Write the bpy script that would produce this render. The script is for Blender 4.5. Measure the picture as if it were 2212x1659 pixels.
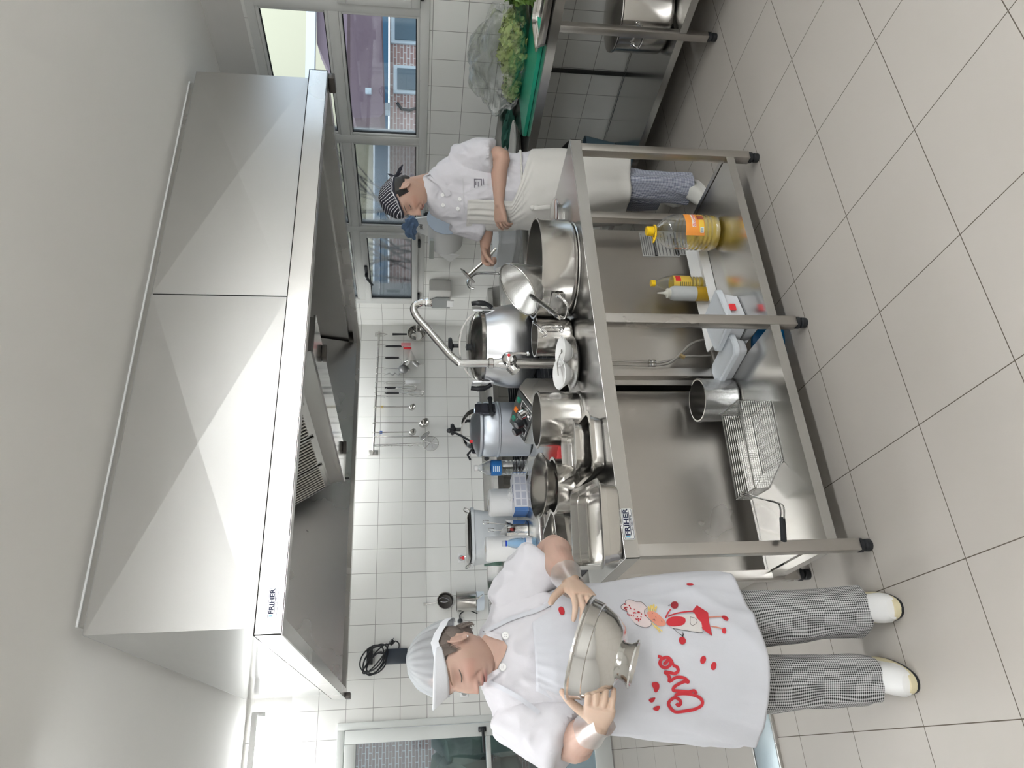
import bpy, bmesh, math, random
import numpy as np
from mathutils import Vector, Matrix, noise
for o in list(bpy.data.objects): bpy.data.objects.remove(o, do_unlink=True)
SC = bpy.context.scene
COL = SC.collection
PI = math.pi
random.seed(7)
# ------------------------------------------------------------ camera (phone held on its side: the frame is rolled a quarter turn)
FPX, YAW, PITCH, ROLL, CAMH = 1563.2, .4807, .1352, -.0022, 1.5078
def cam_axes():
    cy, sy, cp, sp = math.cos(YAW), math.sin(YAW), math.cos(PITCH), math.sin(PITCH)
    fwd = Vector((sy*cp, cy*cp, -sp)); right = Vector((cy, -sy, 0)); down = fwd.cross(right)
    cr, sr = math.cos(ROLL), math.sin(ROLL)
    return cr*right + sr*down, -sr*right + cr*down, fwd
RIGHT, DOWN, FWD = cam_axes()
CAM = Vector((0, 0, CAMH))
cd = bpy.data.cameras.new('camera'); cam = bpy.data.objects.new('camera', cd); COL.objects.link(cam)
cd.sensor_fit = 'HORIZONTAL'; cd.sensor_width = 36; cd.lens = FPX/2212*36
cd.clip_start = .05; cd.clip_end = 200
m = Matrix((DOWN, RIGHT, -FWD)).transposed().to_4x4(); m.translation = CAM
cam.matrix_world = m
SC.camera = cam
SC.view_settings.view_transform = 'Standard'; SC.view_settings.look = 'None'
SC.view_settings.gamma = 1; SC.view_settings.use_curve_mapping = False
SC.view_settings.exposure = 0.95
# ------------------------------------------------------------ sky and daylight
w = bpy.data.worlds.new('world'); SC.world = w; w.use_nodes = True
bg = w.node_tree.nodes['Background']; bg.inputs[0].default_value = (.80, .90, 1.0, 1); bg.inputs[1].default_value = 1.25

def at(x, y, X=None, Y=None, Z=None):
    """point of the room seen at photo pixel (x, y) on the plane X=, Y= or Z="""
    d = RIGHT*((829.5-y)/FPX) + DOWN*((x-1106)/FPX) + FWD
    d = RIGHT*((1659-y-829.5)/FPX) + DOWN*((x-1106)/FPX) + FWD
    if X is not None: t = (X-CAM.x)/d.x
    elif Y is not None: t = (Y-CAM.y)/d.y
    else: t = (Z-CAM.z)/d.z
    return CAM + d*t
# room: back wall Y=YB, right wall X=XR, ceiling ZC
YB, XR, ZC, XL, YF = 6.05, 3.80, 2.675, -2.2, -2.0
# ------------------------------------------------------------ materials
MATS = {}
def nodes(m): return m.node_tree.nodes, m.node_tree.links
def mat(name, col=(.8,.8,.8), rough=.5, metal=0., spec=.5, emit=None, estr=0, trans=0, ior=1.45, coat=0, alpha=1, sss=0, sheen=0):
    if name in MATS: return MATS[name]
    m = bpy.data.materials.new(name); m.use_nodes = True
    p = m.node_tree.nodes['Principled BSDF']
    p.inputs['Base Color'].default_value = (*col, 1); p.inputs['Roughness'].default_value = rough
    p.inputs['Metallic'].default_value = metal; p.inputs['Specular IOR Level'].default_value = spec
    p.inputs['IOR'].default_value = ior; p.inputs['Transmission Weight'].default_value = trans
    p.inputs['Coat Weight'].default_value = coat; p.inputs['Alpha'].default_value = alpha
    if sss:
        p.inputs['Subsurface Weight'].default_value = sss; p.inputs['Subsurface Radius'].default_value = (1,.4,.25); p.inputs['Subsurface Scale'].default_value = .008
    if sheen: p.inputs['Sheen Weight'].default_value = sheen
    if emit: p.inputs['Emission Color'].default_value = (*emit, 1); p.inputs['Emission Strength'].default_value = estr
    MATS[name] = m
    return m
def N(m, t, **kw):
    n = m.node_tree.nodes.new(t)
    for k, v in kw.items():
        if k in n.inputs: n.inputs[k].default_value = v
        else: setattr(n, k, v)
    return n
def L(m, a, b): m.node_tree.links.new(a, b)
def bsdf(m): return m.node_tree.nodes['Principled BSDF']
def noise_bump(m, scale=40, strength=.2, dist=.002, vec=None, detail=3):
    tc = N(m, 'ShaderNodeTexCoord'); mp = N(m, 'ShaderNodeMapping'); mp.inputs['Scale'].default_value = vec or (1,1,1)
    nz = N(m, 'ShaderNodeTexNoise', Scale=scale, Detail=detail); b = N(m, 'ShaderNodeBump', Strength=strength, Distance=dist)
    L(m, tc.outputs['Object'], mp.inputs[0]); L(m, mp.outputs[0], nz.inputs['Vector']); L(m, nz.outputs['Fac'], b.inputs['Height']); L(m, b.outputs[0], bsdf(m).inputs['Normal'])
    return nz
def steel(name, col=(.60,.59,.57), rough=.26, var=.10, stretch=(1,1,30), scale=3, smudge=.5, bump=0):
    m = mat(name, col, rough, 1.0)
    tc = N(m, 'ShaderNodeTexCoord'); mp = N(m, 'ShaderNodeMapping'); mp.inputs['Scale'].default_value = stretch
    n1 = N(m, 'ShaderNodeTexNoise', Scale=scale*3, Detail=2); n2 = N(m, 'ShaderNodeTexNoise', Scale=scale, Detail=3)
    L(m, tc.outputs['Object'], mp.inputs[0]); L(m, mp.outputs[0], n1.inputs['Vector']); L(m, tc.outputs['Object'], n2.inputs['Vector'])
    mx = N(m, 'ShaderNodeMix'); mx.inputs[0].default_value = smudge
    L(m, n2.outputs['Fac'], mx.inputs[2]); L(m, n2.outputs['Fac'], mx.inputs[3])
    mr = N(m, 'ShaderNodeMapRange'); mr.inputs[1].default_value=.15; mr.inputs[2].default_value=.85; mr.inputs[3].default_value = rough-var; mr.inputs[4].default_value = rough+var
    var *= .45; mr.inputs[3].default_value = rough-var; mr.inputs[4].default_value = rough+var
    L(m, mx.outputs[0], mr.inputs[0]); L(m, mr.outputs[0], bsdf(m).inputs['Roughness'])
    if bump:
        b = N(m, 'ShaderNodeBump', Strength=bump, Distance=.02); L(m, n2.outputs['Fac'], b.inputs['Height']); L(m, b.outputs[0], bsdf(m).inputs['Normal'])
    return m
def grid_mat(name, axes, size, org, tile, grout, rough, gap=.0025, bump=.3, var=.02, spec=.5):
    """square tiles: axes = two of 0,1,2 used as (u, v)"""
    m = mat(name, tile, rough, spec=spec)
    tc = N(m, 'ShaderNodeTexCoord'); sp = N(m, 'ShaderNodeSeparateXYZ'); L(m, tc.outputs['Object'], sp.inputs[0])
    cb = N(m, 'ShaderNodeCombineXYZ')
    for i in (0,1):
        s = N(m, 'ShaderNodeMath', operation='SUBTRACT'); s.inputs[1].default_value = org[i]-50*size[i]
        L(m, sp.outputs[axes[i]], s.inputs[0]); L(m, s.outputs[0], cb.inputs[i])
    b = N(m, 'ShaderNodeTexBrick', offset=0.0, squash=1.0)
    b.inputs['Scale'].default_value = 1; b.inputs['Brick Width'].default_value = size[0]; b.inputs['Row Height'].default_value = size[1]
    b.inputs['Mortar Size'].default_value = gap; b.inputs['Mortar Smooth'].default_value = .1; b.inputs['Bias'].default_value = 0
    c = [t*(1+var) for t in tile]; d = [t*(1-var) for t in tile]
    b.inputs['Color1'].default_value = (*c,1); b.inputs['Color2'].default_value = (*d,1); b.inputs['Mortar'].default_value = (*grout,1)
    L(m, cb.outputs[0], b.inputs['Vector']); L(m, b.outputs['Color'], bsdf(m).inputs['Base Color'])
    bp = N(m, 'ShaderNodeBump', Strength=bump, Distance=.001, invert=True); L(m, b.outputs['Fac'], bp.inputs['Height']); L(m, bp.outputs[0], bsdf(m).inputs['Normal'])
    mr = N(m, 'ShaderNodeMapRange'); mr.inputs[3].default_value = rough; mr.inputs[4].default_value = .9
    L(m, b.outputs['Fac'], mr.inputs[0]); L(m, mr.outputs[0], bsdf(m).inputs['Roughness'])
    return m
def glass_mat(name, tint=(.95,.98,1), refl=1.0):
    m = bpy.data.materials.new(name); m.use_nodes = True; nt = m.node_tree; nt.nodes.remove(nt.nodes['Principled BSDF'])
    tr = N(m, 'ShaderNodeBsdfTransparent', Color=(*tint,1)); gl = N(m, 'ShaderNodeBsdfGlossy', Color=(1,1,1,1), Roughness=.02)
    fr = N(m, 'ShaderNodeFresnel', IOR=1.45); mu = N(m, 'ShaderNodeMath', operation='MULTIPLY'); mu.inputs[1].default_value = refl
    mx = N(m, 'ShaderNodeMixShader'); L(m, fr.outputs[0], mu.inputs[0]); L(m, mu.outputs[0], mx.inputs[0]); L(m, tr.outputs[0], mx.inputs[1]); L(m, gl.outputs[0], mx.inputs[2])
    L(m, mx.outputs[0], nt.nodes['Material Output'].inputs[0]); MATS[name] = m
    return m
ST = steel('brushed_steel')
STD = steel('worn_steel', (.52,.50,.475), .30, .10)
STT = steel('table_top_steel', (.58,.575,.565), .20, .08, stretch=(1,25,1))
STP = steel('pot_steel', (.62,.605,.58), .20, .08, stretch=(3,3,30), scale=8)
STH = steel('hood_steel', (.53,.525,.51), .38, .05, stretch=(1,1,20), smudge=.7)
STI = steel('hood_inside_steel', (.50,.50,.50), .28, .06)
CHR = mat('chrome', (.80,.80,.80), .07, 1)
ALU = steel('aluminium', (.72,.73,.75), .33, .05, scale=10)
BLK = mat('black_plastic', (.015,.017,.02), .35)
DARK = mat('dark_gap', (.02,.02,.022), .7)
WHT = mat('white_plastic', (.80,.80,.79), .4)
PAPER = mat('white_paper', (.86,.86,.85), .9)
RED = mat('red_plastic', (.72,.03,.04), .4)
YEL = mat('yellow_plastic', (.85,.55,.01), .35)
BLUE = mat('blue_plastic', (.02,.10,.42), .4)
# ------------------------------------------------------------ mesh helpers
class B:
    """collects simple shapes into one bmesh"""
    def __init__(s): s.bm = bmesh.new()
    def geo(s, vs, fs, mi=0):
        vv = [s.bm.verts.new(v) for v in vs]
        out = []
        for f in fs:
            try:
                ff = s.bm.faces.new([vv[i] for i in f]); ff.material_index = mi; out.append(ff)
            except ValueError: pass
        return s
    def box(s, a, b, bev=0, mi=0, seg=2, mtx=None):
        a, b = Vector(a), Vector(b)
        t = bmesh.new(); bmesh.ops.create_cube(t, size=1)
        for v in t.verts: v.co = Vector(((a.x+b.x)/2+v.co.x*(b.x-a.x), (a.y+b.y)/2+v.co.y*(b.y-a.y), (a.z+b.z)/2+v.co.z*(b.z-a.z)))
        if bev: bmesh.ops.bevel(t, geom=t.edges[:], offset=bev, segments=seg, affect='EDGES', profile=.5)
        if mtx is not None: bmesh.ops.transform(t, matrix=mtx, verts=t.verts)
        return s.take(t, mi)
    def take(s, t, mi=0):
        t.verts.index_update()
        vv = [s.bm.verts.new(v.co) for v in t.verts]
        for f in t.faces:
            try: ff = s.bm.faces.new([vv[v.index] for v in f.verts]); ff.material_index = mi
            except ValueError: pass
        t.free(); return s
    def lathe(s, prof, c=(0,0,0), n=32, mi=0, mtx=None, a0=0, a1=2*PI):
        """prof: list of (r, z)"""
        full = abs(a1-a0-2*PI) < 1e-6; cnt = n if full else n+1
        rings = []; c = Vector(c)
        for r, z in prof:
            if r < 1e-6: p = Vector((0,0,z)); rings.append([s.bm.verts.new((mtx@p if mtx is not None else p)+c)])
            else:
                row = []
                for i in range(cnt):
                    a = a0+(a1-a0)*i/n; p = Vector((r*math.cos(a), r*math.sin(a), z))
                    row.append(s.bm.verts.new((mtx@p if mtx is not None else p)+c))
                rings.append(row)
        for A, Bq in zip(rings[:-1], rings[1:]):
            for i in range(n):
                j = (i+1) % cnt if full else i+1
                try:
                    if len(A) == 1 and len(Bq) == 1: break
                    if len(A) == 1: f = s.bm.faces.new((A[0], Bq[j], Bq[i]))
                    elif len(Bq) == 1: f = s.bm.faces.new((A[i], A[j], Bq[0]))
                    else: f = s.bm.faces.new((A[i], A[j], Bq[j], Bq[i]))
                    f.material_index = mi
                except ValueError: pass
        return s
    def tube(s, pts, r, n=10, mi=0, cap=True, closed=False, flat=1.0):
        pts = [Vector(p) for p in pts]; rs = r if isinstance(r, (list, tuple)) else [r]*len(pts)
        K = len(pts); rings = []; up = None
        for k in range(K):
            if closed: t = (pts[(k+1)%K]-pts[k-1])
            else: t = pts[min(k+1,K-1)]-pts[max(k-1,0)]
            if t.length < 1e-9: t = Vector((0,0,1))
            t.normalize()
            if up is None:
                up = Vector((0,0,1)) if abs(t.z) < .9 else Vector((1,0,0))
            u = (up-t*up.dot(t));
            if u.length < 1e-6: u = t.orthogonal()
            u.normalize(); up = u; v = t.cross(u)
            rings.append([s.bm.verts.new(pts[k]+(u*math.cos(2*PI*i/n)+v*math.sin(2*PI*i/n)*flat)*rs[k]) for i in range(n)])
        for k in range(K if closed else K-1):
            A, Bq = rings[k], rings[(k+1)%K]
            for i in range(n):
                try: f = s.bm.faces.new((A[i], A[(i+1)%n], Bq[(i+1)%n], Bq[i])); f.material_index = mi
                except ValueError: pass
        if cap and not closed:
            for R_ in (rings[0], rings[-1]):
                try: f = s.bm.faces.new(R_); f.material_index = mi
                except ValueError: pass
        return s
    def prism(s, out, vec, mi=0, bev=0):
        """closed planar outline extruded by vec"""
        vec = Vector(vec); n = len(out); t = bmesh.new()
        a = [t.verts.new(p) for p in out]; b = [t.verts.new(Vector(p)+vec) for p in out]
        t.faces.new(a[::-1]); t.faces.new(b)
        for i in range(n): t.faces.new((a[i], a[(i+1)%n], b[(i+1)%n], b[i]))
        if bev: bmesh.ops.bevel(t, geom=t.edges[:], offset=bev, segments=2, affect='EDGES')
        return s.take(t, mi)
    def loft(s, rings, cap=True, mi=0, closed=True):
        R_ = [[s.bm.verts.new(p) for p in r] for r in rings]
        for A, Bq in zip(R_[:-1], R_[1:]):
            n = len(A)
            for i in range(n if closed else n-1):
                try: f = s.bm.faces.new((A[i], A[(i+1)%n], Bq[(i+1)%n], Bq[i])); f.material_index = mi
                except ValueError: pass
        if cap:
            for r in (R_[0], R_[-1]):
                try: f = s.bm.faces.new(r); f.material_index = mi
                except ValueError: pass
        return s
    def xf(s, m): bmesh.ops.transform(s.bm, matrix=m, verts=s.bm.verts); return s
    def mesh(s, name):
        bmesh.ops.recalc_face_normals(s.bm, faces=s.bm.faces)
        me = bpy.data.meshes.new(name); s.bm.to_mesh(me); s.bm.free(); return me
def rrect(w, h, r, n=5, c=(0,0)):
    pts = []
    for cx, cy, a in ((w/2-r,h/2-r,0),(-w/2+r,h/2-r,90),(-w/2+r,-h/2+r,180),(w/2-r,-h/2+r,270)):
        for i in range(n+1):
            t = math.radians(a+90*i/n); pts.append((c[0]+cx+r*math.cos(t), c[1]+cy+r*math.sin(t)))
    return pts
def finish(me, ms, smooth=True, ang=35):
    for m_ in (ms if isinstance(ms, (list, tuple)) else [ms]): me.materials.append(m_)
    if smooth:
        me.polygons.foreach_set('use_smooth', [True]*len(me.polygons))
        try: me.set_sharp_from_angle(angle=math.radians(ang))
        except Exception: pass
    return me
def obj(name, b, ms, parent=None, smooth=True, label=None, ang=35):
    me = finish(b.mesh(name) if isinstance(b, B) else b, ms, smooth, ang)
    o = bpy.data.objects.new(name, me); COL.objects.link(o)
    if parent is not None:
        o.parent = parent
        o.matrix_parent_inverse = Matrix.Translation(-Vector(parent.get('_off', (0,0,0))))
    if label: o['label'] = label
    return o
def thing(name, label, cat, loc, group=None):
    """empty at the base of a thing; children are given in room coordinates"""
    o = bpy.data.objects.new(name, None); COL.objects.link(o); o.location = loc; o.empty_display_size = .05
    o['label'] = label; o['category'] = cat; o['_off'] = tuple(loc)
    if group: o['group'] = group
    return o
def tag(o, label, cat, group=None):
    o['label'] = label; o['category'] = cat
    if group: o['group'] = group
    return o
def struct(name, b, ms, smooth=False):
    o = obj(name, b, ms, smooth=smooth); o['kind'] = 'structure'; return o
def copy_tree(o, loc=None, rot=None, label=None, parent=None):
    c = o.copy(); COL.objects.link(c)
    if parent is not None: c.parent = parent
    for ch in list(o.children): copy_tree(ch, parent=c)
    if loc is not None: c.location = loc
    if rot is not None: c.rotation_euler = rot
    if label: c['label'] = label
    return c
def rotm(ax, deg): return Matrix.Rotation(math.radians(deg), 4, ax)
def T(*v): return Matrix.Translation(Vector(v))
def spline(pts, n=8, closed=False):
    """Catmull-Rom through points"""
    P = [Vector(p) for p in pts]; K = len(P); out = []
    for k in range(K if closed else K-1):
        if closed: a, b, c, d = P[k-1], P[k], P[(k+1)%K], P[(k+2)%K]
        else: a, b, c, d = P[max(k-1,0)], P[k], P[k+1], P[min(k+2,K-1)]
        for i in range(n):
            t = i/n
            out.append(.5*((2*b)+(c-a)*t+(2*a-5*b+4*c-d)*t*t+(3*b-a-3*c+d)*t**3))
    if not closed: out.append(P[-1])
    return out
def text_mesh(txt, size, depth=.0006, bold=0):
    cu = bpy.data.curves.new('t', 'FONT'); cu.body = txt; cu.size = size; cu.extrude = depth; cu.align_x = 'CENTER'; cu.align_y = 'CENTER'; cu.offset = bold
    o = bpy.data.objects.new('t', cu); COL.objects.link(o)
    dg = bpy.context.evaluated_depsgraph_get(); me = bpy.data.meshes.new_from_object(o.evaluated_get(dg))
    bpy.data.objects.remove(o, do_unlink=True); bpy.data.curves.remove(cu)
    return me
def text_on(name, txt, size, mtx, m_, parent, bold=0):
    me = text_mesh(txt, size, bold=bold); me.transform(mtx); me.materials.clear()
    return obj(name, me, m_, parent, smooth=False)
# frame that faces -Y (front of things seen from the camera side): local x->+X, y->+Z, z->-Y
def front(x, y, z): return Matrix(((1,0,0,x),(0,0,-1,y),(0,1,0,z),(0,0,0,1)))
# ------------------------------------------------------------ lamps: rows of twin fluorescent tubes
TUBE = mat('tube_glow', (1,1,1), .5, emit=(.97,.99,1.0), estr=42)
TUBE_FILL = mat('fill_tube_glow', (1,1,1), .5, emit=(.97,.99,1.0), estr=20)
def batten(name, x0, x1, y, z, label, tubes=2, gap=.11, tm=None):
    t = thing(name, label, 'ceiling light', ((x0+x1)/2, y, z), 'fluorescent ceiling lights')
    hw = .03 if tubes == 1 else gap/2+.04
    mx = None
    b = B().box((x0, y-hw, z), (x1, y+hw, z+.045), .006); obj('housing', b, WHT, t)
    for e in ((x0+.2, x1-.2) if z < ZC-.06 else ()): obj('hanger', B().tube([(e,y,z+.044),(e,y,ZC)], .004, 8), WHT, t)
    for k in range(tubes):
        yy = y if tubes == 1 else y+(k-.5)*gap
        obj('tube', B().tube([(x0+.03, yy, z-.022), (x1-.03, yy, z-.022)], .014, 16), tm or TUBE, t)
        for e in (x0, x1-.03): obj('tube_holder', B().box((e, yy-.02, z-.042), (e+.03, yy+.02, z+.002), .003), WHT, t)
    return t
# ------------------------------------------------------------ shell
S = .403
FLOOR = grid_mat('floor_tile', (0,1), (S, S*.9777), (5.0219*S, 3.5446*S), (.44,.413,.378), (.10,.085,.065), .42, gap=.0016, bump=.15, var=.012, spec=.35)
WB = grid_mat('wall_tile_back', (0,2), (.2015,.2015), (3.219,.9984), (.80,.80,.77), (.33,.33,.31), .22, gap=.0022, var=.008)
WR = grid_mat('wall_tile_right', (1,2), (.196,.2015), (5.17,.9984), (.80,.80,.77), (.33,.33,.31), .22, gap=.0022, var=.008)
PAINT = mat('white_paint', (.60,.59,.565), .8); noise_bump(PAINT, 3, .25, .01)
CEIL = mat('ceiling_paint', (.87,.86,.83), .75); noise_bump(CEIL, 1.5, .3, .012)
struct('floor', B().box((XL-.3, YF-.3, -.1), (XR+.3, YB+.3, 0)), FLOOR)
struct('ceiling', B().box((XL-.3, YF-.3, ZC), (XR+.3, YB+.3, ZC+.1)), CEIL)
def wall(name, axis, pos, thick, u0, u1, z0, z1, holes, ms, split=None):
    """wall with rectangular holes (u0,u1,z0,z1); axis 0: plane X=pos, axis 1: plane Y=pos; split = height where tile ends"""
    us = sorted({u0, u1, *[h[0] for h in holes], *[h[1] for h in holes]}); zs = sorted({z0, z1, *([split] if split else []), *[h[2] for h in holes], *[h[3] for h in holes]})
    b = B(); P = (lambda u, z, d: (pos+d, u, z)) if axis == 0 else (lambda u, z, d: (u, pos+d, z))
    for i in range(len(us)-1):
        for j in range(len(zs)-1):
            um, zm = (us[i]+us[i+1])/2, (zs[j]+zs[j+1])/2
            if any(h[0] < um < h[1] and h[2] < zm < h[3] for h in holes): continue
            mi = 1 if split and zm > split else 0
            for d in (0, thick): b.geo([P(us[i],zs[j],d), P(us[i+1],zs[j],d), P(us[i+1],zs[j+1],d), P(us[i],zs[j+1],d)], [(0,1,2,3)], mi)
    for h in holes:
        a, c, e, f = h
        for q in (((a,e),(c,e)), ((a,f),(c,f)), ((a,e),(a,f)), ((c,e),(c,f))):
            b.geo([P(*q[0],0), P(*q[1],0), P(*q[1],thick), P(*q[0],thick)], [(0,1,2,3)], 1)
    return struct(name, b, ms)
ZT = 2.404
WY0, WY1, WZ0, WZ1 = 1.75, 5.67, 1.42, 2.44
DX0, DX1, DZ = -.75, .304, 2.06
wall('wall_back', 1, YB, .18, XL, XR+.2, 0, ZC, [(DX0, DX1, -.01, DZ)], [WB, PAINT], ZT)
wall('wall_right', 0, XR, .22, YF, YB+.18, 0, ZC, [(WY0, WY1, WZ0, WZ1)], [WR, PAINT], 2.46)
struct('wall_left', B().box((XL-.15, YF-.1, 0), (XL, YB+.18, ZC)), PAINT)
struct('wall_front', B().box((XL-.15, YF-.15, 0), (XR+.2, YF, ZC)), PAINT)
# lights: the one seen over the door, those behind and beside the camera, and one added to brighten the back wall
batten('ceiling_light', -1.05, .40, 5.98-.12, 2.60, 'white fluorescent tube light over the glass door', tubes=1)
for k, (x0, y) in enumerate(((-1.6,-.35), (.3,-.35), (2.1,-.35), (-1.6,2.4), (1.6,5.80))):
    batten('ceiling_light', x0, x0+1.5, y, ZC-.05 if k == 4 else ZC-.16, ['twin tube light on the ceiling behind the camera, over the left of the room','twin tube light on the ceiling behind the camera','twin tube light on the ceiling behind the camera, near the window wall','twin tube light on the ceiling left of the extractor hood','unseen twin tube light added between the extractor hood and the back wall to brighten the wall'][k], tm=TUBE_FILL if k == 4 else None)
# ------------------------------------------------------------ window in the right wall
ALW = mat('grey_aluminium_frame', (.60,.605,.585), .45); GASK = mat('black_gasket', (.02,.02,.02), .6)
GL = glass_mat('window_glass', (.93,.97,1.0), .9)
def bar(b, x0, x1, y0, y1, z0, z1, bev=.004): b.box((x0,y0,z0),(x1,y1,z1), bev)
fx0, fx1 = XR-.012, XR+.06
muls = [1.75, 2.70, 3.68, 4.62, 5.67]
trz = 1.965
b = B(); bar(b, fx0, fx1, WY0, WY1, WZ0, WZ0+.055); bar(b, fx0, fx1, WY0, WY1, WZ1-.05, WZ1)
bar(b, fx0+.004, fx1, WY0, WY1, trz-.03, trz+.03)
for i, y in enumerate(muls):
    a, c = (y, y+.05) if i == 0 else ((y-.06, y) if i == 4 else (y-.032, y+.032))
    bar(b, fx0+.002, fx1, a, c, WZ0+.01, WZ1-.01)
win = obj('window_1', b, ALW); win['kind'] = 'structure'
def sash(y0, y1, z0, z1, op=False):
    b = B(); w = .05 if op else .018; x0 = fx0-.018 if op else fx0+.008; x1 = fx1-.01
    bar(b, x0, x1, y0, y1, z0, z0+w); bar(b, x0, x1, y0, y1, z1-w, z1); bar(b, x0, x1, y0, y0+w, z0+w, z1-w); bar(b, x0, x1, y1-w, y1, z0+w, z1-w)
    f = obj('sash', b, ALW, win)
    g = B(); e = .006; xg = x0+.012
    for a in ((y0+w,y1-w,z0+w,z0+w+e),(y0+w,y1-w,z1-w-e,z1-w),(y0+w,y0+w+e,z0+w,z1-w),(y1-w-e,y1-w,z0+w,z1-w)): g.box((xg, a[0], a[2]), (xg+.012, a[1], a[3]))
    obj('gasket', g, GASK, f)
    obj('pane', B().box((xg+.006, y0+w, z0+w), (xg+.012, y1-w, z1-w)), GL, f)
    return f
for i in range(4):
    a, c = muls[i]+.032, muls[i+1]-.032
    if i == 0: a = muls[0]+.05
    if i == 3: c = muls[4]-.06
    sash(a, c, trz+.03, WZ1-.05)
    op = i in (0, 3)
    s_ = sash(a, c, WZ0+.055, trz-.03, op)
    if op:
        ym = (a+c)/2
        h = B().box((fx0-.04, ym-.07, trz-.068), (fx0-.018, ym+.07, trz-.042), .006)
        h.tube(spline([(fx0-.045,ym+.02,trz-.055),(fx0-.06,ym+.05,trz-.058),(fx0-.055,ym+.11,trz-.075),(fx0-.05,ym+.17,trz-.10)],5), [.013]*10+[.010]*6, 8)
        obj('window_handle', h, BLK, s_)
        for yy in (a+.06, c-.14): obj('hinge', B().box((fx0-.03, yy, WZ0+.035), (fx0-.002, yy+.085, WZ0+.055), .005), BLK, s_)
# ------------------------------------------------------------ glass door in the back wall
DOORM = mat('pale_door_frame', (.62,.64,.62), .4)
b = B()
for a in ((DX0,DX0+.05,0,DZ),(DX1-.05,DX1,0,DZ),(DX0+.05,DX1-.05,DZ-.05,DZ)): b.box((a[0], YB-.02, a[2]), (a[1], YB+.10, a[3]), .004)
door = obj('door_1', b, DOORM); door['kind'] = 'structure'
b = B(); dx0, dx1 = DX0+.055, DX1-.055
for a in ((dx0,dx0+.09,.01,DZ-.055),(dx1-.09,dx1,.01,DZ-.055),(dx0+.09,dx1-.09,DZ-.14,DZ-.055),(dx0+.09,dx1-.09,.01,.14),(dx0+.09,dx1-.09,.93,.965)): b.box((a[0], YB-.03, a[2]), (a[1], YB+.02, a[3]), .005)
leaf = obj('door_leaf', b, DOORM, door)
DGL = glass_mat('door_glass', (.55,.62,.64), 2.6)
for z0, z1 in ((.14,.93),(.965,DZ-.14)): obj('door_pane', B().box((dx0+.09, YB-.012, z0), (dx1-.09, YB-.004, z1)), DGL, leaf)
b = B().box((dx1-.062, YB-.045, .96), (dx1-.026, YB-.03, 1.02), .004).tube([(dx1-.044,YB-.04,.99),(dx1-.044,YB-.085,.99)],.012,10).tube([(dx1-.044,YB-.085,.99),(dx1-.20,YB-.085,.985)],.011,10)
obj('door_handle', b, BLK, leaf)
# threshold drain in the floor
b = B(); dr = mat('drain_blue_steel', (.50,.58,.62), .35, .6); noise_bump(dr, 60, .3, .002)
t = thing('floor_drain', 'pale blue metal floor drain channel set in the beige tiles', 'drain', (-.35, 3.33, 0))
obj('grating', B().box((-1.4, 3.215, .001), (.35, 3.44, .008), .002), dr, t)
obj('frame', B().box((-1.41, 3.195, 0), (.36, 3.212, .014), .002).box((-1.41, 3.443, 0), (.36, 3.452, .012), .002), ST, t)
# ------------------------------------------------------------ what the windows look out on: houses across the yard, seen square on
BRICK = mat('brick_wall', (.45,.22,.16), .9)
tc = N(BRICK, 'ShaderNodeTexCoord'); br = N(BRICK, 'ShaderNodeTexBrick'); br.inputs['Scale'].default_value=1; br.inputs['Brick Width'].default_value=.15; br.inputs['Row Height'].default_value=.045; br.inputs['Mortar Size'].default_value=.005
br.inputs['Color1'].default_value=(.56,.36,.31,1); br.inputs['Color2'].default_value=(.47,.30,.27,1); br.inputs['Mortar'].default_value=(.85,.80,.76,1)
L(BRICK, tc.outputs['UV'], br.inputs['Vector']); L(BRICK, br.outputs['Color'], bsdf(BRICK).inputs['Base Color'])
CREAM = mat('cream_render', (.80,.72,.50), .9); BLUEW = mat('blue_band', (.08,.22,.36), .7); MAUVE = mat('mauve_canopy', (.24,.17,.20), .8); noise_bump(MAUVE, 5, .5, .02)
WFR = mat('outside_frame_white', (.70,.80,.85), .5); DGR = mat('dark_pane', (.06,.12,.16), .15)
EXD = 10.0   # distance of the facade along the camera's level heading
hd = Vector((math.sin(YAW), math.cos(YAW), 0)); rt = Vector((math.cos(YAW), -math.sin(YAW), 0))
def ex(x, y, d=EXD):      # photo pixel -> point at distance d
    dd = RIGHT*((829.5-y)/FPX)+DOWN*((x-1106)/FPX)+FWD; return CAM+dd*(d/dd.dot(hd))
def exm(x0, y0, x1, y1, d=EXD, th=.1):
    """box on the facade spanning pixel rect, th thick away from the camera"""
    a, c = ex(x0,y1,d), ex(x1,y0,d)
    u0, u1 = sorted(((a-CAM).dot(rt), (c-CAM).dot(rt))); z0, z1 = sorted((a.z, c.z))
    base = CAM+hd*d; base.z = 0
    M_ = Matrix((rt, hd, Vector((0,0,1)))).transposed().to_4x4(); M_.translation = base
    return (u0, 0, z0), (u1, th, z1), M_
def exbox(b, *a, **k):
    p, q, M_ = exm(*a, **k); return b.box(p, q, 0, mtx=M_)
hs = thing('house', 'cream and brick house across the yard seen through the window', 'building', ex(1100, 300))
hs.location.z = -.1; hs['_off'] = tuple(hs.location)
exb = B(); p, q, M_ = exm(840, -900, 1300, 900); p = (p[0], p[1], -.1); exb.box(p, q, 0, mtx=M_); br_o = obj('brick_wall', exb, BRICK, hs, smooth=False)
uvl = br_o.data.uv_layers.new(name='UV')
for lp in br_o.data.loops:
    co = br_o.data.vertices[lp.vertex_index].co; uvl.data[lp.index].uv = ((co).dot(rt)+50, co.z+10)
obj('upper_wall', exbox(B(), 280, -900, 808, 900), CREAM, hs, smooth=False)
obj('band', exbox(B(), 808, -900, 840, 900, d=EXD-.06, th=.16), BLUEW, hs, smooth=False)
for a in ((600,60,640,150),): pass
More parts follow.
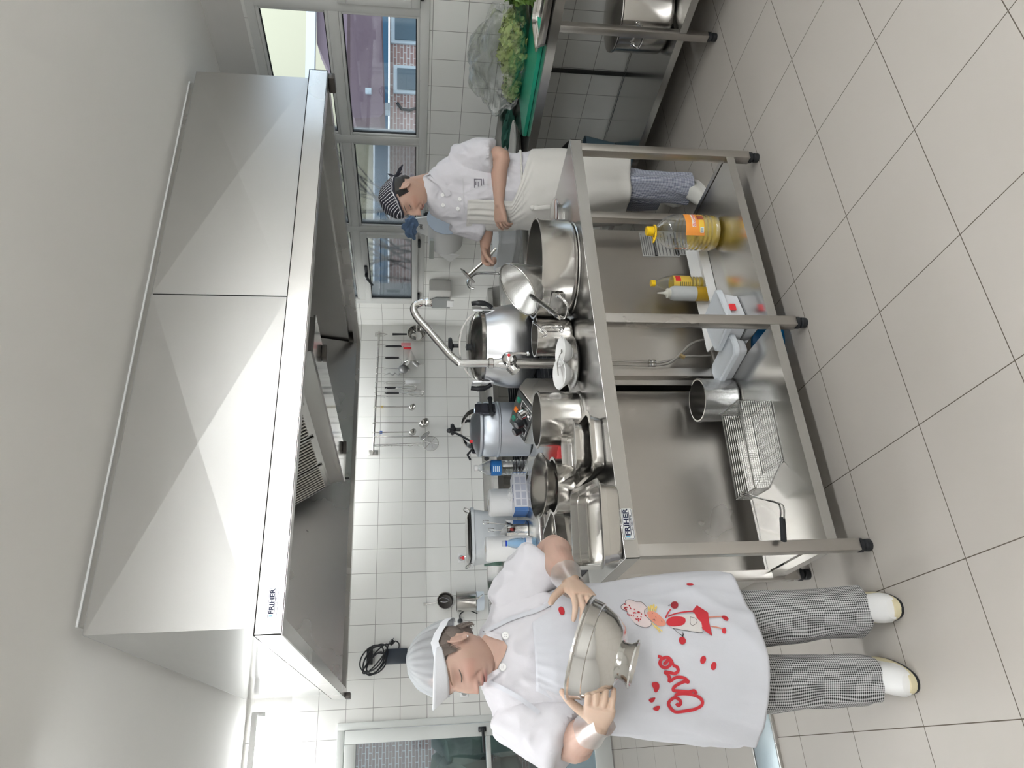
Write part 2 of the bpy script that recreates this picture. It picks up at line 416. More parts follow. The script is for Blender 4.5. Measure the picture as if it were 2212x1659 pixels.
for (x0,y0,x1,y1) in ((845,-20,915,92),(850,145,935,200)):
    fr = obj('window_frame', exbox(B(), x0, y0, x1, y1, d=EXD-.04, th=.1), WFR, hs, smooth=False)
    obj('pane', exbox(B(), x0+8, y0+6, x1-2, y1-8, d=EXD-.06, th=.04), DGR, fr, smooth=False)
obj('conduit_box', exbox(B(), 830, 222, 842, 238, d=EXD-.25, th=.2), WFR, hs, smooth=False)
obj('cable', B().tube([ex(858,222,EXD-.03), ex(868,236,EXD-.03), ex(885,238,EXD-.03), ex(905,232,EXD-.03)], .02, 6), BLK, hs)
cn = thing('canopy', 'dark mauve canopy hanging on the brick house outside the window', 'canopy', ex(790, 120, EXD-.9))
obj('side_panel', B().prism([ex(x,y,EXD-.95) for x,y in ((755,-200),(757,246),(766,255),(820,253),(829,244),(823,30),(818,-200))], hd*.6), MAUVE, cn, smooth=False)
obj('lamp_cover', exbox(B(), 789, 190, 802, 200, d=EXD-1.0, th=.05), WFR, cn, smooth=False)
rf = thing('roof_gable', 'mauve sloping roof edge with white fascia seen through the upper window', 'roof', ex(700, 60, 8.2))
obj('roof_slope', B().prism([ex(x,y,8.2) for x,y in ((684,-200),(684,92),(738,215),(750,215),(750,-200))], hd*.4), MAUVE, rf, smooth=False)
obj('fascia', B().prism([ex(x,y,8.1) for x,y in ((664,-120),(657,300),(676,300),(684,-120))], hd*.1), mat('white_fascia',(.9,.93,.95),.5), rf, smooth=False)
# bare tree in the yard
tr = thing('bare_tree', 'leafless tree in the yard seen through the left casement', 'tree', ex(1100, 560, 8.6)); tr.location.z = -.1; tr['_off'] = tuple(tr.location)
TRK = mat('bark', (.10,.09,.085), .9)
base = tr.location
b = B(); b.tube([base+Vector((0,0,-.02)), base+Vector((.03,0,.8)), base+Vector((0,.05,1.4))], [.07,.055,.045], 8); obj('trunk', b, TRK, tr)
rnd = random.Random(3); b = B()
def branch(p, d, r, n):
    pts = [p]; 
    for k in range(4): d = (d+Vector((rnd.uniform(-.25,.25), rnd.uniform(-.25,.25), rnd.uniform(-.05,.2)))).normalized(); p = p+d*.22; pts.append(p)
    b.tube(pts, [r*(1-.12*k) for k in range(5)], 5)
    if n: 
        for k in (2,3,4,4): branch(pts[k], (d+Vector((rnd.uniform(-.9,.9), rnd.uniform(-.9,.9), rnd.uniform(-.1,.7)))).normalized(), r*.55, n-1)
for k in range(6): branch(base+Vector((0,.05,1.0+.07*k)), Vector((rnd.uniform(-1,1), rnd.uniform(-1,1), .8)).normalized(), .022, 2)
obj('branches', b, TRK, tr)
# yard behind the glass door
hg = mat('hedge_green', (.05,.10,.05), .9); 
nz = N(hg,'ShaderNodeTexNoise',Scale=6,Detail=6); cr = N(hg,'ShaderNodeValToRGB'); cr.color_ramp.elements[0].color=(.05,.07,.06,1); cr.color_ramp.elements[1].color=(.15,.18,.13,1); cr.color_ramp.elements[0].position=.35; cr.color_ramp.elements[1].position=.7
L(hg,nz.outputs[0],cr.inputs[0]); L(hg,cr.outputs[0],bsdf(hg).inputs['Base Color'])
b = B()
rnd = random.Random(5)
for k in range(60):
    x = rnd.uniform(-4.5,2.5); z = rnd.uniform(0,.8); r = rnd.uniform(.25,.45); y = 10.6+rnd.uniform(-.2,.3)
    tb = bmesh.new(); bmesh.ops.create_icosphere(tb, subdivisions=2, radius=r)
    for v in tb.verts: v.co = v.co*(1+.25*noise.noise(v.co*5+Vector((k,0,0))))+Vector((x,y,z+r*.7))
    b.take(tb)
tag(obj('hedge', b, hg), 'dark green hedge outside the glass door', 'hedge')
gb = B().box((-6, 11.3, -.1), (3, 11.5, 3.2)); o_ = obj('garden_wall', gb, BRICK, smooth=False); tag(o_, 'brick garden wall behind the hedge outside the door', 'wall')
uvl = o_.data.uv_layers.new(name='UV')
for lp in o_.data.loops: co = o_.data.vertices[lp.vertex_index].co; uvl.data[lp.index].uv = (co.x+50, co.z+10)
PAV = mat('yard_paving', (.35,.34,.32), .9)
struct('ground', B().box((-20, YB+.3, -.14), (30, 40, -.1)).box((XR+.3, -12, -.14), (30, YB+.3, -.1)), PAV)
# ------------------------------------------------------------ extractor hood
HX0, HX1, HY0, HY1, HZ0, HZ1, HZT = .46, 3.262, 2.75, 5.48, 1.962, 2.058, 2.626
HJ = 1.868
hood = thing('extractor_hood', 'large stainless steel extractor hood hanging from the ceiling over the cooking range', 'extractor hood', (1.86, 4.1, ZC))
def crossbreak(b, p00, p10, p11, p01, h):
    """panel folded along its diagonals, middle pushed out by vector h"""
    p = [Vector(q) for q in (p00,p10,p11,p01)]; c = sum(p, Vector())/4+Vector(h)
    b.geo([*p, c], [(0,1,4),(1,2,4),(2,3,4),(3,0,4)])
hb = .004
for nm, x0, x1 in (('front_panel', HX0, HJ-.003), ('front_panel', HJ+.003, HX1)):
    b = B(); crossbreak(b, (x0,HY0,HZ1), (x1,HY0,HZ1), (x1,HY0,HZT), (x0,HY0,HZT), (0,-.014,0))
    b.box((x0,HY0+.001,HZ1-.01),(x1,HY0+.012,HZT)); obj(nm, b, STH, hood, smooth=False)
obj('front_seam', B().box((HJ-.003,HY0+.002,HZ1),(HJ+.003,HY0+.01,HZT)), DARK, hood, smooth=False)
b = B(); crossbreak(b, (HX0,HY1,HZ1),(HX0,HY0,HZ1),(HX0,HY0,HZT),(HX0,HY1,HZT),(-.006,0,0)); b.box((HX0+.001,HY0,HZ1),(HX0+.012,HY1,HZT))
obj('left_panel', b, steel('side_mirror_steel', (.60,.61,.61), .10, .03), hood, smooth=False)
obj('right_panel', B().box((HX1-.012,HY0,HZ1),(HX1,HY1,HZT)), STH, hood, smooth=False)
b = B(); yj = (HY0+HY1)/2
b.box((HX0,HY1-.012,HZ1),(HX1,HY1,HZT)); obj('back_panel', b, STI, hood, smooth=False)
obj('top_panel', B().box((HX0,HY0,HZT-.004),(HX1,HY1,HZT+.004)), STI, hood, smooth=False)
obj('collar', B().box((HX0+.04,HY0+.05,HZT+.004),(HX1-.03,HY1-.05,ZC)), ST, hood, smooth=False)
obj('sealant', B().box((HX0+.036,HY0+.044,ZC-.007),(HX1-.026,HY0+.052,ZC)), WHT, hood)
# inner skin, slightly in from the faces, and the rim all round
e = .035
b = B()
b.geo([(HX0+.03,HY1-.04,HZ0+.03),(HX1-.03,HY1-.04,HZ0+.03),(HX1-.03,HY1-.20,HZT-.02),(HX0+.03,HY1-.20,HZT-.02)],[(0,1,2,3)])
obj('inner_skin', b, STI, hood, smooth=False)
obj('inner_seam', B().box((2.0,HY1-.055,HZ0+.04),(2.008,HY1-.045,HZT-.1)), DARK, hood, smooth=False)
def rim(b, x0, y0, x1, y1, z0, z1, w, th=.004):
    for a in ((x0,y0,x1,y0+th),(x0,y1-th,x1,y1),(x0,y0,x0+th,y1),(x1-th,y0,x1,y1)): b.box((a[0],a[1],z0),(a[2],a[3],z1))
    for a in ((x0,y0,x1,y0+w),(x0,y1-w,x1,y1),(x0,y0+w,x0+w,y1-w),(x1-w,y0+w,x1,y1-w)): b.box((a[0],a[1],z0-.001),(a[2],a[3],z0+.003))
    for a in ((x0+w,y0+w,x1-w,y0+w+.003),(x0+w,y1-w-.003,x1-w,y1-w),(x0+w,y0+w,x0+w+.003,y1-w),(x1-w-.003,y0+w,x1-w,y1-w)): b.box((a[0],a[1],z0),(a[2],a[3],z0+.05))
    for a in ((x0,y0,x1,y0+.04),(x0,y1-.04,x1,y1),(x0,y0,x0+.04,y1),(x1-.04,y0,x1,y1)): b.box((a[0],a[1],z1-.004),(a[2],a[3],z1))
b = B(); rim(b, HX0-.03, HY0-.03, HX1+.03, HY1+.03, HZ0, HZ1, .06)
obj('rim', b, ST, hood, smooth=False)
# filter bank: a V shaped trough running front to back
bx = thing
FX, FY0, FY1 = 1.98, 3.25, 5.15
zt = 2.02
b = B().prism([(FX-.10,FY0,zt),(FX+.10,FY0,zt),(FX+.12,FY0,zt+.09),(FX+.42,FY0,HZT-.02),(FX-.42,FY0,HZT-.02),(FX-.12,FY0,zt+.09)], (0,FY1-FY0,0))
bank = obj('filter_bank', b, ST, hood, smooth=False)
obj('grease_trough', B().box((FX-.11,FY0-.01,zt-.012),(FX+.11,FY1+.01,zt-.001)), mat('mirror_steel',(.75,.75,.75),.12,1), bank, smooth=False)
for k in range(4):
    y0 = FY0+.03+k*.465; y1 = y0+.44
    # baffle filter on the left slope
    p0 = Vector((FX-.135, 0, zt+.105)); p1 = Vector((FX-.40, 0, HZT-.06)); nrm = Vector((-(p1-p0).z, 0, (p1-p0).x)).normalized()*-1
    nrm = Vector(((p0-p1).z, 0, (p1-p0).x)).normalized()
    b = B()
    for (ya,yb,ta,tb_) in ((y0,y1,0,.06),(y0,y1,.94,1),(y0,y0+.02,0,1),(y1-.02,y1,0,1)):
        a_, c_ = p0.lerp(p1,ta), p0.lerp(p1,tb_)
        b.prism([(a_.x,ya,a_.z),(c_.x,ya,c_.z),(c_.x+nrm.x*.02,ya,c_.z+nrm.z*.02),(a_.x+nrm.x*.02,ya,a_.z+nrm.z*.02)],(0,yb-ya,0))
    f = obj('filter_frame', b, ST, bank, smooth=False)
    b = B()
    for j in range(9):
        ya = y0+.028+j*.043
        a_, c_ = p0.lerp(p1,.05), p0.lerp(p1,.95)
        b.tube([(a_.x+nrm.x*.014,ya+.012,a_.z+nrm.z*.014),(c_.x+nrm.x*.014,ya+.012,c_.z+nrm.z*.014)], .014, 8, flat=.6)
    b.prism([(p0.x+nrm.x*.001,y0+.02,p0.z+nrm.z*.001),(p1.x+nrm.x*.001,y0+.02,p1.z+nrm.z*.001),(p1.x+nrm.x*.004,y0+.02,p1.z+nrm.z*.004),(p0.x+nrm.x*.004,y0+.02,p0.z+nrm.z*.004)],(0,y1-y0-.04,0), mi=1)
    obj('baffles', b, [ST, DARK], f)
CLIP = mat('clip_dark', (.12,.11,.10), .4, .8)
for q in (at(715,180,Z=HZ0-.012), at(750,1503,Z=HZ0-.012)):
    obj('rim_clip', B().box((q.x-.02,q.y-.05,HZ0-.035),(q.x+.02,q.y+.05,HZ0-.001),.004), CLIP, hood)
for yy in (3.55, 4.9): obj('trough_clip', B().box((FX+.02,yy-.03,zt-.04),(FX+.10,yy+.03,zt-.012),.006), CLIP, hood)
# maker's plate: FRIHER
def plate(p, w, h, parent, rows=True):
    pl = obj('maker_plate', B().prism([(p.x+a, p.y, p.z+c) for a, c in rrect(w, h, h*.14)], (0,-.002,0)), mat('plate_silver',(.80,.82,.83),.3,.6), parent, smooth=False)
    dk = mat('plate_ink', (.01,.015,.05), .5)
    obj('plate_border', B().tube([(p.x+a, p.y-.002, p.z+c) for a, c in rrect(w*.95, h*.86, h*.12)], .0007, 4, closed=True), dk, pl, smooth=False)
    text_on('plate_lettering', 'FRIHER', h*.62, front(p.x+w*.05, p.y-.0025, p.z+h*.10)@Matrix.Diagonal((1.25,1,1,1)), dk, pl, bold=h*.018)
    obj('plate_underline', B().box((p.x-w*.36,p.y-.003,p.z-h*.20),(p.x+w*.44,p.y-.002,p.z-h*.15)), dk, pl, smooth=False)
    text_on('plate_small_print', 'tfno 91 691 90 00', h*.19, front(p.x+w*.03, p.y-.0025, p.z-h*.31), dk, pl)
    obj('plate_mark', B().tube([(p.x-w*.41,p.y-.0025,p.z-h*.05),(p.x-w*.41,p.y-.0025,p.z+h*.3)], h*.07, 5), mat('plate_blue',(.15,.45,.65),.5), pl)
    return pl
plate(at(590,1303,Y=HY0-.031), .108, .036, hood)
# ------------------------------------------------------------ steel tables
def leg(b, x, y, z0, z1, s=.04, mi=0): b.box((x-s/2,y-s/2,z0),(x+s/2,y+s/2,z1), .002)
def foot(b, x, y):
    b.lathe([(0,0),(.019,0),(.021,.006),(.021,.02),(.014,.026),(.014,.03),(.024,.032),(.024,.045),(0,.045)], (x,y,0), 16)
TX0, TX1, TY0, TY1, TZ = .529, 2.316, 2.19, 2.69, .853
isl = thing('work_table', 'long stainless steel island table carrying the pots and bowls', 'table', ((TX0+TX1)/2, (TY0+TY1)/2, 0))
b = B().box((TX0,TY0,TZ-.003),(TX1,TY1,TZ),.001)
for a in ((TX0,TY0,TX1,TY0+.003),(TX0,TY1-.003,TX1,TY1),(TX0,TY0,TX0+.003,TY1),(TX1-.003,TY0,TX1,TY1)): b.box((a[0],a[1],TZ-.047),(a[2],a[3],TZ-.001))
b.box((TX0+.003,TY0+.003,TZ-.047),(TX1-.003,TY0+.03,TZ-.044)); b.box((TX0+.003,TY1-.03,TZ-.047),(TX1-.003,TY1-.003,TZ-.044))
b.box((TX0+.02,TY0+.02,TZ-.035),(TX1-.02,TY1-.02,TZ-.02))
top = obj('table_top', b, STT, isl, smooth=False)
for x in (.557, 1.429, 2.290):
    for y in (2.222, 2.645):
        lb = B(); leg(lb, x, y, .045, TZ-.04); lo = obj('leg', lb, STD, isl)
        fb = B(); foot(fb, x, y); obj('foot', fb, BLK, lo)
b = B(); SZ = .158
for x0, x1 in ((.557,1.429),(1.429,2.290)):
    b.box((x0+.02,TY0+.018,SZ-.004),(x1-.02,TY1-.02,SZ-.001))
    b.box((x0+.02,TY0+.014,SZ-.036),(x1-.02,TY0+.03,SZ+.001)); b.box((x0+.02,TY1-.036,SZ-.036),(x1-.02,TY1-.02,SZ+.001))
b.box((.545,2.245,SZ-.036),(.569,2.625,SZ)); b.box((2.278,2.245,SZ-.036),(2.302,2.625,SZ))
obj('shelf', b, STT, isl, smooth=False)
plate(at(1356,1132,Y=TY0-.001), .102, .036, isl)
# table along the right wall
RX0, RX1, RY0, RY1, RZ = 3.12, 3.795, .55, 3.95, .856
rt_ = thing('wall_table', 'stainless steel wall table under the window with the green board and lettuce', 'table', ((RX0+RX1)/2, 2.2, 0))
b = B().box((RX0,RY0,RZ-.003),(RX1,RY1,RZ),.001)
for a in ((RX0,RY0,RX0+.003,RY1),(RX0,RY0,RX1,RY0+.003),(RX0,RY1-.003,RX1,RY1)): b.box((a[0],a[1],RZ-.047),(a[2],a[3],RZ-.001))
b.box((RX1-.018,RY0,RZ),(RX1,RY1,RZ+.10),.002)
b.box((RX0+.02,RY0+.02,RZ-.035),(RX1-.02,RY1-.02,RZ-.02))
obj('table_top', b, STT, rt_, smooth=False)
for y in (.62, 2.275, 3.90):
    for x in (RX0+.04, RX1-.04):
        lb = B(); leg(lb, x, y, .045, RZ-.04, .038); lo = obj('leg', lb, STD, rt_); fb = B(); foot(fb, x, y); obj('foot', fb, BLK, lo)
b = B(); RS = .20
for y0, y1 in ((.62,2.275),(2.275,3.90)):
    b.box((RX0+.03,y0+.02,RS-.004),(RX1-.02,y1-.02,RS-.001)); b.box((RX0+.026,y0+.02,RS-.035),(RX0+.04,y1-.02,RS+.001)); b.box((RX1-.04,y0+.02,RS-.035),(RX1-.026,y1-.02,RS+.001))
obj('shelf', b, STT, rt_, smooth=False)
# counter with upstand along the back wall
BY = 5.40
bc = thing('back_counter', 'stainless steel counter with upstand along the tiled back wall', 'counter', (2.2, 5.7, 0))
b = B().box((.55,BY,.80),(XR-.005,YB-.002,.845),.003).box((.55,YB-.03,.84),(XR-.005,YB-.002,.90),.003)
obj('counter_top', b, STT, bc, smooth=False)
for x in (.62, 2.1, 3.6):
    for y in (BY+.05, YB-.06):
        lb = B(); leg(lb, x, y, .045, .80); lo = obj('leg', lb, STD, bc); fb = B(); foot(fb, x, y); obj('foot', fb, BLK, lo)
obj('shelf', B().box((.62,BY+.04,.2),(3.6,YB-.04,.23)), STT, bc, smooth=False)
# ------------------------------------------------------------ cooking range behind the island
CZ = .86
def unit(name, label, cat, x0, x1, y0, y1, z1, z0=.10, panel=STD, topm=ST):
    t = thing(name, label, cat, ((x0+x1)/2, (y0+y1)/2, 0))
    obj('body', B().box((x0,y0,z0),(x1,y1,z1-.03),.003), panel, t, smooth=False)
    obj('top', B().box((x0-.003,y0-.006,z1-.03),(x1+.003,y1,z1),.004), topm, t)
    for x in (x0+.05, x1-.05):
        for y in (y0+.08, y1-.05): obj('foot', B().lathe([(0,0),(.028,0),(.02,.02),(.02,z0),(0,z0)],(x,y,0),12), BLK, t)
    return t
def dep(P): return (Vector(P)-CAM).dot(FWD)
TZ_ = TZ
# ---- range units: two rows running away from the island, back to back
u = unit('deep_fryer', 'stainless steel deep fryer at the near end of the left range row', 'fryer', .585, 1.405, 2.76, 3.60, .80)
obj('tank', B().prism([(.66+a,2.84,z) for a,z in ((0,.802),(.56,.802),(.56,.806),(0,.806))], (0,.66,0)), DARK, u, smooth=False)
obj('rear_upstand', B().box((1.28,2.76,.80),(1.405,3.60,.90),.003), ST, u)
b = B().prism([(1.30,2.762,.90),(1.47,2.762,.86),(1.47,2.762,1.02),(1.425,2.762,1.055),(1.31,2.762,.985)], (0,.36,0), bev=.003)
cb = obj('control_box', b, ST, u)
p0, p1 = Vector((1.31,2.762,.985)), Vector((1.425,2.762,1.055)); nn = Vector((-(p1-p0).z,0,(p1-p0).x)).normalized()
def onp(s_, y, h=0): return p0.lerp(p1, s_)+Vector((0,y,0))+nn*h
GREY = mat('panel_grey', (.07,.075,.075), .45)
obj('panel_face', B().geo([onp(.06,.012,.002),onp(.94,.012,.002),onp(.94,.348,.002),onp(.06,.348,.002)],[(0,1,2,3)]), GREY, cb, smooth=False)
def pbox(b, s0, s1, y0, y1, h0=.002, h1=.006):
    v = [onp(s_,y,h) for h in (h0,h1) for s_,y in ((s0,y0),(s1,y0),(s1,y1),(s0,y1))]
    return b.geo(v, [(0,1,2,3),(4,5,6,7),(0,1,5,4),(1,2,6,5),(2,3,7,6),(3,0,4,7)])
mx = Matrix((Vector((0,1,0)), (p1-p0).normalized(), nn)).transposed().to_4x4()
for k, y in enumerate((.09,.19,.27)):
    c = onp(.36,y,.002)
    b = B().lathe([(0,0),(.030,0),(.030,.010),(.022,.014),(.020,.040),(0,.042)], c, 20, mtx=mx)
    kn = obj('knob', b, CHR if k == 0 else BLK, cb)
    obj('knob_cap', B().lathe([(0,.0425),(.016,.0425),(.016,.0445),(0,.0445)], c, 16, mtx=mx), ALU, kn)
for y, m_ in ((.06, mat('lamp_green',(.02,.25,.16),.3)),(.16,mat('lamp_orange',(.8,.2,.02),.3)),(.25, MATS['lamp_green'])):
    obj('pilot_lamp', pbox(B(), .74,.88,y,y+.030,.002,.010), m_, cb, smooth=False)
for y0,y1 in ((.05,.13),(.235,.31)):
    b = B()
    for a in ((.12,.68,y0,y0+.003),(.12,.68,y1-.003,y1),(.12,.14,y0,y1),(.66,.68,y0,y1)): pbox(b,*a,.002,.0035)
    obj('outline_mark', b, WHT, cb, smooth=False)
u = unit('neutral_unit', 'stainless steel worktop unit behind the fryer holding the paper rolls', 'worktop unit', .585, 1.405, 3.61, 5.2, .865)
b = B().lathe([(0,0),(.006,0),(.006,.003),(0,.003)], (1.12,3.608,.82), 10, mtx=rotm('X',90)); obj('screw', b, DARK, u)
u = unit('gas_range', 'stainless steel gas range at the near end of the right range row', 'range', 1.435, 2.31, 2.76, 4.35, .86)
obj('burner_well', B().box((1.52,2.86,.861),(2.24,4.3,.866)), DARK, u, smooth=False)
for k in range(3):
    y = 2.9+k*.48; b = B()
    for j in range(5): b.box((1.55,y+.02+j*.09,.868),(2.2,y+.032+j*.09,.885))
    for xx in (1.55,1.87,2.19): b.box((xx,y,.866),(xx+.014,y+.42,.88))
    obj('pan_grate', b, BLK, u, smooth=False)
b = B().box((1.80,3.0,.10),(2.2,3.02,.12))
# data labels on the near side of the range
LAB = mat('label_grey', (.42,.42,.40), .6)
for (x0,y0,x1,y1) in ((1390,503,1413,553),(1415,500,1458,553),(1460,515,1492,550)):
    a, c = at(x0,y1,Y=2.755), at(x1,y0,Y=2.755)
    lb = obj('data_label', B().box((a.x,2.756,c.z),(c.x,2.7595,a.z)), LAB, u, smooth=False)
    b = B(); n_ = 7; zz = a.z-c.z
    for j in range(n_):
        z = c.z+zz*(j+.5)/n_; b.box((a.x+.006, 2.754, z-.002),(c.x-.008-.01*(j%3), 2.756, z+.002))
    obj('label_lines', b, mat('label_ink',(.16,.16,.16),.7), lb, smooth=False)
obj('towel_rail', B().tube([(2.345,3.0,.90),(2.345,4.2,.90)],.012,12).tube([(2.31,3.03,.88),(2.345,3.03,.90)],.008,8).tube([(2.31,4.17,.88),(2.345,4.17,.90)],.008,8), CHR, u)
# sink unit where the man works
SX0,SX1,SY0,SY1,SZ1 = 2.42, 3.08, 3.22, 4.25, .90
sk = thing('sink_table', 'stainless steel sink table in front of the man, under the white tub', 'sink table', ((SX0+SX1)/2,(SY0+SY1)/2,0))
b = B().box((SX0,SY0,SZ1-.04),(SX1,SY1,SZ1),.004); obj('table_top', b, ST, sk)
for x in (SX0+.04,SX1-.04):
    for y in (SY0+.04,SY1-.04):
        lb = B(); leg(lb,x,y,.045,SZ1-.04); lo = obj('leg',lb,STD,sk); fb=B(); foot(fb,x,y); obj('foot',fb,BLK,lo)
obj('apron_panel', B().box((SX0+.01,SY0+.01,SZ1-.22),(SX0+.02,SY1-.01,SZ1-.04)), STD, sk, smooth=False)
# ---- pots and bowls
def pot_prof(r, h, t=.003, rc=.02, lip=.004):
    c = [(r-rc+rc*math.sin(a), rc-rc*math.cos(a)) for a in (0,.5,1.0,PI/2)]
    return [(0,0)]+c+[(r,h-.006),(r+lip,h-.005),(r+lip,h),(r-t,h)]+[(q[0]-t if q[0]>t else 0,q[1]+t) for q in c[::-1]]+[(0,t)]
def loop_handle(c, ang, r, z, w=.10, out=.045, th=.006, drop=.0, kind='side'):
    """curved bail handle on a pot side at angle ang"""
    d = Vector((math.cos(ang), math.sin(ang), 0)); s_ = Vector((-d.y, d.x, 0)); c = Vector(c)
    if kind == 'side': pts = [c+d*(r-.002)+s_*(-w/2)+Vector((0,0,z)), c+d*(r+out*.7)+s_*(-w/2)+Vector((0,0,z-drop*.6)), c+d*(r+out)+s_*(-w*.3)+Vector((0,0,z-drop)), c+d*(r+out)+s_*(w*.3)+Vector((0,0,z-drop)), c+d*(r+out*.7)+s_*(w/2)+Vector((0,0,z-drop*.6)), c+d*(r-.002)+s_*(w/2)+Vector((0,0,z))]
    else: pts = [c+d*(r-.002)+Vector((0,0,z+w/2)), c+d*(r+out*.8)+Vector((0,0,z+w/2)), c+d*(r+out)+Vector((0,0,z+w*.2)), c+d*(r+out)+Vector((0,0,z-w*.2)), c+d*(r+out*.8)+Vector((0,0,z-w/2)), c+d*(r-.002)+Vector((0,0,z-w/2))]
    b = B().tube(spline(pts, 5), th, 10)
    for p in (pts[0], pts[-1]): b.lathe([(0,-.002),(.013,-.002),(.013,.003),(0,.005)], p, 12, mtx=d.to_track_quat('Z','X').to_matrix().to_4x4())
    return b
# rondeau
c = Vector((1.812, 2.430, TZ+.0)); R8 = .205
p8 = thing('stock_pot', 'widest stainless steel pot, a low two-handled one at the right of the island', 'pot', c)
obj('body', B().lathe([(0,.004),(R8-.03,.004),(R8-.012,.012)]+[(R8,.03),(R8,.150),(R8+.005,.151),(R8+.005,.157),(R8-.003,.157),(R8-.003,.03),(R8-.02,.014),(0,.012)], c, 72), STP, p8)
obj('base_disc', B().lathe([(0,0),(R8-.012,0),(R8-.008,.003),(R8-.012,.007),(0,.007)], c, 64), ST, p8)
ang = math.atan2((CAM-c).y, (CAM-c).x)-.72
d = Vector((math.cos(ang), math.sin(ang), 0)); s_ = Vector((-d.y,d.x,0))
hp = B(); q = c+d*(R8+.001)+Vector((0,0,.085))
hp.prism([q+s_*a+Vector((0,0,z)) for a,z in rrect(.115,.055,.008)], d*.002)
ho = obj('handle_plate', hp, ST, p8)
obj('handle', loop_handle(c, ang, R8+.002, .085, w=.09, out=.045, th=.0065, drop=.035), CHR, ho)
obj('handle', loop_handle(c, ang+PI, R8+.002, .085, w=.10, out=.045, th=.0065), CHR, p8)
# medium pot with arched handle
c = Vector((1.562, 2.565, TZ)); p7 = thing('saucepot', 'small deep steel pot with an arched side handle and a ladle in it', 'pot', c)
obj('body', B().lathe(pot_prof(.082,.152), c, 48), STP, p7)
obj('handle', loop_handle(c, math.atan2(-c.y,-c.x)+.35, .082, .095, w=.085, out=.038, th=.0065, kind='v'), CHR, p7)
ld = thing('ladle_strap', 'bent steel ladle handle hooked over the rim of the small deep pot', 'ladle', c+Vector((0,0,.03)))
b = B().tube(spline([c+Vector((.02,.02,.04)),c+Vector((.03,-.03,.12)),c+Vector((.018,-.082,.168)),c+Vector((-.01,-.10,.15)),c+Vector((-.045,-.098,.118)),c+Vector((-.055,-.088,.135))],6),.004,6,flat=2.2)
obj('handle', b, CHR, ld); obj('bowl', B().lathe([(0,0),(.02,.004),(.032,.02),(.034,.035),(.032,.035),(.028,.02),(0,.004)], c+Vector((.02,.025,.012)), 24), CHR, ld)
# deep pot in the middle
c = Vector((1.185, 2.575, TZ)); p4 = thing('deep_pot', 'deep stainless steel pot without lid between the white bowls and the square pans', 'pot', c)
obj('body', B().lathe(pot_prof(.108,.172,rc=.018,lip=.007), c, 56), STP, p4)
obj('base_disc', B().lathe([(.09,-.0),(.112,0),(.112,.004),(.10,.012)], c, 48), ST, p4)
# small steel lid / tray seen beyond
c = Vector((2.135,2.50,TZ)); lidt = thing('oval_dish', 'shiny shallow steel dish at the right end of the island', 'dish', c)
obj('dish', B().lathe([(0,0),(.07,0),(.085,.02),(.10,.028),(.102,.031),(.098,.031),(.083,.023),(.068,.003),(0,.003)], c, 48).lathe([(0,.032),(.05,.038),(.09,.034),(.095,.032)], c, 48), CHR, lidt)
# conical strainer leaning on the big pot
SPF = mat('perforated_steel', (.66,.66,.65), .28, 1)
vor = N(SPF,'ShaderNodeTexVoronoi',Scale=260.0); tc = N(SPF,'ShaderNodeTexCoord'); L(SPF,tc.outputs['Object'],vor.inputs['Vector'])
bm_ = N(SPF,'ShaderNodeBump',Strength=.5,Distance=.0006); L(SPF,vor.outputs['Distance'],bm_.inputs['Height']); L(SPF,bm_.outputs[0],bsdf(SPF).inputs['Normal'])
rimc = at(1120, 626, Y=2.36); rad = .112
ax = (RIGHT*.51+DOWN*.76+FWD*.40).normalized()   # from the mouth towards the tip
st = thing('conical_strainer', 'conical steel strainer leaning in the widest pot, handle pointing at the camera', 'strainer', rimc)
mx = (-ax).to_track_quat('Z','Y').to_matrix().to_4x4()
obj('cone', B().lathe([(.004,-.18),(.035,-.14),(rad-.004,-.02),(rad,0),(rad-.002,0),(rad-.007,-.02),(.031,-.138),(0,-.177)], rimc, 56, mtx=mx), SPF, st)
obj('rim', B().tube([rimc+(mx@Vector((rad*math.cos(a),rad*math.sin(a),0))) for a in [2*PI*i/48 for i in range(48)]], .0035, 8, closed=True), ST, st)
h0, h1 = at(1146, 640, Y=2.255), at(1208, 686, Y=2.02)
d = (h1-h0).normalized(); sd = d.cross(ax).normalized(); up_ = sd.cross(d).normalized()
rings = []
for t_, w_, th_ in ((0,.010,.004),(.1,.017,.004),(.25,.013,.007),(.5,.012,.008),(.85,.014,.007),(1,.010,.003)):
    cc = h0.lerp(h1,t_)+up_*(.006*math.sin(t_*PI)); rings.append([cc+sd*(w_*math.cos(a))+up_*(th_*math.sin(a)) for a in [2*PI*i/12 for i in range(12)]])
obj('handle', B().loft(rings), ST, st)
obj('hanging_hole', B().lathe([(0,-.0095),(.005,-.0095),(.005,.0095),(0,.0095)], h0.lerp(h1,.93), 10, mtx=up_.to_track_quat('Z','Y').to_matrix().to_4x4()), DARK, st)
